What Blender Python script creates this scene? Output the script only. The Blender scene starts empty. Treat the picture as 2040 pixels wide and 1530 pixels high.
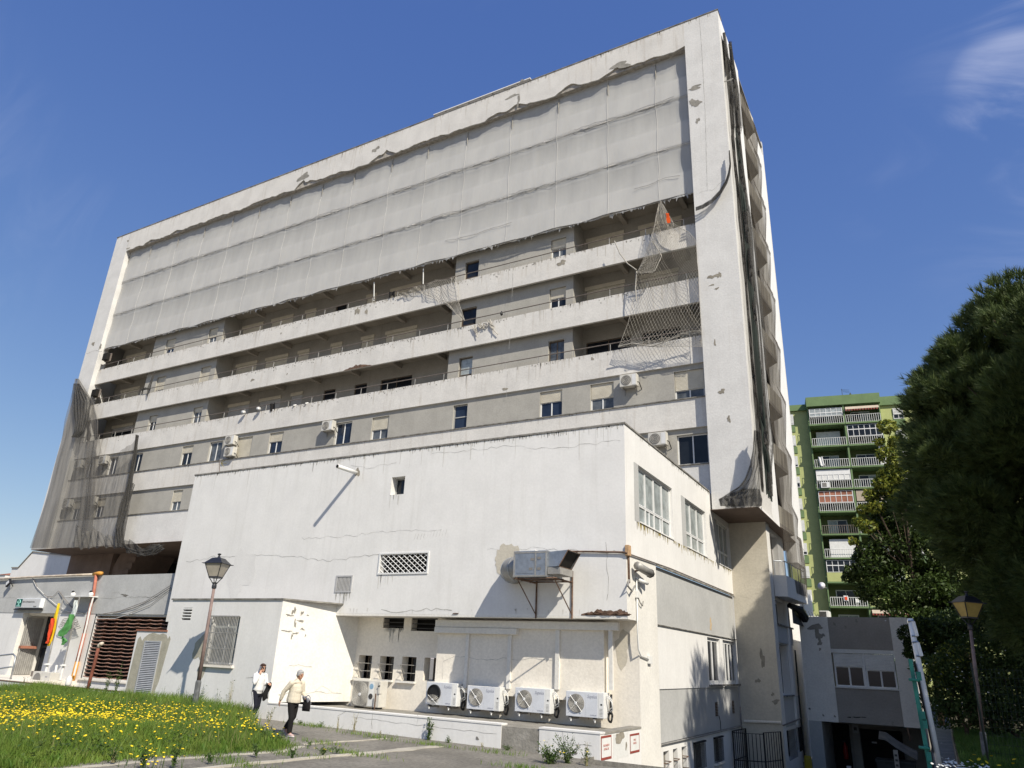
import bpy, bmesh, math, random
import numpy as np
from mathutils import Vector, Matrix
random.seed(7); np.random.seed(7)
S = bpy.context.scene
COL = S.collection

# ------------------------------------------------------------------ camera
FPX, YAW, PITCH, ROLL = 1430.58, -.521706, .367369, -.0440713
def cam_axes():
    cy, sy, cp, sp = math.cos(YAW), math.sin(YAW), math.cos(PITCH), math.sin(PITCH)
    f = np.array([sy*cp, cy*cp, sp]); r = np.array([cy, -sy, 0.]); d = np.cross(f, r)
    c, s = math.cos(ROLL), math.sin(ROLL)
    return np.array([c*r+s*d, -s*r+c*d, f])
AX = cam_axes()
cam = bpy.data.cameras.new('camera'); cam.sensor_width = 36; cam.sensor_fit = 'HORIZONTAL'
cam.lens = 36*FPX/2040; cam.clip_start = .1; cam.clip_end = 3000
cob = bpy.data.objects.new('camera', cam); COL.objects.link(cob)
mw = Matrix.Identity(4)
for i in range(3):
    mw[i][0] = AX[0][i]; mw[i][1] = -AX[1][i]; mw[i][2] = -AX[2][i]
cob.matrix_world = mw
S.camera = cob
# the survey of the place: where the sight line through a point of the photo meets a real plane
def ray(x, y): return AX.T @ np.array([(x-1020)/FPX, (y-765)/FPX, 1.])
def PX(x, y, X): d = ray(x, y); return d*X/d[0]
def PY(x, y, Y): d = ray(x, y); return d*Y/d[1]
def PZ(x, y, Z): d = ray(x, y); return d*Z/d[2]

# ------------------------------------------------------------------ world, sun, exposure
SUN = Vector((1.74, -1.04, 1.86)).normalized()
EL = math.asin(SUN.z); ROT = math.atan2(SUN.x, SUN.y)
W = bpy.data.worlds.new('World'); S.world = W; W.use_nodes = True
nt = W.node_tree; nt.nodes.clear()
def wn(t, **k):
    n = nt.nodes.new(t)
    for a, b in k.items(): setattr(n, a, b)
    return n
out = wn('ShaderNodeOutputWorld'); bg = wn('ShaderNodeBackground')
sky = wn('ShaderNodeTexSky', sky_type='NISHITA', sun_disc=False, sun_elevation=EL, sun_rotation=ROT,
         altitude=0, air_density=1.0, dust_density=0.35, ozone_density=3.0)
bg.inputs['Strength'].default_value = .09
tc = wn('ShaderNodeTexCoord')
# thin cirrus wisps: a few places in the sky, streaky noise inside each
def cirrus(px, py, k, amp):
    d = ray(px, py); d = d/np.linalg.norm(d)
    dot = wn('ShaderNodeVectorMath', operation='DOT_PRODUCT'); dot.inputs[1].default_value = tuple(d)
    nt.links.new(tc.outputs['Generated'], dot.inputs[0])
    mr = wn('ShaderNodeMapRange', interpolation_type='SMOOTHSTEP')
    mr.inputs['From Min'].default_value = math.cos(k); mr.inputs['From Max'].default_value = 1.0
    mr.inputs['To Max'].default_value = amp
    nt.links.new(dot.outputs['Value'], mr.inputs['Value'])
    return mr.outputs['Result']
mp = wn('ShaderNodeMapping'); mp.inputs['Rotation'].default_value = (.5, -.9, .4); mp.inputs['Scale'].default_value = (4., 15., 6.)
nz = wn('ShaderNodeTexNoise'); nz.inputs['Scale'].default_value = 1.1; nz.inputs['Detail'].default_value = 7; nz.inputs['Roughness'].default_value = .55
nz.inputs['Distortion'].default_value = .8
nt.links.new(tc.outputs['Generated'], mp.inputs['Vector']); nt.links.new(mp.outputs['Vector'], nz.inputs['Vector'])
rp = wn('ShaderNodeMapRange', interpolation_type='SMOOTHSTEP'); rp.inputs['From Min'].default_value = .42; rp.inputs['From Max'].default_value = .8
nt.links.new(nz.outputs['Fac'], rp.inputs['Value'])
acc = None
for args in ((2015, 165, .075, .85), (1935, 245, .045, .6), (2050, 25, .07, .7), (1760, 390, .07, .12), (170, 450, .07, .10), (2700, 200, .4, .5), (-700, 300, .35, .3), (1000, -900, .4, .3)):
    o = cirrus(*args)
    if acc is None: acc = o
    else:
        m = wn('ShaderNodeMath', operation='MAXIMUM'); nt.links.new(acc, m.inputs[0]); nt.links.new(o, m.inputs[1]); acc = m.outputs[0]
mm = wn('ShaderNodeMath', operation='MULTIPLY'); nt.links.new(acc, mm.inputs[0]); nt.links.new(rp.outputs['Result'], mm.inputs[1])
sep = wn('ShaderNodeSeparateColor'); com = wn('ShaderNodeCombineColor')     # the blue of the photograph's clear sky: a flatter gradient than Nishita's
nt.links.new(sky.outputs['Color'], sep.inputs[0])
for i, (k, e) in enumerate(((.88, .95), (1.085, .80), (2.36, .44))):
    pw = wn('ShaderNodeMath', operation='POWER'); pw.inputs[1].default_value = e; ml = wn('ShaderNodeMath', operation='MULTIPLY'); ml.inputs[1].default_value = k
    nt.links.new(sep.outputs[i], pw.inputs[0]); nt.links.new(pw.outputs[0], ml.inputs[0]); nt.links.new(ml.outputs[0], com.inputs[i])
cm = wn('ShaderNodeMix', data_type='RGBA'); cm.inputs[7].default_value = (4.6, 5.0, 6.6, 1)
nt.links.new(mm.outputs[0], cm.inputs[0]); nt.links.new(com.outputs[0], cm.inputs[6])
nt.links.new(cm.outputs[2], bg.inputs['Color']); nt.links.new(bg.outputs['Background'], out.inputs['Surface'])
sl = bpy.data.lights.new('sun', 'SUN'); sl.energy = 4.3; sl.angle = math.radians(.5); sl.color = (1, .93, .80)
so = bpy.data.objects.new('sun', sl); COL.objects.link(so)
so.rotation_euler = SUN.to_track_quat('Z', 'Y').to_euler(); so.location = (20, -12, 40)
S.view_settings.view_transform = 'Standard'; S.view_settings.look = 'None'
S.view_settings.exposure = .52; S.view_settings.gamma = 1; S.view_settings.use_curve_mapping = False

# ------------------------------------------------------------------ materials
M = {}
def mat(name, col, rough=.8, var=.10, sc=.9, streak=0., scol=(.2, .17, .13), bump=.25, bsc=22., metal=0., spec=.25,
        blotch=0., bcol=(.3, .28, .24), blsc=.35, fine=.08, emit=None, sthr=(.52, .8)):
    m = bpy.data.materials.new(name); m.use_nodes = True; t = m.node_tree; N = t.nodes; L = t.links
    b = N['Principled BSDF']; b.inputs['Roughness'].default_value = rough; b.inputs['Metallic'].default_value = metal
    b.inputs['Specular IOR Level'].default_value = spec
    g = N.new('ShaderNodeNewGeometry')
    def noise(scale, detail=5, vec=None, rgh=.6):
        n = N.new('ShaderNodeTexNoise'); n.inputs['Scale'].default_value = scale; n.inputs['Detail'].default_value = detail
        n.inputs['Roughness'].default_value = rgh
        L.new(vec or g.outputs['Position'], n.inputs['Vector']); return n.outputs['Fac']
    def rng(v, a, c, d=0., e=1.):
        r = N.new('ShaderNodeMapRange'); r.interpolation_type = 'SMOOTHSTEP'
        for k, q in zip(('From Min', 'From Max', 'To Min', 'To Max'), (a, c, d, e)): r.inputs[k].default_value = q
        L.new(v, r.inputs['Value']); return r.outputs['Result']
    def mix(f, A, B, bt='MIX'):
        x = N.new('ShaderNodeMix'); x.data_type = 'RGBA'; x.blend_type = bt
        for i, q in ((0, f), (6, A), (7, B)):
            if isinstance(q, (int, float)): x.inputs[i].default_value = q
            elif isinstance(q, tuple): x.inputs[i].default_value = (*q, 1)
            else: L.new(q, x.inputs[i])
        return x.outputs[2]
    lo = tuple(c*(1-var) for c in col); hi = tuple(min(c*(1+var), .86) for c in col)
    c = mix(rng(noise(sc), .3, .7), lo, hi)
    if fine:
        c = mix(fine*2.5, c, mix(rng(noise(sc*14, 4), .35, .65), (.55, .55, .55), (1., 1., 1.)), 'MULTIPLY')
    if blotch:
        c = mix(rng(noise(blsc, 8, None, .68), .52, .74, 0, blotch), c, bcol)
    if streak:
        mpn = N.new('ShaderNodeMapping'); mpn.inputs['Scale'].default_value = (2.6, 2.6, .16)
        L.new(g.outputs['Position'], mpn.inputs['Vector'])
        c = mix(rng(noise(1.6, 6, mpn.outputs['Vector'], .65), sthr[0], sthr[1], 0, streak), c, scol)
    L.new(c, b.inputs['Base Color'])
    if bump:
        bp = N.new('ShaderNodeBump'); bp.inputs['Strength'].default_value = bump; bp.inputs['Distance'].default_value = .02
        L.new(noise(bsc, 4), bp.inputs['Height']); L.new(bp.outputs['Normal'], b.inputs['Normal'])
    M[name] = m; return m
def netmat(name, col, alpha, sc=9., var=.35, transl=.4):
    m = bpy.data.materials.new(name); m.use_nodes = True; t = m.node_tree; N = t.nodes; L = t.links; N.clear()
    o = N.new('ShaderNodeOutputMaterial'); mx = N.new('ShaderNodeMixShader'); tr = N.new('ShaderNodeBsdfTransparent')
    df = N.new('ShaderNodeBsdfDiffuse'); tl = N.new('ShaderNodeBsdfTranslucent'); m2 = N.new('ShaderNodeMixShader')
    df.inputs['Color'].default_value = (*col, 1); tl.inputs['Color'].default_value = (*col, 1); m2.inputs[0].default_value = transl
    g = N.new('ShaderNodeNewGeometry'); mp = N.new('ShaderNodeMapping'); mp.inputs['Scale'].default_value = (1, 1, .12)
    n = N.new('ShaderNodeTexNoise'); n.inputs['Scale'].default_value = sc; n.inputs['Detail'].default_value = 4
    r = N.new('ShaderNodeMapRange'); r.inputs['From Min'].default_value = .3; r.inputs['From Max'].default_value = .7
    r.inputs['To Min'].default_value = max(alpha*(1-var), 0); r.inputs['To Max'].default_value = min(alpha*(1+var), 1)
    L.new(g.outputs['Position'], mp.inputs['Vector']); L.new(mp.outputs['Vector'], n.inputs['Vector']); L.new(n.outputs['Fac'], r.inputs['Value'])
    L.new(r.outputs['Result'], mx.inputs[0]); L.new(df.outputs[0], m2.inputs[1]); L.new(tl.outputs[0], m2.inputs[2])
    L.new(tr.outputs[0], mx.inputs[1]); L.new(m2.outputs[0], mx.inputs[2]); L.new(mx.outputs[0], o.inputs['Surface'])
    M[name] = m
def leafmat(name, a, b, c, sc=1.2, fsc=14., transl=.35):
    m = bpy.data.materials.new(name); m.use_nodes = True; t = m.node_tree; N = t.nodes; L = t.links; N.clear()
    o = N.new('ShaderNodeOutputMaterial'); mx = N.new('ShaderNodeMixShader'); mx.inputs[0].default_value = transl
    df = N.new('ShaderNodeBsdfPrincipled'); df.inputs['Roughness'].default_value = .55; df.inputs['Specular IOR Level'].default_value = .25
    tl = N.new('ShaderNodeBsdfTranslucent'); g = N.new('ShaderNodeNewGeometry')
    def nz(s):
        n = N.new('ShaderNodeTexNoise'); n.inputs['Scale'].default_value = s; n.inputs['Detail'].default_value = 2
        L.new(g.outputs['Position'], n.inputs['Vector'])
        r = N.new('ShaderNodeMapRange'); r.inputs['From Min'].default_value = .36; r.inputs['From Max'].default_value = .64
        L.new(n.outputs['Fac'], r.inputs['Value']); return r.outputs['Result']
    x = N.new('ShaderNodeMix'); x.data_type = 'RGBA'; x.inputs[6].default_value = (*a, 1); x.inputs[7].default_value = (*b, 1); L.new(nz(sc), x.inputs[0])
    y = N.new('ShaderNodeMix'); y.data_type = 'RGBA'; y.inputs[7].default_value = (*c, 1); L.new(x.outputs[2], y.inputs[6])
    f = N.new('ShaderNodeMath'); f.operation = 'MULTIPLY'; f.inputs[1].default_value = .6; L.new(nz(fsc), f.inputs[0]); L.new(f.outputs[0], y.inputs[0])
    L.new(y.outputs[2], df.inputs['Base Color']); L.new(y.outputs[2], tl.inputs['Color'])
    L.new(df.outputs[0], mx.inputs[1]); L.new(tl.outputs[0], mx.inputs[2]); L.new(mx.outputs[0], o.inputs['Surface'])
    M[name] = m

mat('white_paint', (.70, .69, .67), var=.04, streak=.30, scol=(.50, .485, .45), blotch=.42, bcol=(.60, .59, .56), blsc=.4, bump=.12, bsc=9, fine=.04, sthr=(.46, .8))
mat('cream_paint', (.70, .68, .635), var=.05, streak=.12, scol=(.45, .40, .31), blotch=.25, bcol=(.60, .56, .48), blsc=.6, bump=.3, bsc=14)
mat('recess_paint', (.76, .71, .625), var=.05, streak=.15, scol=(.40, .35, .27), blotch=.3, bcol=(.55, .50, .42), bump=.3, bsc=14)
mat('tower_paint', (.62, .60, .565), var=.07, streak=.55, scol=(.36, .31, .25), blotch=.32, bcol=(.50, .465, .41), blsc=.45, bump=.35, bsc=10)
mat('tower_white', (.63, .62, .60), var=.06, streak=.25, scol=(.38, .34, .29), blotch=.3, bcol=(.50, .47, .43), blsc=.4, bump=.35, bsc=10)
mat('tower_side_paint', (.74, .73, .71), var=.04, streak=.15, scol=(.5, .46, .4), blotch=.15, bcol=(.6, .57, .5), bump=.3)
mat('grey_wall', (.365, .35, .315), var=.08, streak=.25, scol=(.22, .21, .19), blotch=.25, bcol=(.31, .295, .26), bump=.3, bsc=16)
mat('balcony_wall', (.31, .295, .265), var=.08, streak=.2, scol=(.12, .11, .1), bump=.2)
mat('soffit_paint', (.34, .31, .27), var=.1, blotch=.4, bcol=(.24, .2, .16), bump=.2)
mat('beige_wall', (.52, .48, .40), var=.06, streak=.3, scol=(.36, .31, .24), blotch=.45, bcol=(.40, .35, .27), blsc=.4, bump=.35, bsc=12)
mat('grey_panel', (.43, .43, .42), var=.06, streak=.22, scol=(.34, .335, .32), blotch=.2, bcol=(.37, .37, .36), bump=.3, bsc=18)
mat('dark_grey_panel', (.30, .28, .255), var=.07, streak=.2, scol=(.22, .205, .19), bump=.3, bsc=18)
mat('fascia_concrete', (.44, .44, .43), var=.08, streak=.35, scol=(.31, .31, .30), blotch=.3, bcol=(.36, .355, .34), bump=.35, bsc=15)
mat('raw_concrete', (.27, .245, .20), var=.22, sc=2.5, blotch=.5, bcol=(.19, .165, .125), blsc=2., bump=.7, bsc=18)
mat('raw_brick', (.36, .33, .29), var=.25, sc=5, blotch=.4, bcol=(.3, .27, .23), blsc=3, bump=.9, bsc=20)
mat('old_concrete', (.26, .245, .215), var=.2, sc=2.5, streak=.3, scol=(.15, .13, .1), blotch=.5, bcol=(.35, .33, .3), blsc=1.5, bump=.8, bsc=14)
mat('coping_grime', (.20, .19, .17), var=.45, sc=3, bump=.6)
mat('crack_line', (.40, .39, .36), var=.3, sc=6, bump=0)
mat('dark_recess', (.016, .014, .012), rough=.9, var=.2, bump=0)
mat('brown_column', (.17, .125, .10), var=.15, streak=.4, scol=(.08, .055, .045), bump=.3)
mat('rust_steel', (.135, .085, .06), var=.45, sc=6, rough=.85, bump=.4)
mat('red_rust_pipe', (.20, .07, .045), var=.25, sc=5, rough=.7, bump=.3)
mat('orange_pipe', (.60, .29, .06), var=.2, sc=4, rough=.6, bump=.1)
mat('faded_red_pipe', (.42, .15, .10), var=.2, sc=4, rough=.6, bump=.1)
mat('pale_pipe', (.55, .47, .38), var=.2, sc=2.5, rough=.6, blotch=.6, bcol=(.55, .28, .07), blsc=.8)
mat('galvanised', (.36, .38, .40), rough=.42, metal=.75, var=.15, sc=6, spec=.5, bump=.1)
mat('galvanised_dull', (.33, .32, .30), rough=.55, metal=.4, var=.15, sc=5, bump=.1)
mat('rail_metal', (.20, .17, .15), rough=.6, metal=.3, var=.2, sc=5, bump=.1)
mat('white_metal', (.72, .73, .74), rough=.45, var=.05, sc=4, spec=.4, bump=.04)
mat('alu_frame', (.70, .70, .69), rough=.45, var=.05, sc=4, spec=.4, bump=0)
mat('brown_frame', (.10, .075, .055), rough=.5, var=.15, sc=4, bump=0)
mat('grey_frame', (.34, .34, .33), rough=.5, var=.1, sc=4, bump=0)
mat('shutter_cream', (.56, .52, .43), rough=.6, var=.08, sc=2, streak=.15, bump=.1)
mat('shutter_white', (.66, .66, .64), rough=.6, var=.06, sc=2, streak=.12, bump=.1)
mat('shutter_grey', (.42, .42, .42), rough=.6, var=.06, sc=2, streak=.12, bump=.1)
mat('glass', (.014, .017, .022), rough=.08, var=.4, sc=.7, spec=.32, bump=0, fine=0)
mat('glass_blue', (.018, .026, .045), rough=.08, var=.4, sc=.7, spec=.42, bump=0, fine=0)
mat('glass_net', (.085, .095, .105), rough=.12, var=.4, sc=2.5, spec=.4, bump=0, fine=0)
mat('glass_curtain', (.30, .33, .33), rough=.15, var=.25, sc=3, spec=.5, bump=0, fine=0)
mat('ac_white', (.66, .66, .65), rough=.45, var=.05, sc=3, spec=.4, bump=.04)
mat('ac_cream', (.56, .54, .49), rough=.5, var=.08, sc=3, spec=.4, bump=.04)
mat('ac_panel', (.58, .60, .64), rough=.4, var=.04, sc=3, spec=.4, bump=.03)
mat('ac_dark', (.055, .055, .055), rough=.6, var=.2, sc=5, bump=0)
mat('ac_grille', (.20, .19, .175), rough=.6, var=.1, sc=5, bump=0)
mat('black_plastic', (.012, .012, .013), rough=.45, var=.2, sc=6, spec=.4, bump=.05)
mat('white_plastic', (.70, .70, .68), rough=.5, var=.05, sc=5, bump=.03)
mat('logo_ink', (.20, .21, .27), rough=.6, var=.1, bump=0)
mat('blue_ink', (.22, .36, .50), rough=.6, var=.1, bump=0)
mat('lamp_black', (.016, .017, .022), rough=.4, var=.2, sc=8, spec=.5, bump=.05)
mat('lamp_glass_grey', (.34, .31, .26), rough=.35, var=.12, sc=5, spec=.4, bump=.02)
mat('lamp_glass_yellow', (.42, .30, .09), rough=.35, var=.12, sc=5, spec=.4, bump=.02)
mat('lamp_pole', (.215, .155, .14), rough=.6, var=.18, sc=5, bump=.15)
mat('lamp_base', (.13, .135, .14), rough=.65, var=.25, sc=6, bump=.3)
mat('teal_metal', (.03, .21, .155), rough=.5, var=.15, sc=4, spec=.35, bump=.08)
mat('fence_wire', (.02, .03, .025), rough=.6, var=.2, bump=0)
mat('gate_black', (.018, .017, .017), rough=.6, var=.2, bump=.05)
mat('slat_metal', (.40, .41, .43), rough=.6, metal=.15, var=.08, sc=5, bump=.05)
mat('clay_tile', (.36, .215, .165), rough=.85, var=.3, sc=3.5, blotch=.35, bcol=(.40, .27, .2), blsc=1.4, bump=.4)
mat('door_green', (.02, .09, .055), rough=.45, var=.15, bump=.05)
mat('door_dark', (.035, .035, .035), rough=.45, var=.2, bump=.05)
mat('paper', (.55, .54, .58), rough=.8, var=.05, bump=0)
mat('sign_teal', (.004, .085, .075), rough=.4, var=.1, bump=0)
mat('sign_mint', (.30, .62, .54), rough=.5, var=.05, bump=0)
mat('sign_face', (.55, .55, .55), rough=.35, var=.05, spec=.5, bump=0)
mat('sign_frame', (.70, .72, .74), rough=.4, var=.05, bump=0)
mat('sign_ink', (.10, .10, .10), rough=.6, var=.1, bump=0)
mat('sign_red', (.27, .06, .045), rough=.6, var=.15, sc=8, bump=.1)
mat('sign_red_faded', (.56, .30, .27), rough=.7, var=.15, sc=20, bump=0)
mat('flag_red', (.66, .075, .025), rough=.8, var=.1, bump=.1)
mat('flag_yellow', (.74, .52, .02), rough=.8, var=.08, bump=.1)
mat('flag_green', (.10, .30, .09), rough=.8, var=.1, bump=.1)
mat('flag_white', (.60, .64, .62), rough=.8, var=.06, bump=.1)
mat('orange_cloth', (.75, .10, .01), rough=.8, var=.1, bump=0)
mat('rope', (.40, .375, .33), rough=.9, var=.2, sc=5, bump=0)
mat('asphalt', (.225, .21, .182), rough=.9, var=.18, sc=.8, blotch=.35, bcol=(.26, .235, .19), blsc=.6, bump=.9, bsc=60, fine=.25)
mat('path_concrete', (.42, .39, .33), rough=.9, var=.18, sc=2, blotch=.4, bcol=(.22, .2, .17), blsc=1.2, bump=.6, bsc=35)
mat('bounce_paving', (.42, .38, .31), rough=.9, var=.12, sc=.5, bump=.3)
mat('soil', (.085, .075, .045), rough=.95, var=.35, sc=2.5, bump=.8)
mat('far_ground', (.12, .12, .09), rough=.95, var=.2, bump=0)
mat('trunk_bark', (.075, .055, .04), rough=.95, var=.35, sc=4, bump=1.)
mat('green_light', (.40, .43, .18), rough=.8, var=.06, streak=.15, scol=(.22, .25, .10), bump=.15)
mat('green_dark', (.145, .215, .10), rough=.8, var=.08, streak=.15, scol=(.04, .08, .03), bump=.15)
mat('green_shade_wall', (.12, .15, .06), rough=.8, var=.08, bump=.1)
mat('terracotta', (.30, .13, .085), rough=.85, var=.2, sc=.5, bump=.2)
mat('awning_cloth', (.45, .38, .30), rough=.85, var=.08, bump=0)
mat('awning_red', (.25, .06, .05), rough=.85, var=.08, bump=0)
mat('yellow_hose', (.45, .34, .03), rough=.5, var=.1, bump=0)
mat('dumpster_green', (.03, .036, .036), rough=.6, var=.3, sc=3, bump=.2)
mat('dumpster_lid', (.16, .14, .11), rough=.7, var=.3, sc=3, bump=.2)
mat('fire_red', (.30, .02, .015), rough=.5, var=.1, bump=0)
mat('skin', (.50, .28, .19), rough=.55, var=.06, sc=12, spec=.35, bump=.05, fine=0)
mat('skin_tan', (.42, .22, .14), rough=.55, var=.06, sc=12, spec=.35, bump=.05, fine=0)
mat('hair_grey', (.40, .39, .38), rough=.7, var=.3, sc=25, bump=.6, bsc=90)
mat('hair_brown', (.055, .03, .022), rough=.6, var=.3, sc=25, bump=.6, bsc=90)
mat('cloth_white', (.68, .67, .66), rough=.9, var=.05, sc=8, bump=.5, bsc=28)
mat('cloth_cream', (.60, .54, .43), rough=.9, var=.05, sc=8, bump=.5, bsc=28)
mat('cloth_navy', (.012, .013, .022), rough=.9, var=.15, sc=8, bump=.4, bsc=28)
mat('cloth_black', (.012, .011, .011), rough=.9, var=.15, sc=8, bump=.4, bsc=28)
mat('cloth_grey', (.26, .26, .29), rough=.9, var=.1, sc=8, bump=.5, bsc=28)
mat('shoe_pink', (.50, .36, .34), rough=.7, var=.1, sc=8, bump=.1)
mat('shoe_white', (.66, .65, .63), rough=.7, var=.1, sc=8, bump=.1)
mat('petal_yellow', (.78, .58, .022), rough=.7, var=.08, sc=30, bump=0)
mat('petal_white', (.72, .72, .68), rough=.7, var=.05, bump=0)
mat('dry_stem', (.24, .21, .11), rough=.9, var=.3, sc=8, bump=0)
netmat('net_pale', (.60, .60, .59), .54, var=.08, sc=2.5, transl=.10)
netmat('net_dark', (.10, .096, .09), .66, var=.35, sc=6., transl=.35)
netmat('net_brown', (.20, .19, .175), .58, var=.22, sc=2., transl=.35)
netmat('net_flank', (.105, .093, .08), .62, var=.3, sc=3., transl=.3)
netmat('net_thin', (.14, .13, .12), .42, var=.5, sc=6., transl=.3)
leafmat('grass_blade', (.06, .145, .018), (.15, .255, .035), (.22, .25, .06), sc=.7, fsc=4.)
leafmat('dry_grass', (.20, .20, .07), (.30, .27, .12), (.15, .19, .05), sc=2.)
leafmat('weed_leaf', (.03, .075, .015), (.07, .12, .03), (.12, .15, .05), sc=2.)
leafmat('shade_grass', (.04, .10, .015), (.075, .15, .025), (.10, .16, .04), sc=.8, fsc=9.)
leafmat('pine_needle', (.035, .062, .018), (.08, .12, .032), (.13, .16, .055), sc=.9, fsc=5., transl=.15)
leafmat('ficus_leaf', (.012, .028, .007), (.032, .062, .013), (.085, .12, .025), sc=.7, fsc=6., transl=.2)
leafmat('fresh_leaf', (.17, .22, .03), (.25, .28, .045), (.32, .30, .06), sc=1., fsc=6., transl=.35)
leafmat('hedge_leaf', (.024, .055, .015), (.05, .09, .022), (.10, .14, .05), sc=1.2, fsc=7., transl=.3)
# ------------------------------------------------------------------ helpers
def wloc(o):
    v = Vector((0, 0, 0))
    while o is not None: v = v + o.location; o = o.parent
    return v
class MB:
    """collects geometry in world metres; build() links it as ONE mesh object"""
    def __init__(s): s.v = []; s.f = []; s.sm = False
    def add(s, vs, fs):
        k = len(s.v); s.v += [tuple(map(float, p)) for p in vs]; s.f += [tuple(i+k for i in f) for f in fs]; return s
    def quad(s, *p): return s.add(p, [tuple(range(len(p)))])
    def box(s, x0, y0, z0, x1, y1, z1):
        x0, x1 = sorted((x0, x1)); y0, y1 = sorted((y0, y1)); z0, z1 = sorted((z0, z1))
        v = [(x, y, z) for z in (z0, z1) for y in (y0, y1) for x in (x0, x1)]
        return s.add(v, [(0, 2, 3, 1), (4, 5, 7, 6), (0, 1, 5, 4), (2, 6, 7, 3), (0, 4, 6, 2), (1, 3, 7, 5)])
    def bbox(s, x0, y0, z0, x1, y1, z1, b=.02):
        """box with chamfered edges"""
        bm = bmesh.new(); bmesh.ops.create_cube(bm, size=1)
        for v in bm.verts: v.co = Vector(((x0+x1)/2+v.co.x*abs(x1-x0), (y0+y1)/2+v.co.y*abs(y1-y0), (z0+z1)/2+v.co.z*abs(z1-z0)))
        bmesh.ops.bevel(bm, geom=bm.edges[:], offset=b, segments=2, profile=.6, affect='EDGES')
        bm.verts.index_update()
        s.add([v.co for v in bm.verts], [[v.index for v in f.verts] for f in bm.faces]); bm.free(); return s
    def tube(s, pts, r, n=6, caps=True):
        pts = [Vector(p) for p in pts]; rr = r if isinstance(r, (list, tuple)) else [r]*len(pts)
        base = len(s.v); up = None
        for i, p in enumerate(pts):
            d = (pts[min(i+1, len(pts)-1)]-pts[max(i-1, 0)])
            if d.length < 1e-9: d = Vector((0, 0, 1))
            d.normalize()
            if up is None:
                up = Vector((0, 0, 1)) if abs(d.z) < .9 else Vector((1, 0, 0))
            a = d.cross(up)
            if a.length < 1e-6: a = d.orthogonal()
            a.normalize(); b = a.cross(d).normalized(); up = b
            for k in range(n):
                t = 2*math.pi*k/n; q = p+a*(math.cos(t)*rr[i])+b*(math.sin(t)*rr[i]); s.v.append(tuple(q))
        for i in range(len(pts)-1):
            for k in range(n):
                A = base+i*n+k; B = base+i*n+(k+1) % n; s.f.append((A, B, B+n, A+n))
        if caps:
            s.f.append(tuple(base+k for k in range(n))[::-1]); e = base+(len(pts)-1)*n; s.f.append(tuple(e+k for k in range(n)))
        return s
    def lathe(s, c, prof, n=12, axis=(0, 0, 1)):
        """prof: list of (radius, height along axis)"""
        ax = Vector(axis).normalized(); a = ax.orthogonal().normalized(); b = ax.cross(a); c = Vector(c); base = len(s.v)
        for r, h in prof:
            for k in range(n):
                t = 2*math.pi*k/n; s.v.append(tuple(c+ax*h+a*(r*math.cos(t))+b*(r*math.sin(t))))
        for i in range(len(prof)-1):
            for k in range(n):
                A = base+i*n+k; B = base+i*n+(k+1) % n; s.f.append((A, B, B+n, A+n))
        s.f.append(tuple(base+k for k in range(n))[::-1]); e = base+(len(prof)-1)*n; s.f.append(tuple(e+k for k in range(n)))
        return s
    def prism(s, poly, off):
        """closed prism: polygon (3-D points) swept by off"""
        n = len(poly); off = Vector(off); v = [Vector(p) for p in poly]; v += [p+off for p in v]
        return s.add(v, [tuple(range(n))[::-1], tuple(range(n, 2*n))]+[(i, (i+1) % n, n+(i+1) % n, n+i) for i in range(n)])
    def wall(s, f, u0, u1, v0, v1, holes=(), d=.15, w=0., thick=0.):
        """sheet in the f(u,v,w) frame with rectangular holes and reveals d deep; thick closes it behind"""
        us = sorted({u0, u1, *[min(max(h[0], u0), u1) for h in holes], *[min(max(h[1], u0), u1) for h in holes]})
        vs = sorted({v0, v1, *[min(max(h[2], v0), v1) for h in holes], *[min(max(h[3], v0), v1) for h in holes]})
        def inh(u, v): return any(h[0] < u < h[1] and h[2] < v < h[3] for h in holes)
        ix = {}
        def vert(u, v, ww):
            k = (round(u, 5), round(v, 5), round(ww, 5))
            if k not in ix: ix[k] = len(s.v); s.v.append(tuple(f(u, v, ww)))
            return ix[k]
        for a, b in zip(us, us[1:]):
            for c, e in zip(vs, vs[1:]):
                if not inh((a+b)/2, (c+e)/2):
                    s.f.append(tuple(vert(*q, w) for q in ((a, c), (b, c), (b, e), (a, e))))
                    if thick: s.f.append(tuple(vert(*q, w+thick) for q in ((a, c), (a, e), (b, e), (b, c))))
        for h in holes:
            a, b, c, e = max(h[0], u0), min(h[1], u1), max(h[2], v0), min(h[3], v1)
            dd = thick or d
            for p, q in (((a, c), (b, c)), ((b, c), (b, e)), ((b, e), (a, e)), ((a, e), (a, c))):
                s.f.append((vert(*p, w), vert(*q, w), vert(*q, w+dd), vert(*p, w+dd)))
        if thick:
            for p, q in (((u0, v0), (u1, v0)), ((u1, v0), (u1, v1)), ((u1, v1), (u0, v1)), ((u0, v1), (u0, v0))):
                s.f.append((vert(*p, w), vert(*q, w), vert(*q, w+thick), vert(*p, w+thick)))
        return s
    def sheet(s, fn, nu, nv):
        k = len(s.v)
        for j in range(nv+1):
            for i in range(nu+1): s.v.append(tuple(map(float, fn(i/nu, j/nv))))
        for j in range(nv):
            for i in range(nu):
                a = k+j*(nu+1)+i; s.f.append((a, a+1, a+nu+2, a+nu+1))
        return s
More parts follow.
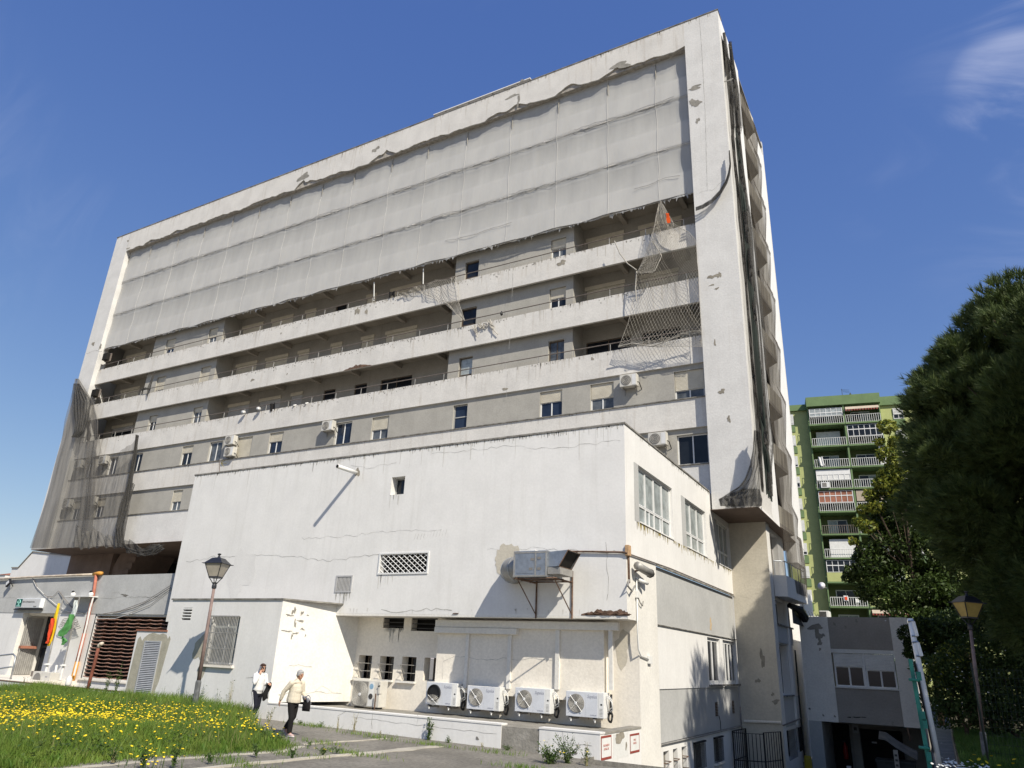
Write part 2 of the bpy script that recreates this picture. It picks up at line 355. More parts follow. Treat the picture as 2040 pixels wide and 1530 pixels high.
    def ribs(s, f, u0, u1, v0, v1, w, pitch=.06, d=.014):
        """a ribbed sheet (roller shutter, louvre) as one connected surface"""
        n = max(2, int(round((v1-v0)/pitch))); prof = []
        for i in range(n):
            a = v0+(v1-v0)*i/n; b = (v1-v0)/n; prof += [(a, w+d), (a+b*.18, w), (a+b*.82, w)]
        prof.append((v1, w+d)); k = len(s.v)
        for v, ww in prof: s.v += [tuple(f(u0, v, ww)), tuple(f(u1, v, ww))]
        for i in range(len(prof)-1): s.f.append((k+2*i, k+2*i+1, k+2*i+3, k+2*i+2))
        return s
    def build(s, name, m, parent=None, smooth=False, kind=None, label=None):
        o0 = wloc(parent) if parent else Vector((0, 0, 0))
        me = bpy.data.meshes.new(name); me.from_pydata([(p[0]-o0.x, p[1]-o0.y, p[2]-o0.z) for p in s.v], [], s.f); me.update()
        me.materials.append(M[m] if isinstance(m, str) else m)
        if smooth or s.sm: me.shade_smooth()
        o = bpy.data.objects.new(name, me); COL.objects.link(o); o.parent = parent
        if kind: o['kind'] = kind
        if label: o['label'] = label
        return o
def npmesh(name, V, F, m, parent=None, kind=None, smooth=False):
    """V (n,3) array, F (m,k) int array"""
    o0 = wloc(parent) if parent else Vector((0, 0, 0))
    V = np.asarray(V, np.float32)-np.array(o0, np.float32); F = np.asarray(F, np.int32); k = F.shape[1]
    me = bpy.data.meshes.new(name); me.vertices.add(len(V)); me.vertices.foreach_set('co', V.ravel())
    me.loops.add(F.size); me.loops.foreach_set('vertex_index', F.ravel()); me.polygons.add(len(F))
    me.polygons.foreach_set('loop_start', np.arange(0, F.size, k, dtype=np.int32))
    me.update(calc_edges=True)
    if smooth: me.shade_smooth()
    me.materials.append(M[m]); o = bpy.data.objects.new(name, me); COL.objects.link(o); o.parent = parent
    if kind: o['kind'] = kind
    return o
def tag(o, label, cat, group=None, kind=None):
    if label: o['label'] = label
    if cat: o['category'] = cat
    if group: o['group'] = group
    if kind: o['kind'] = kind
    return o
def thing(name, label, cat, loc=(0, 0, 0), group=None):
    o = bpy.data.objects.new(name, None); COL.objects.link(o); o.location = loc; o.empty_display_size = .2
    return tag(o, label, cat, group)
def struct(name, mb, m): return tag(mb.build(name, m), None, None, None, 'structure')
def copy_tree(o, parent=None):
    c = o.copy(); COL.objects.link(c); c.parent = parent
    for ch in list(o.children): copy_tree(ch, c)
    return c
def dup(o, loc, rz=0, label=None, group=None, scale=None):
    c = copy_tree(o); c.location = loc; c.rotation_euler = (0, 0, rz)
    if label: c['label'] = label
    if group: c['group'] = group
    if scale: c.scale = (scale,)*3
    return c
def fY(y): return lambda u, v, w=0: (u, y+w, v)         # a wall facing the street (-Y); w goes in
def fX(x): return lambda u, v, w=0: (x-w, u, v)         # a wall facing +X; w goes in
def window(parent, f, u0, u1, v0, v1, n=2, shut=0., shm='shutter_cream', fr='alu_frame', glass='glass', w=.1, bar=.055, transom=None, name='window', sill=None, label=None):
    """frame with n sashes (one connected plate with holes), a pane behind each, roller shutter in front of the top"""
    gv = v1-(v1-v0)*shut
    holes = []; dx = (u1-u0-bar)/n
    vb = [v0+bar, gv-bar*.4 if shut else v1-bar]
    rows = [(vb[0], vb[1])] if not transom else [(vb[0], v0+transom*(v1-v0)-bar/2), (v0+transom*(v1-v0)+bar/2, vb[1])]
    for i in range(n):
        for a, b in rows:
            if b-a > .05: holes.append((u0+bar+i*dx, u0+(i+1)*dx, a, b))
    wd = MB().wall(f, u0, u1, v0, v1, holes, w=w, thick=.05).build(name, fr, parent)
    if label: wd['label'] = label
    for h in holes: MB().quad(f(h[0]-.01, h[2]-.01, w+.03), f(h[1]+.01, h[2]-.01, w+.03), f(h[1]+.01, h[3]+.01, w+.03), f(h[0]-.01, h[3]+.01, w+.03)).build('pane', glass, wd)
    if shut: MB().ribs(f, u0+.02, u1-.02, gv, v1, w-.045, .06, .012).build('shutter', shm, wd)
    if sill:
        a = f(u0-.06, v0-.05, -.06); b = f(u1+.06, v0, w); MB().box(*a, *b).build('sill', sill, wd)
    return wd
def patch(parent, f, u, v, ru, rv, m='raw_concrete', seed=0, name='bare_patch', n=22, w=-.004, irr=.35):
    """an irregular bare patch where the paint has come off (4 mm proud of the sheet behind)"""
    rnd = random.Random(seed); ph = [rnd.uniform(0, 6.28) for _ in range(4)]; w -= (seed*37 % 11)*.0005
    c = []
    for i in range(n):
        t = 2*math.pi*i/n; r = 1+irr*(math.sin(2*t+ph[0])*.5+math.sin(3*t+ph[1])*.4+math.sin(5*t+ph[2])*.3)+rnd.uniform(-.12, .12)
        c.append(f(u+ru*r*math.cos(t), v+rv*r*math.sin(t), w))
    return MB().add([f(u, v, w)]+c, [(0, 1+i, 1+(i+1) % n) for i in range(n)]).build(name, m, parent)
def crack(parent, f, pts, wd=.012, m='crack_line', seed=0, w=-.004, jit=.05, name='crack'):
    rnd = random.Random(seed); q = []
    for (a, b), (c, d) in zip(pts, pts[1:]):
        n = max(2, int(math.hypot(c-a, d-b)/.18))
        for i in range(n): t = i/n; q.append((a+(c-a)*t+rnd.uniform(-jit, jit)*.6, b+(d-b)*t+rnd.uniform(-jit, jit)))
    q.append(pts[-1]); mb = MB(); vs = []
    for i, (a, b) in enumerate(q):
        a2, b2 = q[min(i+1, len(q)-1)]; a1, b1 = q[max(i-1, 0)]; dx, dy = a2-a1, b2-b1; l = math.hypot(dx, dy) or 1
        h = wd*rnd.uniform(.25, 1)*.5; vs += [f(a-dy/l*h, b+dx/l*h, w), f(a+dy/l*h, b-dx/l*h, w)]
    mb.add(vs, [(2*i, 2*i+1, 2*i+3, 2*i+2) for i in range(len(q)-1)])
    return mb.build(name, m, parent)
def text(body, size, m, parent, loc, rx=math.pi/2, rz=0., name='lettering', align='LEFT', shear=0., depth=.002, sx=1.):
    cu = bpy.data.curves.new('t', 'FONT'); cu.body = body; cu.size = size; cu.align_x = align; cu.extrude = depth; cu.shear = shear; cu.resolution_u = 2
    t = bpy.data.objects.new('t', cu); COL.objects.link(t); dg = bpy.context.evaluated_depsgraph_get()
    me = bpy.data.meshes.new_from_object(t.evaluated_get(dg)); bpy.data.objects.remove(t)
    me.transform(Matrix.Rotation(rz, 4, 'Z') @ Matrix.Rotation(rx, 4, 'X') @ Matrix.Diagonal((sx, 1, 1, 1)))
    me.materials.clear(); me.materials.append(M[m]); o = bpy.data.objects.new(name, me); COL.objects.link(o); o.parent = parent
    o.location = Vector(loc)-(wloc(parent) if parent else Vector((0, 0, 0))); return o
# ------------------------------------------------------------------ ground
GZ = -2.05
def gh(x, y):
    if -7.61 < x < .05 and y > 17.2: return GZ-min((y-17.2)*.165, 2.65)
    return GZ-.012*max(min(x+17, 9), -3) if x < .05 else GZ
xs = [-900, -300, -120, -70, -45, -34, -28, -24, -20, -17, -14, -11, -8, -7.62, -7.60, -6, -4, -2, 0, .04, .06, 2, 5, 10, 20, 40, 90, 250, 900]
ys = [-900, -200, -60, -20, -6, 0, 4, 8, 11, 14, 17.19, 17.21, 20, 24, 28, 32, 34, 38, 48, 60, 90, 140, 300, 900]
mb = MB(); mb.add([(x, y, gh(x, y)) for y in ys for x in xs], [(j*len(xs)+i, j*len(xs)+i+1, (j+1)*len(xs)+i+1, (j+1)*len(xs)+i) for j in range(len(ys)-1) for i in range(len(xs)-1)])
struct('ground', mb, 'asphalt')
mb = MB().quad((-80, -70, GZ+.05), (40, -70, GZ+.05), (40, 3.5, GZ+.05), (-80, 3.5, GZ+.05)); struct('bounce_ground', mb, 'bounce_paving')  # unseen pale sheet behind the camera, added to bounce warm light into shade
# lawn soil: sits 5 mm above, bordered by the path edge seen in the photo
def G(px, py, z=GZ): p = PZ(px, py, z); return (p[0], p[1])
lawn_edge = [G(60, 1529), G(200, 1512), G(330, 1500), G(450, 1495), G(545, 1489), G(572, 1484), G(545, 1472), G(505, 1457)]
poly = [(-60, 5.5), (-14.6, 6.6)]+lawn_edge+[(-18.9, 17.55), (-26, 17.7), (-60, 17.7)]
mb = MB(); mb.add([(-30, 12, gh(-30, 12)+.16)]+[(x, y, gh(x, y)+.006) for x, y in poly], [(0, 1+i, 1+(i+1) % len(poly)) for i in range(len(poly))])
struct('lawn', mb, 'soil')
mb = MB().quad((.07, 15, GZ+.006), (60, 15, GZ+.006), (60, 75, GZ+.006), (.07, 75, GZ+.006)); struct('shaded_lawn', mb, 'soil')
def strip(name, pts, w, m, h=.02):
    mb = MB(); n = len(pts); v = []
    for i, (x, y) in enumerate(pts):
        a = pts[max(i-1, 0)]; b = pts[min(i+1, n-1)]; dx, dy = b[0]-a[0], b[1]-a[1]; l = math.hypot(dx, dy); ww = w[i] if isinstance(w, list) else w
        nx, ny = -dy/l*ww/2, dx/l*ww/2; z = gh(x, y)
        v += [(x+nx, y+ny, z-.05), (x+nx, y+ny, z+h), (x-nx, y-ny, z+h), (x-nx, y-ny, z-.05)]
    f = [(4*i+k, 4*i+k+1, 4*i+5+k, 4*i+4+k) for i in range(n-1) for k in range(3)]+[(0, 1, 2, 3), (4*n-1, 4*n-2, 4*n-3, 4*n-4)]
    mb.add(v, f); return struct(name, mb, m)
def dense(pts, jit=.03, st=.3, seed=1):
    r = random.Random(seed); q = []
    for (a, b), (c, d) in zip(pts, pts[1:]):
        n = max(1, int(math.hypot(c-a, d-b)/st))
        q += [(a+(c-a)*i/n+r.uniform(-jit, jit), b+(d-b)*i/n+r.uniform(-jit, jit)) for i in range(n)]
    return q+[pts[-1]]
strip('kerb', dense([G(380, 1529), G(480, 1518), G(600, 1507), G(690, 1499), G(700, 1498)]), .13, 'path_concrete', .035)
strip('concrete_strip', dense([G(694, 1499), G(790, 1489), G(872, 1481)]), [.34+.1*math.sin(i*1.3) for i in range(len(dense([G(694, 1499), G(790, 1489), G(872, 1481)])))], 'path_concrete', .012)
strip('kerb', dense([G(604, 1480), G(690, 1474), G(772, 1468)], seed=3), .1, 'path_concrete', .02)
strip('kerb', dense([G(1072, 1524), G(1110, 1529), G(1180, 1545)], seed=4), .14, 'path_concrete', .03)
strip('path_edge', dense([G(110, 1529), G(300, 1511), G(450, 1500), G(560, 1493), G(602, 1483)], seed=6), .2, 'path_concrete', .008)

# ------------------------------------------------------------------ white annex in front of the tower
XL, XR, YF, ZT = -27.22, -7.45, 20.0, 6.95
annex = thing('white_annex', 'large plain white rendered annex block standing in front of the netted tower', 'building', (-17, 24, GZ))
f = fY(YF)
def RY(x0, y0, x1, y1, Y=YF):     # photo rectangle -> (u0,u1,v0,v1) on the wall plane Y
    a = PY(x0, y0, Y); b = PY(x1, y1, Y); return (a[0], b[0], b[2], a[2])
h_small = RY(781, 951, 804, 984); h_lat = RY(758, 1104, 851, 1141); h_grl = RY(672, 1149, 698, 1178)
MB().wall(f, XL, XR, 1.29, ZT, [h_small, h_lat, h_grl], d=.32).build('front_wall', 'white_paint', annex)
MB().quad((XL, YF, 1.29), (XL, 33, 1.29), (XL, 33, ZT), (XL, YF, ZT)).build('end_wall', 'white_paint', annex)
MB().box(XL+.02, YF+.02, ZT-.35, XR-.06, 33, ZT-.3).build('roof', 'old_concrete', annex)
MB().box(XL-.03, YF-.025, ZT+.001, XR+.03, YF+.27, ZT+.055).build('coping', 'coping_grime', annex)
MB().box(XR-.28, YF+.275, ZT+.001, XR+.03, 30.0, ZT+.055).build('coping', 'coping_grime', annex)
MB().box(-18.7, YF+.002, 1.22, XR-.002, 21.3, 1.288).build('soffit', 'cream_paint', annex)
MB().box(XL, YF+.002, .9, -18.72, 21.3, 1.288).build('soffit', 'cream_paint', annex)
# small square window, lattice vent, grille
window(annex, f, *h_small, n=1, w=.26, fr='grey_frame', glass='glass')
u0, u1, v0, v1 = h_lat
MB().quad(*[(a, YF+.3, b) for a, b in ((u0, v0), (u1, v0), (u1, v1), (u0, v1))]).build('vent_cavity', 'dark_recess', annex)
lg = MB().wall(f, u0-.03, u1+.03, v0-.03, v1+.03, [(u0+.02, u1-.02, v0+.02, v1-.02)], w=-.03, thick=.05).build('lattice_frame', 'alu_frame', annex)
n = 9; cw = (u1-u0)/n; ch = (v1-v0)/4
for i in range(-4, n+1):
    for sgn in (1, -1):
        # diamond lattice bars, clipped to the opening
        a, b = u0+i*cw, u0+(i+4)*cw
        pa, pb = (a, v0 if sgn > 0 else v1), (b, v1 if sgn > 0 else v0)
        t0, t1 = max(0, (u0-a)/(b-a)), min(1, (u1-a)/(b-a))
        if t1-t0 < .05: continue
        q = [(pa[0]+(pb[0]-pa[0])*t, pa[1]+(pb[1]-pa[1])*t) for t in (t0, t1)]
        MB().tube([(q[0][0], YF+.02+.008*sgn, q[0][1]), (q[1][0], YF+.02+.008*sgn, q[1][1])], .013, 4).build('lattice_bar', 'alu_frame', lg)
u0, u1, v0, v1 = h_grl
gr = MB().wall(f, u0-.04, u1+.04, v0-.04, v1+.04, [(u0+.01, u1-.01, v0+.01, v1-.01)], w=-.02, thick=.05).build('vent_grille', 'shutter_grey', annex)
MB().quad(*[(a, YF+.2, b) for a, b in ((u0, v0), (u1, v0), (u1, v1), (u0, v1))]).build('vent_cavity', 'dark_recess', annex)
for i in range(11):
    x = u0+.03+(u1-u0-.06)*i/10; MB().box(x-.012, YF-.012, v0+.012, x+.012, YF+.03, v1-.012).build('slat', 'shutter_grey', gr)
# cracks and a failed edge with rusted reinforcement
def QY(pts, Y=YF): return [tuple(PY(x, y, Y)[[0, 2]]) for x, y in pts]
crack(annex, f, QY([(372, 1120), (420, 1110), (520, 1106), (600, 1110), (650, 1118), (760, 1103)]), .022, seed=1)
crack(annex, f, QY([(600, 1073), (690, 1068), (770, 1060), (880, 1055)]), .012, seed=2)
crack(annex, f, QY([(1208, 1080), (1210, 1120), (1211, 1180), (1209, 1196)]), .02, seed=3)
crack(annex, f, QY([(700, 925), (730, 933), (790, 922)]), .012, seed=4)
crack(annex, f, QY([(860, 905), (1000, 890), (1100, 893), (1236, 878)]), .014, seed=5)
crack(annex, f, QY([(760, 1217), (800, 1219), (850, 1214), (900, 1216)]), .03, seed=8)
crack(annex, f, QY([(970, 1095), (1060, 1092), (1160, 1098), (1250, 1100)]), .012, seed=9)
# faint stain where old lettering was removed
for k in range(11):
    x = 828+6.2*k; p = PY(x, 1070-.9*k+random.uniform(-1, 1), YF); crack(annex, f, [(p[0]-.05, p[2]-.1), (p[0]+.0, p[2]+.1)], .012, seed=40+k, jit=.01, name='scratch')
patch(annex, f, *PY(712, 941, YF)[[0, 2]], .13, .16, seed=11)
patch(annex, f, *PY(1010, 1115, YF)[[0, 2]], .44, .50, 'beige_wall', seed=15, irr=.08, n=40)
# corroded lower edge (right)
mb = MB(); pts = QY([(1158, 1224), (1175, 1221), (1190, 1215), (1205, 1216), (1222, 1216), (1238, 1215), (1250, 1219), (1256, 1224)]); prof = []
r = random.Random(5)
for (a, b), (c, d) in zip(pts, pts[1:]):
    for i in range(4): prof.append((a+(c-a)*i/4, b+(d-b)*i/4+r.uniform(-.03, .03)))
base = [(a, 1.285) for a, b in prof]
k = len(prof); mb.add([(a, YF-.006, max(b, 1.30)) for a, b in prof]+[(a, YF-.006, 1.30) for a, b in base], [(i, i+1, k+i+1, k+i) for i in range(k-1)])
mb.build('spalled_edge', 'rust_steel', annex)
for i in range(14):
    x = r.uniform(pts[1][0], pts[-1][0]); MB().tube([(x-.12, YF-.02, 1.31+r.uniform(0, .07)), (x, YF-.035, 1.32+r.uniform(0, .1)), (x+.12, YF-.02, 1.31+r.uniform(0, .07))], .012, 4).build('rust_flake', 'rust_steel', annex)
for i in range(4):
    x = PY(1040+3*i, 1220, YF)[0]-2.5; MB().tube([(x, YF-.015, 1.30), (x+.07, YF-.02, 1.33)], .014, 4).build('rust_flake', 'rust_steel', annex)

# mould and run-off under the coping, dirt splashes, old paint repairs
def grime(par, ff, u0, u1, zt, n, lmax, m, seed, name='mould_streaks', wmax=.03, zj=.0, power=2.2, w=-.0045):
    rr = random.Random(seed); mbg = MB()
    for _ in range(n):
        u = rr.uniform(u0, u1)
        if math.sin(u*1.7+seed)+math.sin(u*.63+seed*2)+rr.uniform(-1, 1) < -.4: continue
        l = .015+lmax*rr.random()**power; ww = rr.uniform(.006, wmax); z_ = zt-rr.uniform(0, zj); q = rr.uniform(.15, .7)
        mbg.quad(ff(u-ww, z_, w), ff(u+ww, z_, w), ff(u+ww*q, z_-l, w), ff(u-ww*q*.8, z_-l*.95, w))
    return mbg.build(name, m, par, kind='stuff')
mat('mould', (.40, .39, .355), var=.35, sc=4, bump=0); mat('mould_dark', (.24, .23, .205), var=.4, sc=4, bump=0); mat('white_repair', (.67, .66, .64), var=.03, sc=2, bump=.2); mat('dust', (.58, .565, .53), var=.06, sc=3, bump=0)
grime(annex, f, XL, XR, ZT, 520, .16, 'mould', 1); grime(annex, f, XL, XR, ZT, 330, .09, 'mould_dark', 2, wmax=.022); grime(annex, f, XL, XR, ZT, 110, 1.3, 'dust', 3, wmax=.03, w=-.003)
grime(annex, f, h_lat[0], h_lat[1], h_lat[2]-.03, 26, .5, 'dust', 4); grime(annex, f, h_small[0], h_small[1], h_small[2], 12, .6, 'dust', 5); grime(annex, f, h_grl[0], h_grl[1], h_grl[2]-.04, 14, .45, 'mould', 6)
grime(annex, f, XL, XR, 1.5, 150, .17, 'dust', 7, zj=.1, w=-.003); grime(annex, fX(XR), YF+.1, 30, ZT, 260, .16, 'mould', 8)
for k, (px, py, a, b) in enumerate(((480, 1140, .7, .9),)):
    p = PY(px, py, YF); patch(annex, f, p[0], p[2], a, b, 'white_repair', 200+k, 'paint_repair', n=30, w=-.002, irr=.25)
# right-hand side of the annex (faces +X)
g = fX(XR)
wins = [(21.2, 24.72, 4.12, 5.95), (26.3, 29.15, 4.12, 5.95), (30.95, 33.15, 4.12, 5.95)]
for a, b in ((20.78, 21.195), (25.78, 26.295), (30.5, 30.945)): MB().wall(g, a, b, 4.11, 5.95, w=-.003).build('grey_pilaster', 'grey_panel', annex)
MB().wall(g, YF, 33.2, 3.05, ZT, wins, d=.3).build('side_wall', 'white_paint', annex)
for (a, b, c, d) in wins:
    wd = window(annex, g, a+.0, b, c, d, n=4 if b-a > 3 else 3, w=.10, fr='alu_frame', glass='glass_curtain', transom=.33, bar=.085)
    # balustrade rail in front of the lower light
    MB().tube([g(a+.05, c+.62, .12), g(b+.12, c+.62, .12)], .03, 5).build('rail', 'white_metal', wd)
    for t in (.02, .35, .68, .98): MB().tube([g(a+.1+(b-a-.15)*t, c+.02, .12), g(a+.1+(b-a-.15)*t, c+.62, .12)], .02, 5).build('post', 'white_metal', wd)
    MB().box(*g(a+.01, c+.001, .45), *g(b-.01, c+.04, -.03)).build('sill', 'white_paint', annex)
r = random.Random(9)
for i in range(150):          # lichen and run-off below the sills
    y = r.uniform(20.9, 33); l = abs(r.gauss(0, .12)); MB
mb = MB()
for i in range(170):
    y = r.uniform(20.9, 33); l = .03+abs(r.gauss(0, .11)); w_ = r.uniform(.012, .035)
    mb.quad(g(y-w_, 4.115, -.004), g(y+w_, 4.115, -.004), g(y+w_*.4, 4.115-l, -.004), g(y-w_*.4, 4.115-l, -.004))
mb.build('lichen_streaks', mat('lichen', (.30, .24, .08), var=.4, sc=5), annex, kind='stuff')
# corner column, grey panels and walls below
ZB = -4.75
MB().wall(g, 20.93, 22.65, ZB, 3.05).build('corner_column', 'cream_paint', annex)
MB().wall(g, YF, 20.93, 1.29, 3.05).build('corner_column', 'cream_paint', annex)
MB().box(*g(22.66, 3.0, .0), *g(33.2, 3.05, -.05)).build('string_course', 'coping_grime', annex)
MB().wall(g, 22.65, 33.2, 1.24, 3.0, w=.05).build('grey_panel', 'grey_panel', annex)
MB().box(*g(22.66, 1.215, .05), *g(33.2, 1.24, -.02)).build('string_course', 'coping_grime', annex)
sw = [(28.55, 30.43, -.52, 1.13), (30.9, 33.15, -.52, 1.13)]
MB().wall(g, 22.65, 33.2, -.62, 1.215, sw, d=.25, w=.03).build('side_wall', 'white_paint', annex)
for i, (a, b, c, d) in enumerate(sw):
    window(annex, g, a, b, c, d, n=2 if i == 0 else 4, w=.12, fr='alu_frame', glass='glass', bar=.13)
    MB().box(*g(a-.1, c-.06, .03), *g(b+.1, c, -.06)).build('sill', 'coping_grime', annex)
vh = [(29.27, 29.66, -1.62, -1.14), (31.93, 32.3, -1.62, -1.14)]
MB().wall(g, 22.65, 33.2, -2.1, -.62, vh, d=.1, w=.06).build('grey_panel', 'grey_panel', annex)
for a, b, c, d in vh:
    MB().quad(g(a, c, .15), g(b, c, .15), g(b, d, .15), g(a, d, .15)).build('vent_cavity', 'dark_recess', annex)
    for i in range(9):
        z = c+(d-c)*(i+.5)/9; MB().box(*g(a, z-.012, .05), *g(b, z+.012, .09)).build('slat', 'rust_steel', annex)
MB().tube([g(29.7, -1.62, .04), g(29.8, -1.8, .03), g(29.82, -2.1, .03)], .012, 4).build('cable', 'black_plastic', annex)
MB().tube([g(22.66, -2.12, .0), g(27, -2.13, -.01), g(33.2, -2.12, .0)], .03, 5).build('service_pipe', 'galvanised_dull', annex)
bw = [(26.1, 27.4, -3.12, -2.33), (28.7, 29.85, -3.12, -2.33)]; nw = [(22.95, 23.5, -3.3, -2.33), (23.9, 24.35, -3.3, -2.33), (24.8, 25.3, -3.3, -2.33)]
MB().wall(g, 22.65, 33.2, ZB, -2.12, bw+nw, d=.3, w=.04).build('side_wall', 'white_paint', annex)
for a, b, c, d in nw:
    MB().quad(g(a, c, .3), g(b, c, .3), g(b, d, .3), g(a, d, .3)).build('niche_back', 'recess_paint', annex)
    for z in (c+.33, c+.66):
        MB().tube([g(a+.04, z, .28), g(a+.1, z, -.04), g(b-.05, z+.02, -.04), g(b-.05, z+.02, .28)], .013, 4).build('niche_bar', 'rust_steel', annex)
for a, b, c, d in bw:
    wd = window(annex, g, a, b, c, d, n=2, w=.2, fr='brown_frame', glass='glass')
    for i in range(9): y = a+(b-a)*(i+.5)/9; MB().tube([g(y, c+.02, -.03), g(y, d-.02, -.03)], .011, 4).build('bar', 'gate_black', wd)
    MB().box(*g(a-.05, c-.07, .1), *g(b+.05, c, -.07)).build('sill', 'recess_paint', wd)
    MB().box(*g(a-.03, d-.002, .03), *g(b+.03, d+.05, -.05)).build('lintel', 'gate_black', wd)
# wall under the overhang: recessed 0.9 m
YR = 20.93; fr_ = fY(YR)
sm = [RY(716, 1305, 737, 1352, YR), RY(758, 1307, 781, 1355, YR), RY(802, 1308, 826, 1358, YR)]
dv = [RY(765, 1227, 804, 1252, YR), RY(821, 1227, 871, 1258, YR)]
sm4 = RY(846, 1310, 868, 1357, YR)
MB().wall(fr_, -18.9, XR, -2.4, 1.22, sm+[sm4]+dv, d=.34).build('recessed_wall', 'recess_paint', annex)
for k, (a, b, c, d) in enumerate(sm+[sm4]):
    wd = window(annex, fr_, a+.2, b, c, d, n=1, w=.26, fr='brown_frame', glass='glass', bar=.04)
    if k < 3:
        MB().box(a-.14, YR-.11, c-.06, b+.04, YR+.2, c).build('sill', 'cream_paint', wd)
        for z in (c+(d-c)*.33, c+(d-c)*.66):
            MB().tube([(a+.02, YR+.0, z), (a+.02, YR-.13, z), (b-.02, YR-.13, z), (b-.02, YR, z)], .011, 4).build('guard_rail', 'galvanised_dull', wd)
        for x, z in ((a+.02, c+(d-c)*.66), (a+.02, c+(d-c)*.33)): MB().tube([(x, YR-.13, z), (x+.16, YR-.02, z-.28)], .009, 4).build('guard_strut', 'galvanised_dull', wd)
for k, (a, b, c, d) in enumerate(dv):
    MB().quad(*[(x, YR+.33, z) for x, z in ((a, c), (b, c), (b, d), (a, d))]).build('vent_cavity', 'dark_recess', annex)
    for i in range(3):
        z = c+(d-c)*(i+.6)/3.3; MB().box(a, YR+.05, z-.012, b, YR+.1, z+.012).build('slat', 'ac_dark', annex)
# soot and drips under the first vent
mb = MB(); r = random.Random(3)
for i in range(46):
    x = r.uniform(dv[0][0]+.0, dv[0][1]+.02); l = r.uniform(.03, .14) if r.random() < .7 else r.uniform(.15, .5); w_ = r.uniform(.006, .018)
    if l > .15: x = dv[0][0]+(dv[0][1]-dv[0][0])*r.choice((.38, .45, .55, .8))+r.uniform(-.03, .03)
    mb.quad((x-w_, YR-.004, dv[0][2]+.01), (x+w_, YR-.004, dv[0][2]+.01), (x+w_*.5, YR-.004, dv[0][2]-l), (x-w_*.5, YR-.004, dv[0][2]-l))
mb.build('soot_streaks', 'crack_line', annex, kind='stuff')
# boarded enclosure with cable ducts
EX0, EX1, YE = PY(870, 1300, 20.62)[0], PY(1226, 1300, 20.62)[0], 20.62
MB().box(EX0, YE, -1.0, EX1-.35, YR-.003, 1.14).build('boarding', 'recess_paint', annex)
for px0, px1 in ((929, 935), (1013, 1020), (1108, 1116), (1214, 1222)):
    a, b = PY(px0, 1300, YE)[0], PY(px1, 1300, YE)[0]; zb = PY(px0, 1360+px0*.012, YE)[2]
    MB().box(a, YE-.075, zb, b, YE-.003, 1.0).build('cable_duct', 'cream_paint', annex)
a = PY(868, 1235, YE-.15)[0]; b = PY(1231, 1240, YE-.15)[0]
MB().bbox(a, YE-.16, .93, b, YE-.004, 1.15, .012).build('duct_casing', 'cream_paint', annex)
b2 = PY(1030, 1245, YE-.15)[0]; MB().bbox(a, YE-.19, .75, b2, YE-.004, .925, .012).build('duct_casing', 'cream_paint', annex)
crack(annex, fY(YE), QY([(905, 1308), (950, 1312), (1010, 1312), (1100, 1315)], YE), .014, seed=21)
crack(annex, fY(YE), QY([(880, 1350), (884, 1315), (905, 1308)], YE), .012, seed=22)
patch(annex, fr_, *PY(1240, 1290, YR)[[0, 2]], .22, .5, 'beige_wall', seed=23)
# low front wall with a cut-out end
YW = 18.0
lw = thing('low_wall', 'low cracked white boundary wall running along the path below the condensers', 'wall', (-13, YW, GZ))
def ztop(x): return -1.57
raw0, raw1 = PY(998, 1470, YW)[0], PY(1074, 1470, YW)[0]
MB().box(-18.72, YW, -2.5, raw0, YW+.28, -1.585).build('wall_panel', 'white_paint', lw)
MB().box(raw1, YW, -2.5, XR-.0, YW+.28, -1.585).build('wall_panel', 'white_paint', lw)
MB().box(raw0, YW+.015, -2.5, raw1, YW+.27, -1.60).build('unpainted_section', 'old_concrete', lw)
MB().box(-18.72, YW-.015, -1.585, raw0+.01, YW+.30, -1.545).build('coping', 'white_paint', lw)
MB().box(raw1-.01, YW-.015, -1.585, XR+.015, YW+.30, -1.545).build('coping', 'white_paint', lw)
MB().box(-18.9, YW+.3, -1.72, XR-.02, YR, -1.66).build('ledge', 'old_concrete', lw)
# end return (faces +X) with two painted panels and a bare one between
gl = fX(XR+.004)
MB().wall(gl, YW+.28, 20.93, -4.7, -1.60).build('end_wall', 'white_paint', lw)
MB().box(XR-.3, YW+.3, -1.60, XR+.02, 20.92, -1.55).build('coping', 'old_concrete', lw)
MB().wall(gl, 18.86, 19.9, -2.2, -1.64, w=-.003).build('bare_panel', 'shutter_white', lw)
patch(lw, gl, 19.3, -1.73, .32, .13, 'raw_concrete', 31, w=-.007); patch(lw, gl, 19.75, -1.95, .05, .1, 'raw_concrete', 32, w=-.007)
for (px0, py0, px1, py1), txt in (((1196.5, 1465, 1217.5, 1512), ('PROHIBIDO', 'APARCAR')), ((1254, 1461, 1273.5, 1506), ('PASO', 'AVISOS'))):
    p = PX(px0, py0, XR); q = PX(px1, py1, XR); a, b, t, z = p[1], q[1], p[2]-.02, min(p[2], q[2]); z = -2.16
    sg = thing('painted_sign', '%s red-bordered white panel of the two on the low wall end' % ('wider left' if a < 19 else 'narrower right'), 'sign', (XR, (a+b)/2, z))
    MB().wall(gl, a, b, z, t, w=-.006).build('panel', 'white_plastic', sg)
    MB().wall(gl, a, b, z, t, [(a+.035, b-.02, z+.055, t-.05)], w=-.01, thick=.003).build('border', 'sign_red', sg)
    for k, s_ in enumerate(txt): text(s_, .075, 'sign_red_faded', sg, (XR+.015, (a+b)/2, -1.87-.08*k), rz=math.pi/2, align='CENTER')
crack(lw, fY(YW), QY([(700, 1428), (810, 1442), (900, 1452), (990, 1462)], YW), .014, seed=33, jit=.02)
crack(lw, fY(YW), QY([(743, 1418), (739, 1440), (741, 1452)], YW), .03, seed=34)
crack(lw, fY(YW), QY([(690, 1418), (672, 1430), (676, 1448)], YW), .012, seed=35)
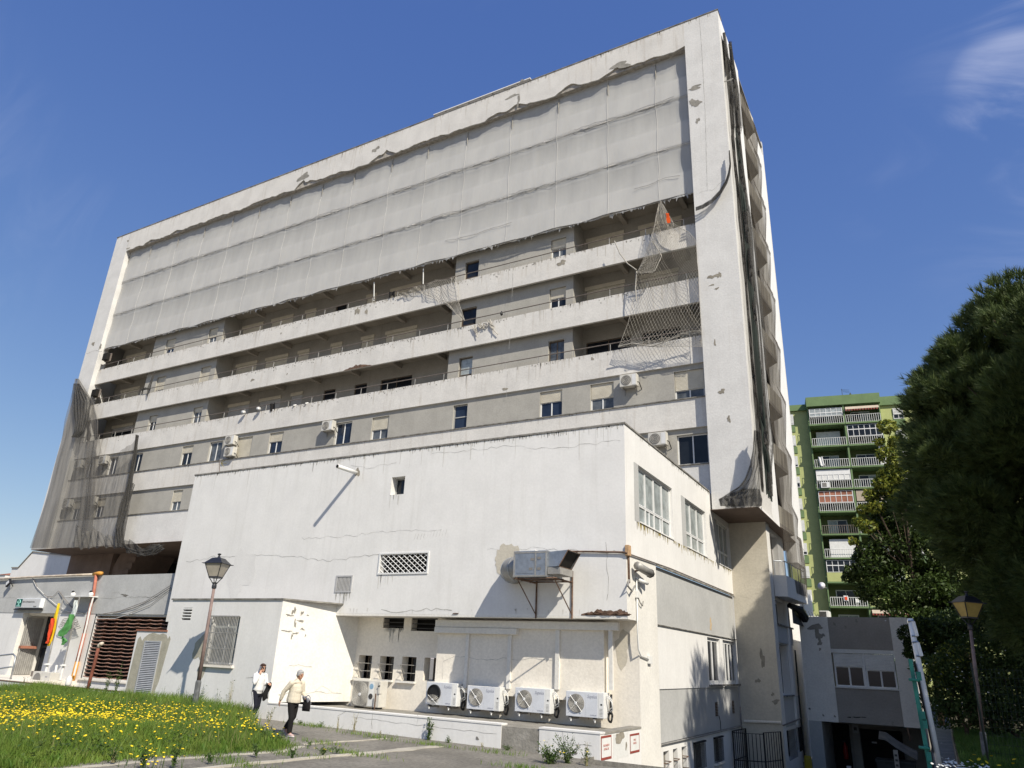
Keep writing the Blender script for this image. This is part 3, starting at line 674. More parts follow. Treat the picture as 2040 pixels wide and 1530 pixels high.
crack(lw, fY(YW), QY([(832, 1425), (830, 1445)], YW), .012, seed=36)
crack(lw, fY(YW), QY([(1120, 1455), (1123, 1478), (1180, 1486)], YW), .012, seed=37, jit=.02)
for px, py, s_ in ((951, 1471, 38), (962, 1488, 39), (948, 1490, 40), (1146, 1500, 41)): patch(lw, fY(YW), *PY(px, py, YW)[[0, 2]], .05, .035, 'coping_grime', s_)

# ------------------------------------------------------------------ projecting white block left of the recess
blk = thing('white_block', 'white rendered ground floor block with a barred window, projecting left of the recess', 'building', (-21, 19, GZ))
bz = 1.57; fb = fY(YW); BX0, BX1 = -24.33, -18.73
bwin = (-22.03, -20.62, -.52, 1.02); bv = (-23.64, -23.16, .88, 1.30)
MB().wall(fb, BX0, BX1, -2.6, bz, [bwin, bv], d=.22).build('front_wall', 'white_paint', blk)
MB().quad((BX1, YW, -1.545), (-17.92, YR, -1.545), (-17.92, YR, bz), (BX1, YW, bz)).build('side_wall', 'cream_paint', blk)
MB().quad((BX1, YW, -2.6), (BX1, YW+.2, -2.6), (BX1, YW+.2, -1.545), (BX1, YW, -1.545)).build('wall_foot', 'white_paint', blk)
MB().quad((BX0, YW, -2.6), (BX0, 21, -2.6), (BX0, 21, bz), (BX0, YW, bz)).build('end_wall', 'white_paint', blk)
MB().prism([(BX0-.04, YW-.04, bz), (BX1+.03, YW-.04, bz), (-17.88, YF-.004, bz), (BX0-.04, YF-.004, bz)], (0, 0, .05)).build('coping', 'coping_grime', blk)
MB().wall(fb, -26.0, BX0-.002, -2.6, .46, [], d=.1).build('front_wall', 'white_paint', blk)
MB().box(-26.05, YW-.03, .461, BX0+.06, 20.7, .52).build('coping', 'terracotta', blk)
# concrete patch with louvred door vent
lv = (-25.36, -24.52, -1.66, .08)
pp = [(-25.95, -1.86), (-25.55, -1.84), (-25.4, -1.72), (-24.5, -1.70), (-24.36, -1.62), (-24.2, -1.2), (-24.12, -.5), (-24.02, .22), (-24.1, .33), (-24.18, .22), (-24.28, .36), (-24.5, .40), (-24.7, .36), (-25.05, .42), (-25.3, .36), (-25.5, .24), (-25.6, .12), (-25.75, .28), (-25.86, .18), (-25.9, -.3)]
MB().add([(u, YW-.004, v) for u, v in pp], [tuple(range(len(pp)))]).build('render_patch', mat('render_patch', (.40, .375, .30), var=.12, sc=3, blotch=.4, bcol=(.25, .235, .19), bump=.6), blk)
vd = MB().wall(fb, lv[0]-.05, lv[1]+.05, lv[2]-.05, lv[3]+.05, [lv], w=-.035, thick=.05).build('louvre_vent', 'slat_metal', blk)
MB().quad(*[(u, YW-.006, v) for u, v in ((lv[0], lv[2]), (lv[1], lv[2]), (lv[1], lv[3]), (lv[0], lv[3]))]).build('vent_cavity', 'dark_recess', vd)
for i in range(29):
    z = lv[2]+(lv[3]-lv[2])*(i+.5)/29
    MB().prism([(lv[0], YW-.03, z-.022), (lv[0], YW-.03, z-.016), (lv[0], YW-.008, z+.02), (lv[0], YW-.008, z+.014)], (lv[1]-lv[0], 0, 0)).build('slat', 'slat_metal', vd)
# barred window
MB().quad(*[(u, YW+.21, v) for u, v in ((bwin[0], bwin[2]), (bwin[1], bwin[2]), (bwin[1], bwin[3]), (bwin[0], bwin[3]))]).build('pane', 'glass', blk)
wd = window(blk, fb, *bwin, n=2, w=.14, fr='alu_frame', glass='glass_curtain', shut=.0)
for i in range(19):
    x = bwin[0]+(bwin[1]-bwin[0])*(i+.5)/19; MB().tube([(x, YW-.06, bwin[2]-.02), (x, YW-.06, bwin[3]+.03)], .013, 5).build('bar', 'galvanised_dull', wd)
for z in (bwin[2]+.0, bwin[2]+.5, bwin[2]+1.0, bwin[3]+.0): MB().box(bwin[0]-.03, YW-.066, z-.018, bwin[1]+.03, YW-.054, z+.018).build('cross_bar', 'galvanised_dull', wd)
MB().box(bwin[0]-.12, YW-.1, bwin[2]-.10, bwin[1]+.08, YW+.1, bwin[2]-.03).build('sill', 'recess_paint', wd)
for i in range(4):
    z = bv[2]+.06+i*.1; MB().box(bv[0]+.01, YW-.01, z, bv[1]-.01, YW+.06, z+.045).build('slat', 'white_plastic', blk)
MB().quad(*[(u, YW+.1, v) for u, v in ((bv[0], bv[2]), (bv[1], bv[2]), (bv[1], bv[3]), (bv[0], bv[3]))]).build('vent_cavity', 'dark_recess', blk)
patch(blk, fb, -22.33, -.05, .30, .45, 'render_patch', 51); patch(blk, fb, -22.1, -.75, .2, .36, 'render_patch', 52)
for x, z in ((-23.05, -1.75),): MB().bbox(x-.06, YW-.03, z-.1, x+.06, YW-.003, z+.1, .01).build('junction_box', 'white_plastic', blk)
# flaking paint on the sunny side face
def fs(u, v, w=0):                       # along the slanted side face, u metres from the front corner
    d = Vector((-17.92-BX1, YR-YW, 0)).normalized(); nrm = Vector((d.y, -d.x, 0)); p = Vector((BX1, YW, 0))+d*u-nrm*w; return (p.x, p.y, v)
r = random.Random(12)
for u, v, a, b in ((.45, 1.25, .09, .16), (.75, 1.2, .06, .12), (.3, 1.1, .14, .05), (.75, .95, .2, .04), (.55, .85, .05, .2), (.3, .6, .18, .05), (.62, .55, .12, .05), (.85, .7, .08, .06), (.5, .45, .05, .1), (.98, 1.15, .04, .04), (1.0, .5, .04, .05)):
    patch(blk, fs, u, v, a*.7, b*.6, 'old_concrete', int(u*100+v*10), 'flaked_paint', irr=.8, n=26)
crack(blk, fs, [(.55, -.45), (.9, -.43), (1.4, -.47)], .03, seed=61); crack(blk, fs, [(.3, -1.3), (1.1, -1.28), (1.9, -1.25), (2.7, -1.3)], .03, seed=62)
crack(blk, fb, [(-19.9, -.87), (-19.4, -.85)], .03, seed=63); crack(blk, fs, [(1.6, -1.27), (1.9, -1.1), (2.3, -1.25)], .015, seed=64)
# ------------------------------------------------------------------ the tower
tower = thing('apartment_tower', 'tall weathered concrete apartment tower with netted top floors and balcony bands', 'building', (-31.7, 36, GZ))
TX0, TX1, TY, TZ0, TZ1 = -57.86, -5.5, 30.0, 6.22, 33.2
PX0, PX1 = -55.95, -7.36            # inner edges of the end piers
YB, YG, YG2, YBK = 30.34, 30.46, 30.72, 32.05
fT = fY(TY); sX = fX(TX1)
MB().box(TX0, TY, TZ0, PX0, 30.75, TZ1-.002).build('end_pier', 'tower_white', tower)
MB().box(PX1, TY, TZ0, TX1, 30.5, TZ1-.002).build('end_pier', 'tower_white', tower)
# top band: straight core, rendered face with a broken lower edge
MB().box(PX0+.002, TY+.10, 31.42, PX1-.002, 30.75, TZ1-.004).build('top_beam', 'raw_brick', tower)
r = random.Random(21); n = 230; ed = []; z = 31.42
bites = {PY(x, y, TY)[0]: a for x, y, a in ((605, 352, .55), (620, 350, .35), (770, 300, .5), (757, 310, .3), (1236, 130, .45), (1225, 135, .3), (1030, 205, .35), (1135, 170, .4), (990, 225, .2), (300, 480, .2), (350, 465, .2))}
for i in range(n+1):
    x = PX0+(PX1-PX0)*i/n; z += r.uniform(-.075, .075); z = min(max(z, 31.33), 31.55); zz = z
    for bx, a in bites.items():
        if abs(bx-x) < .75: zz = max(zz, 31.42+a*(1-abs(bx-x)/.75)*r.uniform(.75, 1.1)+.05)
    ed.append((x, zz))
mb = MB(); v = []
for x, zz in ed: v += [(x, TY, zz), (x, TY, TZ1), (x, TY+.098, zz+.02)]
mb.add(v, [q for i in range(n) for q in ((3*i, 3*i+3, 3*i+4, 3*i+1), (3*i+2, 3*i+5, 3*i+3, 3*i))])
mb.build('top_band', 'tower_paint', tower)
MB().box(TX0-.03, TY-.03, TZ1, TX1+.03, 30.8, TZ1+.06).build('coping', 'coping_grime', tower)
MB().box(TX0, TY+.8, TZ1-.5, TX1-.002, 42.0, TZ1-.4).build('roof', 'old_concrete', tower)
MB().box(TX0+.001, 30.76, TZ0, TX0+.2, 42, TZ1-.01).build('end_wall', 'tower_white', tower)
MB().box(TX0, 41.7, TZ0, TX1, 41.95, TZ1-.01).build('rear_wall', 'tower_white', tower)
a = PY(862, 233, TY)[0]; b = PY(1055, 158, TY)[0]
MB().box(a, TY+.05, TZ1+.3, b, TY+.25, TZ1+.36).build('roof_rail', 'tower_side_paint', tower)
for i in range(9): x = a+.05+(b-a-.1)*i/8; MB().box(x-.03, TY+.12, TZ1+.06, x+.03, TY+.18, TZ1+.3).build('roof_rail_post', 'rail_metal', tower)
for px, py, a, b in ((605, 352, .45, .35), (748, 298, .3, .18), (1020, 192, .35, .12), (1033, 200, .09, .45), (1236, 130, .5, .25), (1380, 205, .15, .2), (1040, 160, .1, .1)):
    p = PY(px, py, TY); patch(tower, fT, p[0], max(p[2], 31.8) if px < 1300 else p[2], a, b, 'old_concrete', px, irr=.6)
for px, py, a, b in ((1384, 175, .35, .12), (1386, 205, .3, .2), (1390, 240, .1, .15), (1420, 551, .22, .1), (1433, 548, .09, .15), (1418, 568, .15, .03), (1428, 575, .08, .06), (1438, 780, .12, .12), (1452, 835, .08, .12), (1395, 680, .03, .08), (1424, 683, .05, .12), (1452, 160, .2, .06), (255, 495, .2, .08), (200, 690, .12, .25), (186, 685, .16, .2), (255, 480, .12, .1)):
    p = PY(px, py, TY); patch(tower, fT, p[0], p[2], a, b, 'raw_concrete' if py > 400 else 'old_concrete', px+py, irr=.55)
crack(tower, fT, [tuple(PY(x, y, TY)[[0, 2]]) for x, y in ((1393, 385), (1420, 378), (1452, 352))], .03, seed=71)
crack(tower, fT, [tuple(PY(x, y, TY)[[0, 2]]) for x, y in ((172, 705), (190, 698), (204, 700))], .05, seed=72)
crack(tower, fT, [tuple(PY(x, y, TY)[[0, 2]]) for x, y in ((1393, 30), (1400, 130), (1405, 230), (1409, 380))], .03, seed=73, jit=.015)
crack(tower, fT, [tuple(PY(x, y, TY)[[0, 2]]) for x, y in ((260, 465), (251, 505))], .05, seed=74, jit=.01)
# upper floors behind the net: parapets and wall
bots = {1: 19.22, 2: 16.13, 3: 13.05}
tops = {1: 20.47, 2: 17.43, 3: 14.38}
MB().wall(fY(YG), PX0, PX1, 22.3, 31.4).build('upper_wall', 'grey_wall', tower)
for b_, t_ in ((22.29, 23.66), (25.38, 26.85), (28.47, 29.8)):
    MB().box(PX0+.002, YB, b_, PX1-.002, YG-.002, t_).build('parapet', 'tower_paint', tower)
# balcony floors
BOX = [(-49.85, -42.0), (-21.87, -14.17)]
REC = [(PX0, -49.85), (-42.0, -21.87), (-14.17, PX1)]
boxwin = {1: [(-48.4, -47.3, .6), (-43.55, -42.6, .55), (-21.2, -20.25, 0), (-15.55, -14.63, .45)],
          2: [(-48.5, -47.45, .8), (-43.55, -42.5, 1.), (-21.25, -20.2, 0), (-15.57, -14.6, .45)],
          3: [(-48.32, -47.4, .35), (-43.45, -42.5, .25), (-21.15, -20.25, 0), (-15.57, -14.65, 0)]}
recwin = {1: [(-55.4, -52.9, .7), (-51.6, -50.6, .6), (-41.6, -39.5, .55), (-38.6, -36.5, .5), (-35.3, -34.35, .45), (-32.5, -31.55, .0), (-29.8, -29.0, .8), (-27.8, -25.4, .5), (-13.95, -11.8, .6), (-10.9, -8.6, .6)],
          2: [(-55.0, -52.6, .6), (-51.6, -50.5, .6), (-41.5, -39.4, .6), (-38.5, -36.4, .6), (-35.4, -34.4, .7), (-32.4, -31.5, .6), (-29.8, -28.8, .6), (-27.8, -25.4, .55), (-14.0, -11.8, .6), (-10.9, -8.9, .6)],
          3: [(-54.9, -52.3, .4), (-51.6, -50.5, .5), (-41.5, -39.4, .8), (-38.4, -36.4, .75), (-35.4, -34.4, .8), (-32.5, -31.5, .0), (-29.9, -28.9, .0), (-27.8, -25.4, .0), (-14.0, -11.5, .0), (-10.9, -8.9, .0)]}
rndm = random.Random(4)
for k in (1, 2, 3):
    zb, zt = bots[k], tops[k]; zc = {1: 22.29, 2: 19.22, 3: 16.13}[k]     # soffit of the floor above
    fl = zb+.75
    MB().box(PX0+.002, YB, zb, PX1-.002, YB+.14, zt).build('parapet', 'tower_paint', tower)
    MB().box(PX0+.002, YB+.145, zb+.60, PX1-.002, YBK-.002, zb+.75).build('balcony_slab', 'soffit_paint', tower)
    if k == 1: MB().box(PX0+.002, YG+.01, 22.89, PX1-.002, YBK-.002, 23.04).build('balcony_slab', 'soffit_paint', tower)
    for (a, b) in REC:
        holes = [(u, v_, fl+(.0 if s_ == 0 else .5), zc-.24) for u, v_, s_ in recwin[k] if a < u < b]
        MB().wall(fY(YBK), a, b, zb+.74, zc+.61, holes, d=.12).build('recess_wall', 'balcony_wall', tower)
        for (u, v_, c, d), s_ in zip(holes, [s for u, v_, s in recwin[k] if a < u < b]):
            if s_ > 0: MB().box(u-.05, YBK-.06, d, v_+.05, YBK-.002, d+.22).build('shutter_box', 'shutter_cream', tower)
            window(tower, fY(YBK), u, v_, c, d, n=2 if v_-u > 1.4 else 1, shut=s_*.55, w=.06, fr='brown_frame' if s_ == 0 else 'alu_frame', shm='shutter_grey' if k == 3 else 'shutter_cream')
        m_ = max(1, int((b-a)/2.9))
        for i in range(m_):
            x = a+(b-a)*(i+.75)/m_*.98
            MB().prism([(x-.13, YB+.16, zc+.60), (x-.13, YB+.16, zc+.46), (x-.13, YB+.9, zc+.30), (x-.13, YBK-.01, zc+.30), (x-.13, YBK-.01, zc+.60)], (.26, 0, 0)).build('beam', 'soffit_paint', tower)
    for i, (a, b) in enumerate(BOX):
        holes = [(u, v_, zb+.62, zc-.42) for u, v_, s_ in boxwin[k] if a < u < b]
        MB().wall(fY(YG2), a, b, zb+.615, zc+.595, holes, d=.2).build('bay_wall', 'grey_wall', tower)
        MB().quad((a, YG2, zb+.615), (a, YBK, zb+.615), (a, YBK, zc+.595), (a, YG2, zc+.595)).build('bay_side', 'grey_wall', tower)
        MB().quad((b, YG2, zb+.615), (b, YBK, zb+.615), (b, YBK, zc+.595), (b, YG2, zc+.595)).build('bay_side', 'grey_wall', tower)
        for (u, v_, c, d), s_ in zip(holes, [s for u, v_, s in boxwin[k] if a < u < b]):
            stair = u > -21.3 and u < -20
            window(tower, fY(YG2), u, v_, c, d, n=1 if stair else 2, shut=s_*.62, w=.14, fr='brown_frame' if (stair or s_ == 0) else 'alu_frame', transom=.5 if stair else None, glass=rndm.choice(('glass', 'glass_blue', 'glass_net', 'glass_net', 'glass_curtain')))
    # railing on the parapet
    rl = MB().tube([(PX0+.05, YB+.08, zt+.42), (PX1-.02, YB+.08, zt+.42)], .028, 5).build('railing', 'rail_metal', tower)
    x = PX0+.4; post = None
    while x < PX1:
        if post is None: post = MB().tube([(x, YB+.08, zt-.02), (x, YB+.08, zt+.42)], .022, 5).build('post', 'galvanised_dull', rl)
        else:
            c = post.copy(); COL.objects.link(c); c.location = (x-(PX0+.4), 0, 0)
        x += 1.98
# AC-window floors
wF4 = [(-54.52, -53.6, 0), (-51.54, -50.49, 0), (-48.79, -47.67, 0), (-43.38, -42.26, .35), (-40.61, -39.35, 0), (-37.93, -36.55, 1), (-35.02, -33.82, .42), (-29.52, -28.25, 0), (-26.73, -25.5, .55), (-21.11, -20.2, 0), (-15.84, -14.59, .42), (-13.07, -11.85, .55), (-8.87, -7.51, .68)]
wF5 = [(-54.66, -53.76, .4), (-51.77, -50.79, .4), (-48.75, -48.06, .5), (-43.37, -42.38, .55), (-37.9, -36.6, .5), (-29.5, -28.2, .5), (-8.87, -7.48, 0)]
for zb, zs, ws, zwt in ((9.99, 11.36, wF4, 12.80), (TZ0, 8.28, wF5, 9.72)):
    zc = 13.05 if zb > 8 else 9.99
    holes = [(a, min(b, PX1-.1), zs+.08, zwt) for a, b, s_ in ws]
    MB().wall(fY(YG), PX0, PX1, zs, zc, holes, d=.2).build('window_band', 'grey_wall', tower)
    MB().box(PX0+.002, YB, zb, PX1-.002, YG-.002, zs).build('spandrel', 'tower_paint' if zb > 8 else 'tower_white', tower)
    MB().box(PX0+.003, YB-.06, zs, PX1-.003, YG-.003, zs+.045).build('sill_course', 'coping_grime', tower)
    for (a, b, c, d), (u, v_, s_) in zip(holes, ws):
        stair = -21.3 < u < -20
        wd = window(tower, fY(YG), a, b, c, d, n=1 if stair else 2, shut=s_, w=.12, fr='grey_frame' if stair else 'alu_frame', shm='shutter_cream', glass=rndm.choice(('glass_blue', 'glass_blue', 'glass_net', 'glass_curtain', 'glass')), transom=.5 if stair else None)
# patches and drips on the parapets
for px, py, a, b in ((712, 620, .18, .26), (730, 621, .1, .2), (1119, 524, .24, .16), (503, 757, .14, .1), (572, 745, .06, .06), (1006, 775, .14, .08), (560, 664, .08, .05), (1180, 715, .07, .1)):
    p = PY(px, py, YB); patch(tower, fY(YB), p[0], p[2], a, b, 'raw_concrete', px, irr=.5)
p = PY(712, 735, YB); r = random.Random(8); mb = MB()
mb.add([(p[0]-1.1+2.2*i/14, YB-.006, 16.13) for i in range(15)]+[(p[0]-1.1+2.2*i/14, YB-.006, 16.14+.22*math.sin(math.pi*i/14)*r.uniform(.6, 1.2)) for i in range(15)], [(i, i+1, 16+i, 15+i) for i in range(14)])
mb.build('spalled_edge', 'rust_steel', tower)
mat('parapet_run', (.42, .39, .34), var=.3, sc=3, bump=0); mat('parapet_wash', (.53, .50, .45), var=.08, sc=3, bump=0)
mb = MB(); r = random.Random(17)
for i in range(420):
    k = r.choice((1, 1, 2, 2, 3)); x = r.uniform(PX0, PX1) if r.random() < .4 else r.gauss(-31, 6); x = min(max(x, PX0+.1), PX1-.1); zt = tops[k]
    z0 = zt-abs(r.gauss(0, .16)); l = r.uniform(.015, .08); w_ = r.uniform(.01, .05)
    mb.quad((x-w_, YB-.004, z0), (x+w_*.8, YB-.004, z0+.01), (x+w_, YB-.004, z0-l), (x-w_*.6, YB-.004, z0-l*1.1))
mb.build('chipped_spots', 'old_concrete', tower, kind='stuff')
for px in (1280, 1290): pass
for k in (1, 2, 3):
    grime(tower, fY(YB), PX0+.1, PX1-.1, tops[k], 620, .22, 'parapet_run', 30+k, wmax=.035); grime(tower, fY(YB), PX0+.1, PX1-.1, tops[k], 240, .9, 'parapet_wash', 40+k, wmax=.05, w=-.003); grime(tower, fY(YB), PX0+.1, PX1-.1, tops[k], 150, .10, 'old_concrete', 50+k, wmax=.05, zj=.12)
grime(tower, fT, TX0, TX1, TZ1, 560, .3, 'parapet_run', 60, wmax=.04); grime(tower, fT, TX0, TX1, TZ1, 160, 1.2, 'parapet_wash', 61, wmax=.06, w=-.003)
grime(tower, fY(YB), PX0+.1, PX1-.1, 11.35, 420, .3, 'parapet_wash', 62, wmax=.04); grime(tower, fY(YB), PX0+.1, PX1-.1, 8.27, 300, .3, 'parapet_wash', 63, wmax=.04)
crack(tower, fY(YB), [tuple(PY(x, y, YB)[[0, 2]]) for x, y in ((1022, 545), (1020, 600))], .03, seed=81, jit=.01)
crack(tower, fY(YB), [tuple(PY(x, y, YB)[[0, 2]]) for x, y in ((1017, 655), (1014, 695))], .03, seed=82, jit=.01)
crack(tower, fY(YB), [tuple(PY(x, y, YB)[[0, 2]]) for x, y in ((1011, 740), (1009, 790))], .03, seed=83, jit=.01)
crack(tower, fY(YG2), [tuple(PY(x, y, YG2)[[0, 2]]) for x, y in ((1026, 490), (1025, 530))], .04, seed=84, jit=.01)
crack(tower, fY(YG2), [tuple(PY(x, y, YG2)[[0, 2]]) for x, y in ((1019, 590), (1018, 640))], .04, seed=85, jit=.01)
# underside and stilts
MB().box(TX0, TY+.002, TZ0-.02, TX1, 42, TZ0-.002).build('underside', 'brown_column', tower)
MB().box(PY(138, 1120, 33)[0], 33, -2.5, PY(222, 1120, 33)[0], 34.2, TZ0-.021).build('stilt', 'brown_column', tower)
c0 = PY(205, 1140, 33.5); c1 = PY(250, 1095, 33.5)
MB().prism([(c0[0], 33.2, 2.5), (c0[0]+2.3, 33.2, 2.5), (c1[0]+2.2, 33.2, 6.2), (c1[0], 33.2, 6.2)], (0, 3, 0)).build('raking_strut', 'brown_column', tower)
for i in range(9):
    t = i/8.; x = c0[0]+1.55+(c1[0]-c0[0])*t; z = 2.55+3.5*t; MB().box(x, 33.1, z, x+.75, 33.19, z+.28).build('cleat', 'brown_column', tower)
c2 = PY(318, 1140, 33.5)
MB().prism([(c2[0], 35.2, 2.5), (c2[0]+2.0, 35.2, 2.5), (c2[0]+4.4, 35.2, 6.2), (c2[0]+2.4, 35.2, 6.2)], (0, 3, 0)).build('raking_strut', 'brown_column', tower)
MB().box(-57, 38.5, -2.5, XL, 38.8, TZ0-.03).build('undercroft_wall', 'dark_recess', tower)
MB().box(-47, 33.5, 2.0, XL, 38.6, 2.2).build('terrace', 'old_concrete', tower)
# ---- right flank (faces +X)
MB().box(TX1-.002, 30.5, TZ0, TX1-1.6, 33.1, TZ0+.1).build('slot_floor', 'tower_side_paint', tower)
MB().wall(sX, 30.5, 33.1, TZ0, 31.9, w=1.6).build('slot_wall', 'balcony_wall', tower)
MB().wall(sX, 30.5, 33.1, 31.9, TZ1-.01).build('side_wall', 'tower_side_paint', tower)
MB().box(TX1-.5, 33.1, TZ0, TX1, 34.8, TZ1-.01).build('side_wall', 'tower_side_paint', tower)
MB().box(TX1-.5, 39.2, 5.2, TX1, 41.69, TZ1-1.2).build('side_wall', 'tower_side_paint', tower)
MB().wall(sX, 34.8, 39.2, 3.2, TZ1-.01, w=.7).build('side_wall', 'soffit_paint', tower)
for i in range(9):
    zf = 6.3+i*3.08
    if zf > 31: break
    MB().prism([(TX1-.69, 34.9, zf), (TX1-.05, 35.2, zf), (TX1+.16, 37.8, zf), (TX1-.69, 38.7, zf)], (0, 0, .18)).build('balcony_slab', 'soffit_paint', tower)
    MB().prism([(TX1-.05, 35.2, zf+.18), (TX1+.16, 37.8, zf+.18), (TX1+.08, 37.82, zf+.18), (TX1-.13, 35.22, zf+.18)], (0, 0, .85)).build('balcony_front', 'beige_wall', tower)
    MB().box(TX1-.68, 36.2, zf+.2, TX1-.62, 37.4, zf+2.3).build('balcony_door', 'shutter_white', tower)

# ------------------------------------------------------------------ the pale safety net over the three top floors
net = thing('safety_net', 'pale translucent safety net stretched over the top three floors of the tower', 'net', (-31.7, 30, 26))
ledges = [28.47, 25.38, 22.27]
ptop = [29.8, 26.85, 23.66]
def nety(x, z):
    # rides on the parapets, slackens between them
    y = YB-.03
    top = 31.42
    for b_, t_ in zip(ledges, ptop):
        if z > t_: s = (z-t_)/(top-t_); y = YB-.03+.07*math.sin(math.pi*min(s, 1))**.8+(.05 if s > .9 else 0); break
        if z >= b_: y = YB-.03; break
        top = b_-.02
    return y+.012*math.sin(x*1.9+z*.7)+.01*math.sin(x*5.1-z*1.3)
nu, zs = 190, []
z = 31.5
while z > 22.2:
    zs.append(z); z -= .12
r = random.Random(31); low = [22.24+.06*math.sin(i*.7)+r.uniform(-.07, .05) for i in range(nu+1)]
topz = [31.56+.03*math.sin(i*.9)+.03*math.sin(i*.37) for i in range(nu+1)]
mat('net_seam', (.60, .59, .565), var=.1, bump=0)
for zc in (28.45, 25.36):  # thin dark tubes painted in as shadow lines along the parapet bottoms
    MB().tube([(PX0+.1+.4*i, YB-.055-.01*math.sin(i), zc+.03*math.sin(i*.7)+.02*math.sin(i*2.3)) for i in range(122) if PX0+.1+.4*i < PX1-.05], [.013*(.5+.5*math.sin(i*.37)**2) for i in range(122) if PX0+.1+.4*i < PX1-.05], 4).build('net_crease_shade', mat('net_crease_shade', (.26, .25, .235), var=.3, sc=6, bump=0) if 'net_crease_shade' not in M else 'net_crease_shade', net)
mb = MB(); mb.v = []
for j in range(len(zs)+1):
    t = j/len(zs)
    for i in range(nu+1):
        x = PX0+.06+(PX1-PX0-.12)*i/nu; z = topz[i]+(low[i]-topz[i])*t; mb.v.append((x, nety(x, z), z))
for j in range(len(zs)):
    for i in range(nu):
        a = j*(nu+1)+i; mb.f.append((a, a+1, a+nu+2, a+nu+1))
mb.build('net_sheet', 'net_pale', net, smooth=True)
for px, py in ((262, 496), (305, 480), (357, 470), (411, 445), (463, 445), (515, 430), (580, 395), (643, 370), (707, 345), (781, 325), (853, 300), (931, 270), (1020, 240), (1112, 205), (1210, 175), (1304, 130)):
    x = PY(px, py, YB)[0]; zz = [31.5-.25*i for i in range(38)]
    MB().tube([(x+.02*math.sin(i*.6+x), nety(x, z_)-.018, z_) for i, z_ in enumerate(zz)], .008, 4).build('seam_rope', 'net_seam', net)
    MB().tube([(x+.06, nety(x, 30.2)-.03, 31.3), (x+.03, nety(x, 30.2)-.03, 30.7), (x+.05, nety(x, 30.2)-.03, 30.25)], [.02, .035, .01], 4).build('rust_stain', 'old_concrete', net)
# crumpled seams where the net bunches on the ledges
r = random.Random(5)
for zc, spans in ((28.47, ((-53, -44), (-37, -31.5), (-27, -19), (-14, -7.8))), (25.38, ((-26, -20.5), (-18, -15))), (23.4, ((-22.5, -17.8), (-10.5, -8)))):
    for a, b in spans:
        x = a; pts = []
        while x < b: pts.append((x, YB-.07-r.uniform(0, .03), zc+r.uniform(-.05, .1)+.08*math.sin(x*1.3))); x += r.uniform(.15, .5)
        MB().tube(pts, .011, 4).build('net_fold', 'net_crease_shade', net) if 'net_crease_shade' in M else MB().tube(pts, .018, 4).build('net_fold', mat('net_crease_shade', (.26, .25, .235), var=.3, sc=6, bump=0), net)
# ragged hem
r = random.Random(6); mb = MB()
for i in range(420):
    x = r.uniform(PX0+.1, PX1-.1); l = abs(r.gauss(0, .12)); w_ = r.uniform(.02, .14)
    mb.add([(x-w_, YB-.03, 22.3), (x+w_, YB-.035, 22.3), (x+r.uniform(-.1, .1), YB+r.uniform(-.08, .03), 22.24-l)], [(0, 1, 2)])
mb.build('ragged_hem', 'net_pale', net, kind='stuff')
# rolled hem, darker
pts = [(PX0+.2+.5*i, YB-.05-.04*math.sin(i*1.1), 22.26+.03*math.sin(i*.8)) for i in range(97)]
MB().tube([p for p in pts if p[0] < PX1-.1], .035, 5).build('rolled_hem', 'net_crease_shade', net)

# ------------------------------------------------------------------ torn nets
def bundle(fn, nu, nv, m, name, parent): return MB().sheet(fn, nu, nv).build(name, m, parent, smooth=True)
def rows_sheet(rows, plane, folds, amp, off, seed=0):
    """rows: (py, px_left, px_right) as surveyed on a plane; folds run down the cloth"""
    ph = [random.Random(seed+i).uniform(0, 6.28) for i in range(6)]
    def fn(u, v):
        t = v*(len(rows)-1); i = min(int(t), len(rows)-2); t -= i; A, B = rows[i], rows[i+1]
        y = A[0]+(B[0]-A[0])*t; l = A[1]+(B[1]-A[1])*t; r_ = A[2]+(B[2]-A[2])*t
        p = plane(l+(r_-l)*u, y); d = amp*(math.sin(u*folds*6.28+ph[0]+v*3)*.5+math.sin(u*folds*2.3*6.28+ph[1]-v*5)*.3+math.sin(v*19+ph[2]+u*7)*.2)
        return Vector(p)+Vector(off)*(1+d)
    return fn
def pl(Y): return lambda x, y: PY(x, y, Y)
def plx(X):
    def f(x, y): p = PX(x, y, X); p[1] = max(p[1], 30.42+.05*math.sin(y*.07)); return p
    return f
def cols_sheet(tops_, bots_, Y, folds, amp, seed=0, nb=1.0):
    ph = [random.Random(seed+i).uniform(0, 6.28) for i in range(6)]
    def fn(u, v):
        t = u*(len(tops_)-1); i = min(int(t), len(tops_)-2); t -= i
        a = [tops_[i][k]+(tops_[i+1][k]-tops_[i][k])*t for k in (0, 1)]; b = [bots_[i][k]+(bots_[i+1][k]-bots_[i][k])*t for k in (0, 1)]
        p = PY(a[0]+(b[0]-a[0])*v, a[1]+(b[1]-a[1])*v, Y)
        d = amp*(math.sin(u*folds*6.28+ph[0]+v*2)*.6+math.sin(u*folds*2.7*6.28+ph[1]-v*4)*.4)
        return (p[0], p[1]+d, p[2]-.5*amp*math.sin(u*folds*6.28+ph[0]))
    return fn
dn = thing('draped_net', 'dark torn net draped over the lower left corner of the tower', 'net', (-54, 29.8, 10))
bundle(rows_sheet([(755, 152, 158), (800, 142, 188), (840, 131, 198), (875, 125, 197), (910, 115, 193), (960, 102, 192), (1010, 88, 190), (1050, 75, 186), (1092, 60, 178)], pl(29.9), 5, .9, (0, -.07, 0), 3), 60, 60, 'net_brown', 'net_sheet', dn)
bundle(rows_sheet([(765, 150, 160), (800, 146, 186), (835, 150, 180), (860, 150, 172), (872, 145, 160)], pl(29.7), 6, .9, (0, -.1, 0), 13), 40, 24, 'net_dark', 'net_knot', dn)
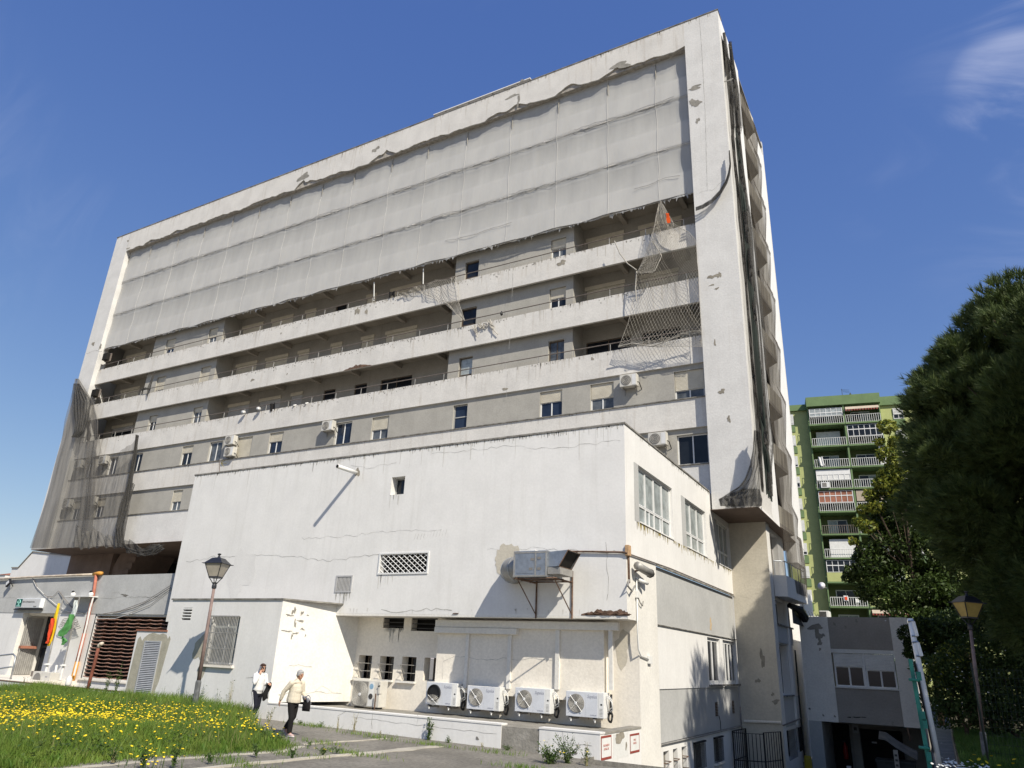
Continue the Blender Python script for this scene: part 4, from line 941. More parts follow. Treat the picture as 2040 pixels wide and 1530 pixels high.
bundle(cols_sheet([(186, 800), (192, 838), (203, 903), (222, 908), (250, 894), (279, 865)], [(150, 1091), (165, 1090), (185, 1088), (205, 1087), (225, 1089), (244, 1092)], 29.85, 4, .10, 5), 60, 50, 'net_thin', 'net_sheet', dn)
bundle(cols_sheet([(150, 1040), (168, 1066), (186, 1050), (200, 1062), (222, 1068), (240, 1050)], [(146, 1090), (165, 1094), (184, 1092), (205, 1090), (226, 1092), (245, 1092)], 29.7, 6, .14, 8), 50, 16, 'net_brown', 'net_hem', dn)
bundle(rows_sheet([(868, 276, 279), (920, 268, 273), (970, 257, 267), (1010, 243, 262), (1050, 234, 252), (1090, 236, 248)], pl(29.75), 4, .9, (0, -.15, 0), 11), 30, 40, 'net_dark', 'net_edge', dn)
for k, (o, w_) in enumerate(((0, .16), (5, .12), (-5, .14), (10, .1))):
    pts = [PY(x+o*.6, y+o*.5, 29.7-.03*k) for x, y in ((262, 960), (246, 1010), (238, 1045), (241, 1078), (256, 1095), (281, 1102), (306, 1098), (326, 1084))]
    q = [];
    for A, B in zip(pts, pts[1:]):
        for i in range(4): q.append(A+(B-A)*i/4)
    MB().tube(q, [w_*(.7+.5*math.sin(i*.9+k)**2)*.5 for i in range(len(q))], 6).build('net_roll', 'net_dark', dn, smooth=True)
bundle(cols_sheet([(240, 1080), (255, 1076), (262, 1076), (280, 1092), (320, 1082)], [(241, 1085), (252, 1100), (275, 1108), (300, 1104), (328, 1084)], 29.65, 4, .1, 21), 30, 10, 'net_dark', 'net_loop', dn)
for x0, y0 in ():
    pts = [PY(x0+dx, y0+dy, 29.75) for dx, dy in ((-10, 0), (-2, -2), (6, 1), (0, 8), (-3, 16), (-6, 26))]
    MB().tube(pts, [.03, .09, .10, .09, .05, .02], 6).build('net_knot', 'net_dark', dn)
tn = thing('torn_net_scrap', 'dark scrap of torn net caught on the balcony rail at the left end', 'net', tuple(PY(298, 770, 30.2)))
MB().tube([PY(x, y, 30.2) for x, y in ((309, 738), (303, 755), (297, 772), (293, 790))], [.03, .09, .12, .03], 6).build('net_twist', 'net_dark', tn)
MB().tube([PY(x, y, 30.2) for x, y in ((280, 778), (290, 774), (299, 775))], [.03, .1, .05], 6).build('net_twist', 'net_dark', tn)
# net bundle in the slot of the right flank
rn = thing('hanging_net_bundle', 'long dark bundled net hanging down the slot beside the right pier', 'net', (-5, 31, 20))
rows = [(66, 1438, 1441), (110, 1441, 1452), (190, 1446, 1466), (250, 1450, 1471), (280, 1452, 1462), (340, 1457, 1470), (400, 1464, 1480), (460, 1468, 1490), (540, 1474, 1496), (620, 1480, 1506), (700, 1487, 1512), (780, 1494, 1515), (830, 1500, 1520), (880, 1503, 1527), (920, 1502, 1522), (960, 1494, 1517)]
bundle(rows_sheet([(p, a, b+2+(p > 400)*3) for p, a, b in rows], plx(-5.2), 4, 1.0, (.14, 0, 0), 2), 24, 120, 'net_dark', 'net_sheet', rn)
bundle(rows_sheet([(p, a-1, (a+b)/2) for p, a, b in rows], plx(-5.45), 4, .9, (.1, 0, 0), 6), 18, 120, 'net_dark', 'net_sheet', rn)
r = random.Random(3)
for k in range(7):
    t0 = r.uniform(.1, .9); pts = []
    for i, (py, a, b) in enumerate(rows[3:]): pts.append(plx(-5.2+.03*k)(a+(b-a)*min(max(t0+.15*math.sin(i*.7+k), 0), 1), py))
    MB().tube(pts, .02, 4).build('net_cord', 'fence_wire', rn)
def to_corner(u, v):
    # bottom: the bundle swings round the corner onto the front and gathers under the pier
    rowsb = [(860, 1504, 1518), (900, 1501, 1521), (930, 1496, 1520), (955, 1486, 1518), (973, 1472, 1517), (986, 1450, 1518), (996, 1433, 1520), (1008, 1438, 1520), (1013, 1455, 1512)]
    return rows_sheet(rowsb, pl(29.75), 4, 1.0, (0, -.22, 0), 9)(u, v)
bundle(to_corner, 36, 36, 'net_dark', 'net_gather', rn)
bundle(rows_sheet([(975, 1480, 1514), (986, 1452, 1516), (996, 1433, 1520), (1009, 1436, 1519)], pl(29.6), 7, 1.0, (0, -.1, 0), 14), 36, 20, 'net_dark', 'net_gather', rn)
for k in range(3):
    MB().tube([PY(x, y+2.5*k, 29.8-.04*k) for x, y in ((1453, 300), (1455, 326), (1452, 345), (1447, 360), (1436, 379), (1418, 398), (1400, 409), (1386, 414))], [.03, .04, .045, .05, .05, .045, .04, .03], 6).build('net_swag', 'net_dark', rn, smooth=True)
# brown net over the flank balconies
fn_ = thing('flank_net', 'brown safety net zigzagging over the balconies of the right flank', 'net', (-5, 37, 18))
zz = []
for i in range(9): zf = 6.3+i*3.08; zz += [(zf-.1, .20), (zf+.95, .30), (zf+1.6, .05)]
zz.append((31.2, .25)); zz.append((32.4, -.1))
def fl_net(u, v):
    z = 3.4+(32.4-3.4)*v; d = .4
    for (a, da), (b, db) in zip(zz, zz[1:]):
        if a <= z <= b: t = (z-a)/(b-a); d = da+(db-da)*t
    y = 34.85+(38.9-34.85)*u
    return (TX1+.02+d*min(1, .25+u*1.15)*(1 if u < .9 else .6)+.03*math.sin(u*20+z*2), y, z)
bundle(fl_net, 16, 190, 'net_flank', 'net_sheet', fn_)
# knotted rope nets: real cords
def cord_net(fn, nu, nv, r_, m, parent, name='cord_mesh'):
    P = [[Vector(fn(i/nu, j/nv)) for i in range(nu+1)] for j in range(nv+1)]; mb = MB()
    for k in range(-nv, nu+1):
        for sg in (1, -1):
            run = []
            for j in range(nv+1):
                i = k+j if sg > 0 else nu-(k+j)
                if 0 <= i <= nu: run.append(P[j][i])
                else:
                    if len(run) > 1: mb.tube(run, r_, 3, caps=False)
                    run = []
            if len(run) > 1: mb.tube(run, r_, 3, caps=False)
    for i in (0, nu): mb.tube([P[j][i] for j in range(nv+1)], r_*1.6, 4)
    mb.tube(P[0], r_*1.5, 4); mb.tube(P[-1], r_*1.5, 4)
    return mb.build(name, m, parent)
k1 = thing('rope_net', 'knotted rope net with an orange rag hanging over three right end balconies', 'net', tuple(PY(1316, 402, 29.95)))
rowsn = [(402, 1315, 1318), (430, 1309, 1329), (450, 1306, 1345), (463, 1302, 1372), (482, 1297, 1388), (520, 1283, 1390), (545, 1271, 1392), (590, 1263, 1394), (640, 1254, 1397), (680, 1238, 1398), (692, 1232, 1399)]
cord_net(rows_sheet(rowsn, pl(30.0), 2, .8, (0, -.09, 0), 4), 22, 42, .0055, 'rope', k1)
cord_net(rows_sheet([(410, 1314, 1322), (450, 1307, 1345), (480, 1300, 1330), (520, 1284, 1310), (545, 1268, 1300)], pl(29.85), 3, .9, (0, -.1, 0), 8), 9, 18, .006, 'rope', k1)
for pts in (((1224, 480), (1235, 505), (1250, 525), (1268, 538)), ((1268, 540), (1266, 575), (1268, 600)), ((1300, 480), (1318, 510), (1304, 540), (1275, 545)), ((1232, 690), (1260, 684), (1300, 690), (1320, 683), (1345, 672))):
    MB().tube([PY(x, y, 29.85) for x, y in pts], .028, 5).build('loose_rope', 'rope', k1)
cord_net(cols_sheet([(1270, 682), (1290, 680), (1310, 676), (1330, 672), (1350, 668), (1398, 655)], [(1270, 690), (1292, 689), (1320, 692), (1340, 684), (1352, 670), (1398, 662)], 29.85, 3, .05, 3), 22, 4, .006, 'rope', k1)
MB().sheet(lambda u, v: Vector(PY(1326+7*u+3*v, 424+20*v, 29.55))+Vector((0, .04*math.sin(v*7+u*3), 0)), 4, 8).build('orange_rag', 'orange_cloth', k1)
k2 = thing('rope_net', 'knotted rope net slung along the middle balcony rail with a torn corner hanging down', 'net', tuple(PY(900, 560, 30.2)))
cord_net(cols_sheet([(795, 586), (815, 578), (835, 570), (860, 562), (885, 556), (909, 551)], [(797, 590), (818, 586), (840, 582), (856, 590), (878, 604), (916, 602)], 30.2, 3, .08, 6), 30, 7, .007, 'rope', k2)
cord_net(cols_sheet([(880, 598), (888, 600), (898, 600), (912, 598)], [(922, 637), (924, 638), (925, 638), (926, 638)], 30.15, 2, .05, 7), 8, 10, .007, 'rope', k2)
k3 = thing('rope_tangle', 'tangle of loose rope dangling from the second balcony parapet', 'net', tuple(PY(960, 640, 30.25)))
r = random.Random(2)
for k in range(16):
    x = r.uniform(940, 982); y = 652-(x-940)*.33; MB().tube([PY(x+r.uniform(-4, 4)*i*.5+2*i-4, y+r.uniform(-3, 3)+(r.uniform(2, 7)*i*(.9 if abs(x-948) < 6 or x > 970 else .35)), 30.25) for i in range(5)], .022, 4).build('rope_end', 'rope', k3)
# ------------------------------------------------------------------ entrance wing on the left
ent = thing('entrance_wing', 'low grey concrete entrance wing with clay louvre screen and glazed door, far left', 'building', (-36, 21, GZ))
YE2 = 20.6; fe = fY(YE2)
MB().box(-62, YE2, 1.20, -27.24, YE2+.3, 2.89).build('fascia', 'fascia_concrete', ent)
MB().box(-62, YE2+.3, 2.5, -27.24, 34, 2.6).build('roof', 'old_concrete', ent)
MB().box(-38.85, YE2+.301, 1.10, -27.24, 26, 1.198).build('soffit', 'recess_paint', ent)
MB().wall(fY(YE2+.02), -36.15, -33.0, -2.4, 1.198, d=.3).build('front_wall', 'white_paint', ent)
MB().wall(fY(YE2+.02), -62, -38.85, -2.4, 1.198, d=.3).build('front_wall', 'white_paint', ent)
MB().quad((-38.85, YE2+.02, -2.4), (-38.85, 23.2, -2.4), (-38.85, 23.2, 1.198), (-38.85, YE2+.02, 1.198)).build('jamb', 'cream_paint', ent)
MB().quad((-36.15, YE2+.02, -2.4), (-36.15, 23.2, -2.4), (-36.15, 23.2, 1.198), (-36.15, YE2+.02, 1.198)).build('jamb', 'cream_paint', ent)
MB().box(-39, YE2-2.4, -2.4, -33.2, 23.4, -1.62).build('landing', 'recess_paint', ent)
MB().quad((-38.85, 23.1, -1.7), (-36.15, 23.1, -1.7), (-36.15, 23.1, 1.2), (-38.85, 23.1, 1.2)).build('lobby_wall', 'dark_recess', ent)
# glazed doors
def pdoor(px0, py0, px1, py1, Y): return RY(px0, py0, px1, py1, Y)
yD = 21.7
dr = MB().wall(fY(yD), -38.6, -36.3, -1.62, 1.1, [(-38.45, -37.6, -1.5, -.35), (-38.45, -37.6, -.25, .95), (-37.45, -36.45, -1.2, -.35), (-37.45, -36.45, -.2, .95)], thick=.07).build('door', 'door_dark', ent)
for a, b, c, d in ((-38.45, -37.6, -1.5, -.35), (-38.45, -37.6, -.25, .95), (-37.45, -36.45, -1.2, -.35), (-37.45, -36.45, -.2, .95)):
    MB().quad(*[(u, yD+.04, v) for u, v in ((a, c), (b, c), (b, d), (a, d))]).build('pane', 'glass', dr)
MB().box(-37.5, yD-.02, -1.6, -36.35, yD-.003, -1.2).build('kick_plate', 'door_green', dr)
MB().box(-37.5, yD-.02, -.35, -36.35, yD-.003, -.22).build('cross_rail', 'door_green', dr)
for u0, v0, u1, v1 in ((-37.35, .1, -36.75, .85), (-36.7, .0, -36.36, .7), (-37.3, -1.0, -36.95, -.5), (-36.5, -.85, -36.36, -.55)):
    pp_ = MB().quad(*[(u, yD-.012, v) for u, v in ((u0, v0), (u1, v0), (u1, v1), (u0, v1))]).build('notice', 'paper', dr)
    for i in range(4): z = v1-.08-(v1-v0-.12)*i/4; MB().box(u0+.05, yD-.016, z-.012, u1-.05-.1*(i % 2), yD-.014, z+.012).build('printed_line', 'logo_ink', pp_)
# open ribbed leaf
lf = MB().ribs(lambda u, v, w=0: (-38.6+.25*u-w*.6, 21.65-.75*u+w*.2, v), 0, 1, -1.6, 1.0, 0, 2.6, .0)
mb = MB(); v = []
for i in range(19):
    t = i/18; d = .035*(i % 2); x, y = -38.80+.20*t-d*.8, 21.66-.95*t-d*.4; v += [(x, y, -1.6), (x, y, 1.0)]
mb.add(v, [(2*i, 2*i+2, 2*i+3, 2*i+1) for i in range(18)]); mb.build('door_leaf', 'galvanised_dull', ent)
MB().box(-38.74, 20.75, -.42, -38.52, 21.5, -.30).build('push_bar', 'terracotta', ent)
# clay louvre screen: curved clay tiles, one object per tile
scr = MB().wall(fY(YE2+.06), -33.0, -27.55, -1.50, 1.19, [(-32.93, -27.6, -1.43, 1.12)], thick=.12).build('screen_frame', 'cream_paint', ent)
MB().quad((-33, YE2+.75, -1.5), (-27.5, YE2+.75, -1.5), (-27.5, YE2+.75, 1.19), (-33, YE2+.75, 1.19)).build('screen_cavity', 'dark_recess', ent)
tm = None; r = random.Random(4)
for row in range(17):
    for c in range(7):
        x = -32.93+.76*c; z = -1.38+.149*row
        if x > -27.75: continue
        if x > -29.95 and row < 11 and x+.76 > -26.05: pass
        if tm is None:
            mb = MB(); v = []
            for k in range(6):
                t = k/5; yy = .02+.22*t; zz = .01*math.sin(t*math.pi)-.055*t
                for s_ in range(4): xx = .755*s_/3; v.append((x+xx, YE2+.04+yy, z+zz-.030*math.sin(math.pi*s_/3)))
            mb.add(v, [(4*k+s_, 4*k+s_+1, 4*k+s_+5, 4*k+s_+4) for k in range(5) for s_ in range(3)])
            k0 = len(mb.v); mb.add([(p[0], p[1], p[2]-.030) for p in v[:4]]+v[:4], [(0, 1, 5, 4), (1, 2, 6, 5), (2, 3, 7, 6)])
            tm = mb.build('clay_tile', 'clay_tile', ent); t0 = (x, z); o = tm; base = Vector(tm.location)
        else:
            o = tm.copy(); COL.objects.link(o); o.location = base+Vector((x-t0[0], 0, z-t0[1]))
        o.rotation_euler = (r.uniform(-.04, .04), r.uniform(-.010, .010), 0) if False else (0, 0, 0)
        o.location = o.location+Vector((r.uniform(-.006, .006), r.uniform(-.01, .01), r.uniform(-.007, .007)))
MB().box(-33.1, YE2-.05, -1.56, -29.7, YE2+.05, -1.50).build('sill', 'recess_paint', ent)
MB().wall(fY(YE2+.025), -33.0, -24.4, -2.5, -1.56).build('front_wall', 'white_paint', ent)
# rendered pieces on the fascia
for pts, s_ in (((( 225, 1178), (262, 1190), (300, 1190)), 1), (((0, 1191), (80, 1193), (140, 1190)), 2), (((200, 1191), (280, 1189), (325, 1191)), 3)):
    crack(ent, fe, [tuple(PY(x, y, YE2)[[0, 2]]) for x, y in pts], .02, seed=90+s_)
patch(ent, fe, *PY(249, 1186, YE2)[[0, 2]], .22, .05, 'coping_grime', 94, irr=.7); crack(ent, fe, [tuple(PY(x, y, YE2)[[0, 2]]) for x, y in ((254, 1170), (251, 1180))], .05, seed=95)
# low ramp wall in front
rw = thing('ramp_wall', 'low white ramp wall with a rusty top rail below the clay louvre screen', 'wall', (-31, 18, GZ))
MB().box(-62, YW, -2.6, -26.01, YW+.2, -1.66).build('wall_panel', 'white_paint', rw)
MB().box(-62, YW-.012, -1.66, -26.01, YW+.22, -1.635).build('top_rail', 'rust_steel', rw)

# sign over the entrance
a, b, c, d = RY(38, 1192, 82, 1211, YE2-.1)
sg = thing('entrance_sign', 'white entrance sign with a teal crest panel and a line of grey lettering', 'sign', ((a+b)/2, YE2-.1, c))
MB().bbox(a, YE2-.2, c, b, YE2-.003, d, .012).build('sign_box', 'sign_frame', sg)
MB().box(a+.06, YE2-.204, c+.05, b-.06, YE2-.2, d-.05).build('sign_face', 'sign_face', sg)
w_ = (b-a)*.24
MB().box(a+.05, YE2-.208, c+.04, a+.05+w_, YE2-.205, d-.04).build('crest_panel', 'sign_teal', sg)
cx, cz = a+.05+w_/2, (c+d)/2
ar = [(cx+.13*math.cos(t), YE2-.212, cz-.0+.14*math.sin(t)) for t in np.linspace(0, math.pi, 9)]
MB().tube(ar, .022, 4).build('crest_arch', 'sign_mint', sg)
MB().box(cx-.055, YE2-.214, cz-.13, cx+.055, YE2-.21, cz+.06).build('crest_figure', 'sign_mint', sg)
MB().box(cx-.15, YE2-.214, cz-.17, cx+.15, YE2-.21, cz-.13).build('crest_base', 'sign_mint', sg)
text('Junta de Andalucía', .045, 'sign_mint', sg, (cx, YE2-.212, c+.08), align='CENTER')
text('Centro de Participación Activa', .105, 'sign_ink', sg, (a+.09+w_, YE2-.21, cz+.02), sx=.80)
text('Algeciras', .07, 'sign_ink', sg, (b-.5, YE2-.21, cz-.18))
MB().box(a-.06, YE2-.19, c-.10, b+.04, YE2-.004, c-.06).build('bracket', 'black_plastic', sg)
# pipes on the fascia
pp_ = thing('roof_pipe', 'pale and orange pipe along the fascia top, turning down the wall by the flags', 'pipe', (-33, YE2, 2.9))
q = [PY(x, y, YE2-.1) for x, y in ((-40, 1155), (20, 1152), (70, 1149), (140, 1146), (192, 1144))]
MB().tube(q, .05, 8).build('pipe_run', 'pale_pipe', pp_, smooth=True)
MB().tube([PY(187, 1144, YE2-.1), PY(196, 1142, YE2-.1), PY(203, 1142.5, YE2-.08)], .085, 8).build('elbow', 'orange_pipe', pp_, smooth=True)
dpp = [(192, 1144), (187, 1180), (176, 1228), (168, 1262)]
MB().tube([PY(x, y, YE2-.1) for x, y in dpp], .07, 8).build('down_pipe', 'faded_red_pipe', pp_, smooth=True)
MB().tube([PY(x, y, YE2-.1) for x, y in ((168, 1262), (160, 1294), (154, 1318))], .085, 8).build('down_pipe', 'faded_red_pipe', pp_, smooth=True)
MB().tube([PY(x, y, YE2-.1) for x, y in ((154, 1318), (147, 1345), (141, 1366))], .095, 8).build('down_pipe', 'orange_pipe', pp_, smooth=True)
rp = thing('vent_pipe', 'rusty red standpipe with a pale elbow standing in the weeds before the louvre screen', 'pipe', tuple(PY(172, 1385, 17.3)))
q = [PY(x, y, 17.3) for x, y in ((170, 1392), (180, 1352), (190, 1315), (196, 1290))]
MB().tube(q, .058, 8).build('pipe_stem', 'red_rust_pipe', rp, smooth=True)
MB().tube([q[-1], q[-1]+np.array([.02, 0, .08]), q[-1]+np.array([.10, 0, .13]), q[-1]+np.array([.19, 0, .14])], .066, 8).build('pipe_elbow', 'pale_pipe', rp, smooth=True)
# flags
def flag_stand(px_top, py_top, px_bot, py_bot, name_label):
    t = thing('flag', name_label, 'flag', tuple(PY(px_bot, py_bot, 20.0)))
    a_ = PY(px_top, py_top, 20.0); b_ = PY(px_bot, py_bot, 20.0)
    MB().tube([b_, a_], .028, 6).build('flag_pole', 'galvanised_dull', t)
    MB().lathe(tuple(b_), [(.16, -.03), (.16, 0), (.05, .03)], 8).build('pole_base', 'white_plastic', t)
    MB().tube([tuple(b_), (b_[0], b_[1], -1.6)], .055, 8).build('base_tube', 'white_plastic', t)
    return t
t1 = flag_stand(126, 1190, 95, 1323, 'red and yellow flag hanging limp on a pole beside the entrance door')
def cloth_poly(rows, Y, m, name, par, amp=.05): return MB().sheet(lambda u, v: rows_sheet(rows, pl(Y), 1.2, 1.0, (0, -amp, 0), len(rows))(u, v), 8, 14).build(name, m, par, smooth=True)
cloth_poly([(1202, 116, 121), (1230, 108, 117), (1255, 106, 113), (1275, 102, 108), (1287, 97, 101)], 19.95, 'flag_yellow', 'yellow_stripe', t1)
cloth_poly([(1232, 104, 111), (1247, 100, 111), (1262, 99, 106), (1275, 98, 103), (1282, 96, 100)], 19.85, 'flag_red', 'red_stripe', t1, .08)
t2 = flag_stand(159, 1188, 127, 1325, 'green and white flag hanging limp on the pole left of the orange pipe')
cloth_poly([(1196, 152, 157), (1212, 147, 155), (1227, 141, 153)], 19.95, 'flag_white', 'white_stripe', t2)
cloth_poly([(1224, 139, 150), (1240, 133, 149), (1252, 126, 146), (1262, 119, 138), (1268, 122, 130)], 19.85, 'flag_green', 'green_stripe', t2, .08)
cloth_poly([(1268, 127, 128), (1277, 125, 136), (1285, 123, 129)], 19.85, 'flag_green', 'green_stripe', t2)
po = thing('loose_tube', 'short white plastic tube standing between the two flag bases', 'pipe', tuple(PY(109, 1345, 20.0)))
MB().tube([PY(109, 1346, 20.0), PY(113, 1325, 20.0)], .05, 8).build('tube', 'white_plastic', po)
# camera shelf and floodlight on the fascia
a_, b_, c_, d_ = RY(134, 1184, 181, 1189, YE2-.35)
cs = thing('camera_bracket', 'white shelf with two small dome cameras on the entrance fascia', 'camera', ((a_+b_)/2, YE2, c_))
MB().box(a_, YE2-.45, c_, b_, YE2-.003, c_+.04).build('shelf', 'white_plastic', cs)
for x in (a_+.38, b_-.12):
    MB().lathe((x, YE2-.3, c_+.04), [(.09, 0), (.11, .05), (.10, .12), (.05, .17)], 10).build('camera_body', 'white_plastic', cs, smooth=True)
    MB().lathe((x, YE2-.33, c_+.2), [(.05, 0), (.065, .04), (.03, .08)], 8).build('lens', 'black_plastic', cs, smooth=True)
MB().tube([(b_-.05, YE2-.2, c_), (b_-.1, YE2-.2, c_-.5), (b_-.05, YE2-.2, c_-1.2), (b_-.1, YE2-.2, -1.4)], .04, 6).build('conduit', 'white_plastic', cs)
fl_ = thing('floodlight', 'small black square floodlight on the fascia at the far left edge', 'lamp', tuple(PY(16, 1162, YE2-.2)))
p = PY(15, 1161, YE2-.25); L_ = .19
MB().prism([(p[0]-L_, p[1], p[2]), (p[0], p[1]-.04, p[2]-L_*1.15), (p[0]+L_, p[1], p[2]), (p[0], p[1]+.04, p[2]+L_*1.15)], (.02, .08, .0)).build('housing', 'black_plastic', fl_)
L_ = .13; MB().prism([(p[0]-L_, p[1]-.012, p[2]), (p[0], p[1]-.05, p[2]-L_*1.15), (p[0]+L_, p[1]-.012, p[2]), (p[0], p[1]+.03, p[2]+L_*1.15)], (0, .01, 0)).build('glass', 'sign_face', fl_)
MB().tube([(p[0]+.2, p[1]+.05, p[2]+.02), (p[0]+.1, YE2, p[2]-.15)], .02, 5).build('bracket', 'black_plastic', fl_)
# loose cables
cb = thing('loose_cables', 'thin grey cables looping across the entrance fascia', 'cable', (-33, YE2, 2))
for pts, m_ in ((((64, 1151), (72, 1168), (92, 1188), (112, 1205), (135, 1218), (165, 1222)), 'white_plastic'), (((65, 1151), (75, 1172), (100, 1195), (118, 1210)), 'rail_metal'), (((92, 1188), (105, 1189), (117, 1177), (128, 1192), (145, 1212)), 'rail_metal'), (((117, 1177), (130, 1200), (150, 1216), (170, 1222)), 'galvanised_dull'),
        (((205, 1223), (240, 1217), (290, 1198), (340, 1166)), 'rail_metal'), (((225, 1222), (270, 1210), (310, 1190), (340, 1170)), 'rail_metal'), (((255, 1223), (300, 1205), (342, 1172)), 'galvanised_dull'), (((190, 1232), (230, 1232), (262, 1222)), 'white_plastic')):
    MB().tube([PY(x, y, YE2-.05) for x, y in pts], .012, 4).build('cable', m_, cb)
for k in range(5):
    MB().tube([tuple(np.array(PY(139, 1237+2*k, 20.4))+np.array([.62*math.cos(t)+.1*k*math.sin(t*2), 0, .13*math.sin(t)-.04*k])) for t in np.linspace(0, 6.28, 14)], .014, 4).build('cable_coil', 'galvanised_dull', cb)
# handrail at the entrance
hr = thing('handrail', 'grey tubular handrail at the entrance steps, far left', 'handrail', tuple(PY(20, 1350, 18.6)))
for pts in (((-30, 1314), (0, 1306), (26, 1303), (31, 1308), (28, 1325), (20, 1356)), ((-20, 1335), (0, 1332), (25, 1328))): MB().tube([PY(x, y, 18.6) for x, y in pts], .035, 7).build('rail', 'galvanised', hr, smooth=True)
# pale building behind, far left
sb = thing('gabled_building', 'pale white building with a sloping parapet behind the entrance wing, far left', 'building', tuple(PY(80, 1143, 44)))
pts = [PY(x, y, 44) for x, y in ((18, 1150), (24, 1132), (37, 1132), (66, 1100), (175, 1112), (175, 1150))]
pts[0][2] = -2; pts[-1][2] = -2
MB().prism([tuple(p) for p in pts], (0, 9, 0)).build('gable_wall', 'white_paint', sb)
for A, B in zip(pts[1:4], pts[2:5]): MB().prism([(A[0], 43.9, A[2]), (B[0], 43.9, B[2]), (B[0], 43.9, B[2]+.12), (A[0], 43.9, A[2]+.12)], (0, 9.2, 0)).build('parapet_edge', 'old_concrete', sb)
fh = thing('far_house', 'tiny distant house with red tiled roof at the left edge', 'house', tuple(PY(8, 1148, 150)))
p = PY(9, 1146, 150); MB().box(p[0]-6, 150, -2, p[0]+.6, 160, p[2]+.2).build('wall', 'cream_paint', fh); MB().prism([(p[0]-6.3, 149.6, p[2]+.2), (p[0]+.9, 149.6, p[2]+.2), (p[0]-2.5, 155, p[2]+1.6)], (0, 10, 0)).build('roof', 'terracotta', fh)

# ------------------------------------------------------------------ stair block below the right flank
stb = thing('stair_block', 'beige stained stair block under the right end of the tower', 'building', (-6, 34, -4.7))
YS = 33.2; fS = fY(YS)
MB().wall(fS, -7.45, -5.85, -4.8, TZ0-.021).build('front_wall', 'beige_wall', stb)
sv = fX(-5.85)
MB().box(-6.05, YS+.003, -4.8, -5.85, 33.95, TZ0+.25).build('corner_pier', 'cream_paint', stb)
bh = [(34.0, 36.4, 3.95, 6.0), (34.05, 36.5, 1.98, 3.0), (34.1, 36.4, -.9, 1.15), (34.2, 36.4, -3.35, -2.25), (36.9, 37.8, 1.98, 3.0), (36.9, 37.8, -3.2, -2.25)]
MB().wall(sv, 33.95, 38.0, -4.8, TZ0-.021, bh, d=.4, w=.1).build('flank_wall', 'white_paint', stb)
for i, (a, b, c, d) in enumerate(bh):
    wd = window(stb, sv, a, b, c, d, n=2, w=.35, fr='brown_frame' if i in (3, 5) else 'alu_frame', glass='glass_curtain' if i == 0 else 'glass')
    if i in (1, 2, 4): MB().box(*sv(a-.05, c-.06, .1), *sv(b+.05, c, -.06)).build('sill', 'coping_grime', stb)
    if i in (3, 5):
        for k in range(8): y = a+(b-a)*(k+.5)/8; MB().tube([sv(y, c, .02), sv(y, d, .02)], .012, 4).build('bar', 'gate_black', wd)
MB().wall(sv, 34.05, 36.6, 1.2, 1.92, w=.02).build('grey_panel', 'grey_panel', stb); MB().wall(sv, 36.8, 37.9, 1.2, 1.92, w=.02).build('grey_panel', 'grey_panel', stb)
MB().wall(sv, 34.05, 37.9, -2.1, -.96, w=.02).build('grey_panel', 'grey_panel', stb)
MB().box(*sv(36.5, -2.1, .09), *sv(36.75, 3.1, -.03)).build('rib', 'white_paint', stb)
# balcony box with rail
MB().prism([sv(34.05, 3.1, 0), sv(34.3, 3.1, -.5), sv(38.3, 3.1, -.75), sv(38.3, 3.1, .0)], (0, 0, .9)).build('balcony_box', 'white_paint', stb)
bl = MB().tube([sv(34.1, 4.62, -.05), sv(34.35, 4.62, -.48), sv(38.2, 4.62, -.7)], .025, 5).build('balcony_rail', 'galvanised', stb)
for y, w_ in ((34.12, -.06), (34.38, -.47), (35.6, -.56), (36.9, -.63)): MB().tube([sv(y, 4.0, w_), sv(y, 4.62, w_)], .02, 5).build('post', 'galvanised', bl)
MB().tube([(-7.35, YS-.05, -1.93), (-5.9, YS-.05, -1.88)], .055, 8).build('tube_light', 'recess_paint', stb)
MB().tube([sv(33.2, -1.98, -.02), sv(35, -1.95, -.02), sv(38, -1.9, -.02)], .03, 5).build('service_pipe', 'rail_metal', stb)
MB().tube([sv(37.75, -4.6, -.03), sv(37.75, -2.0, -.03), sv(37.85, 1.0, -.03)], .04, 6).build('down_pipe', 'black_plastic', stb)
for u, v, a, b, s_ in ((-6.43, .5, .1, .32, 1), (-6.68, -.36, .1, .08, 2), (-6.13, -.85, .07, .06, 3), (-6.04, -1.12, .13, .09, 4), (-6.7, 3.3, .45, .25, 5)): patch(stb, fS, u, v, a, b, 'raw_concrete' if s_ < 5 else 'beige_wall', 100+s_, irr=.5)
sf = thing('scorched_awning', 'blackened rolled awning under the balcony of the stair block', 'awning', sv(38, 2.4, -.2))
MB().tube([sv(36.9, 2.95, -.1), sv(37.6, 2.8, -.45), sv(38.2, 2.35, -.6)], [.12, .2, .22], 7).build('awning_roll', 'black_plastic', sf)
MB().sheet(lambda u, v: sv(36.9+1.2*u, 2.9-.75*v-.1*u, -.2-.35*v*u), 6, 6).build('awning_cloth', 'ac_dark', sf)
gt = thing('steel_gate', 'black barred steel gate standing open below the stair block', 'gate', (-6.9, 32.9, -4.7))
def gate_leaf(p0, p1, z0, z1, nb):
    A, B = Vector(p0), Vector(p1); mbg = MB()
    fr = MB().tube([(A.x, A.y, z0), (A.x, A.y, z1), (B.x, B.y, z1), (B.x, B.y, z0)], .035, 5).build('gate_frame', 'gate_black', gt)
    for i in range(1, nb): p = A.lerp(B, i/nb); MB().tube([(p.x, p.y, z0), (p.x, p.y, z1)], .016, 5).build('bar', 'gate_black', fr)
    MB().tube([(A.x, A.y, -3.2), (B.x, B.y, -3.2)], .02, 5).build('cross_bar', 'gate_black', fr)
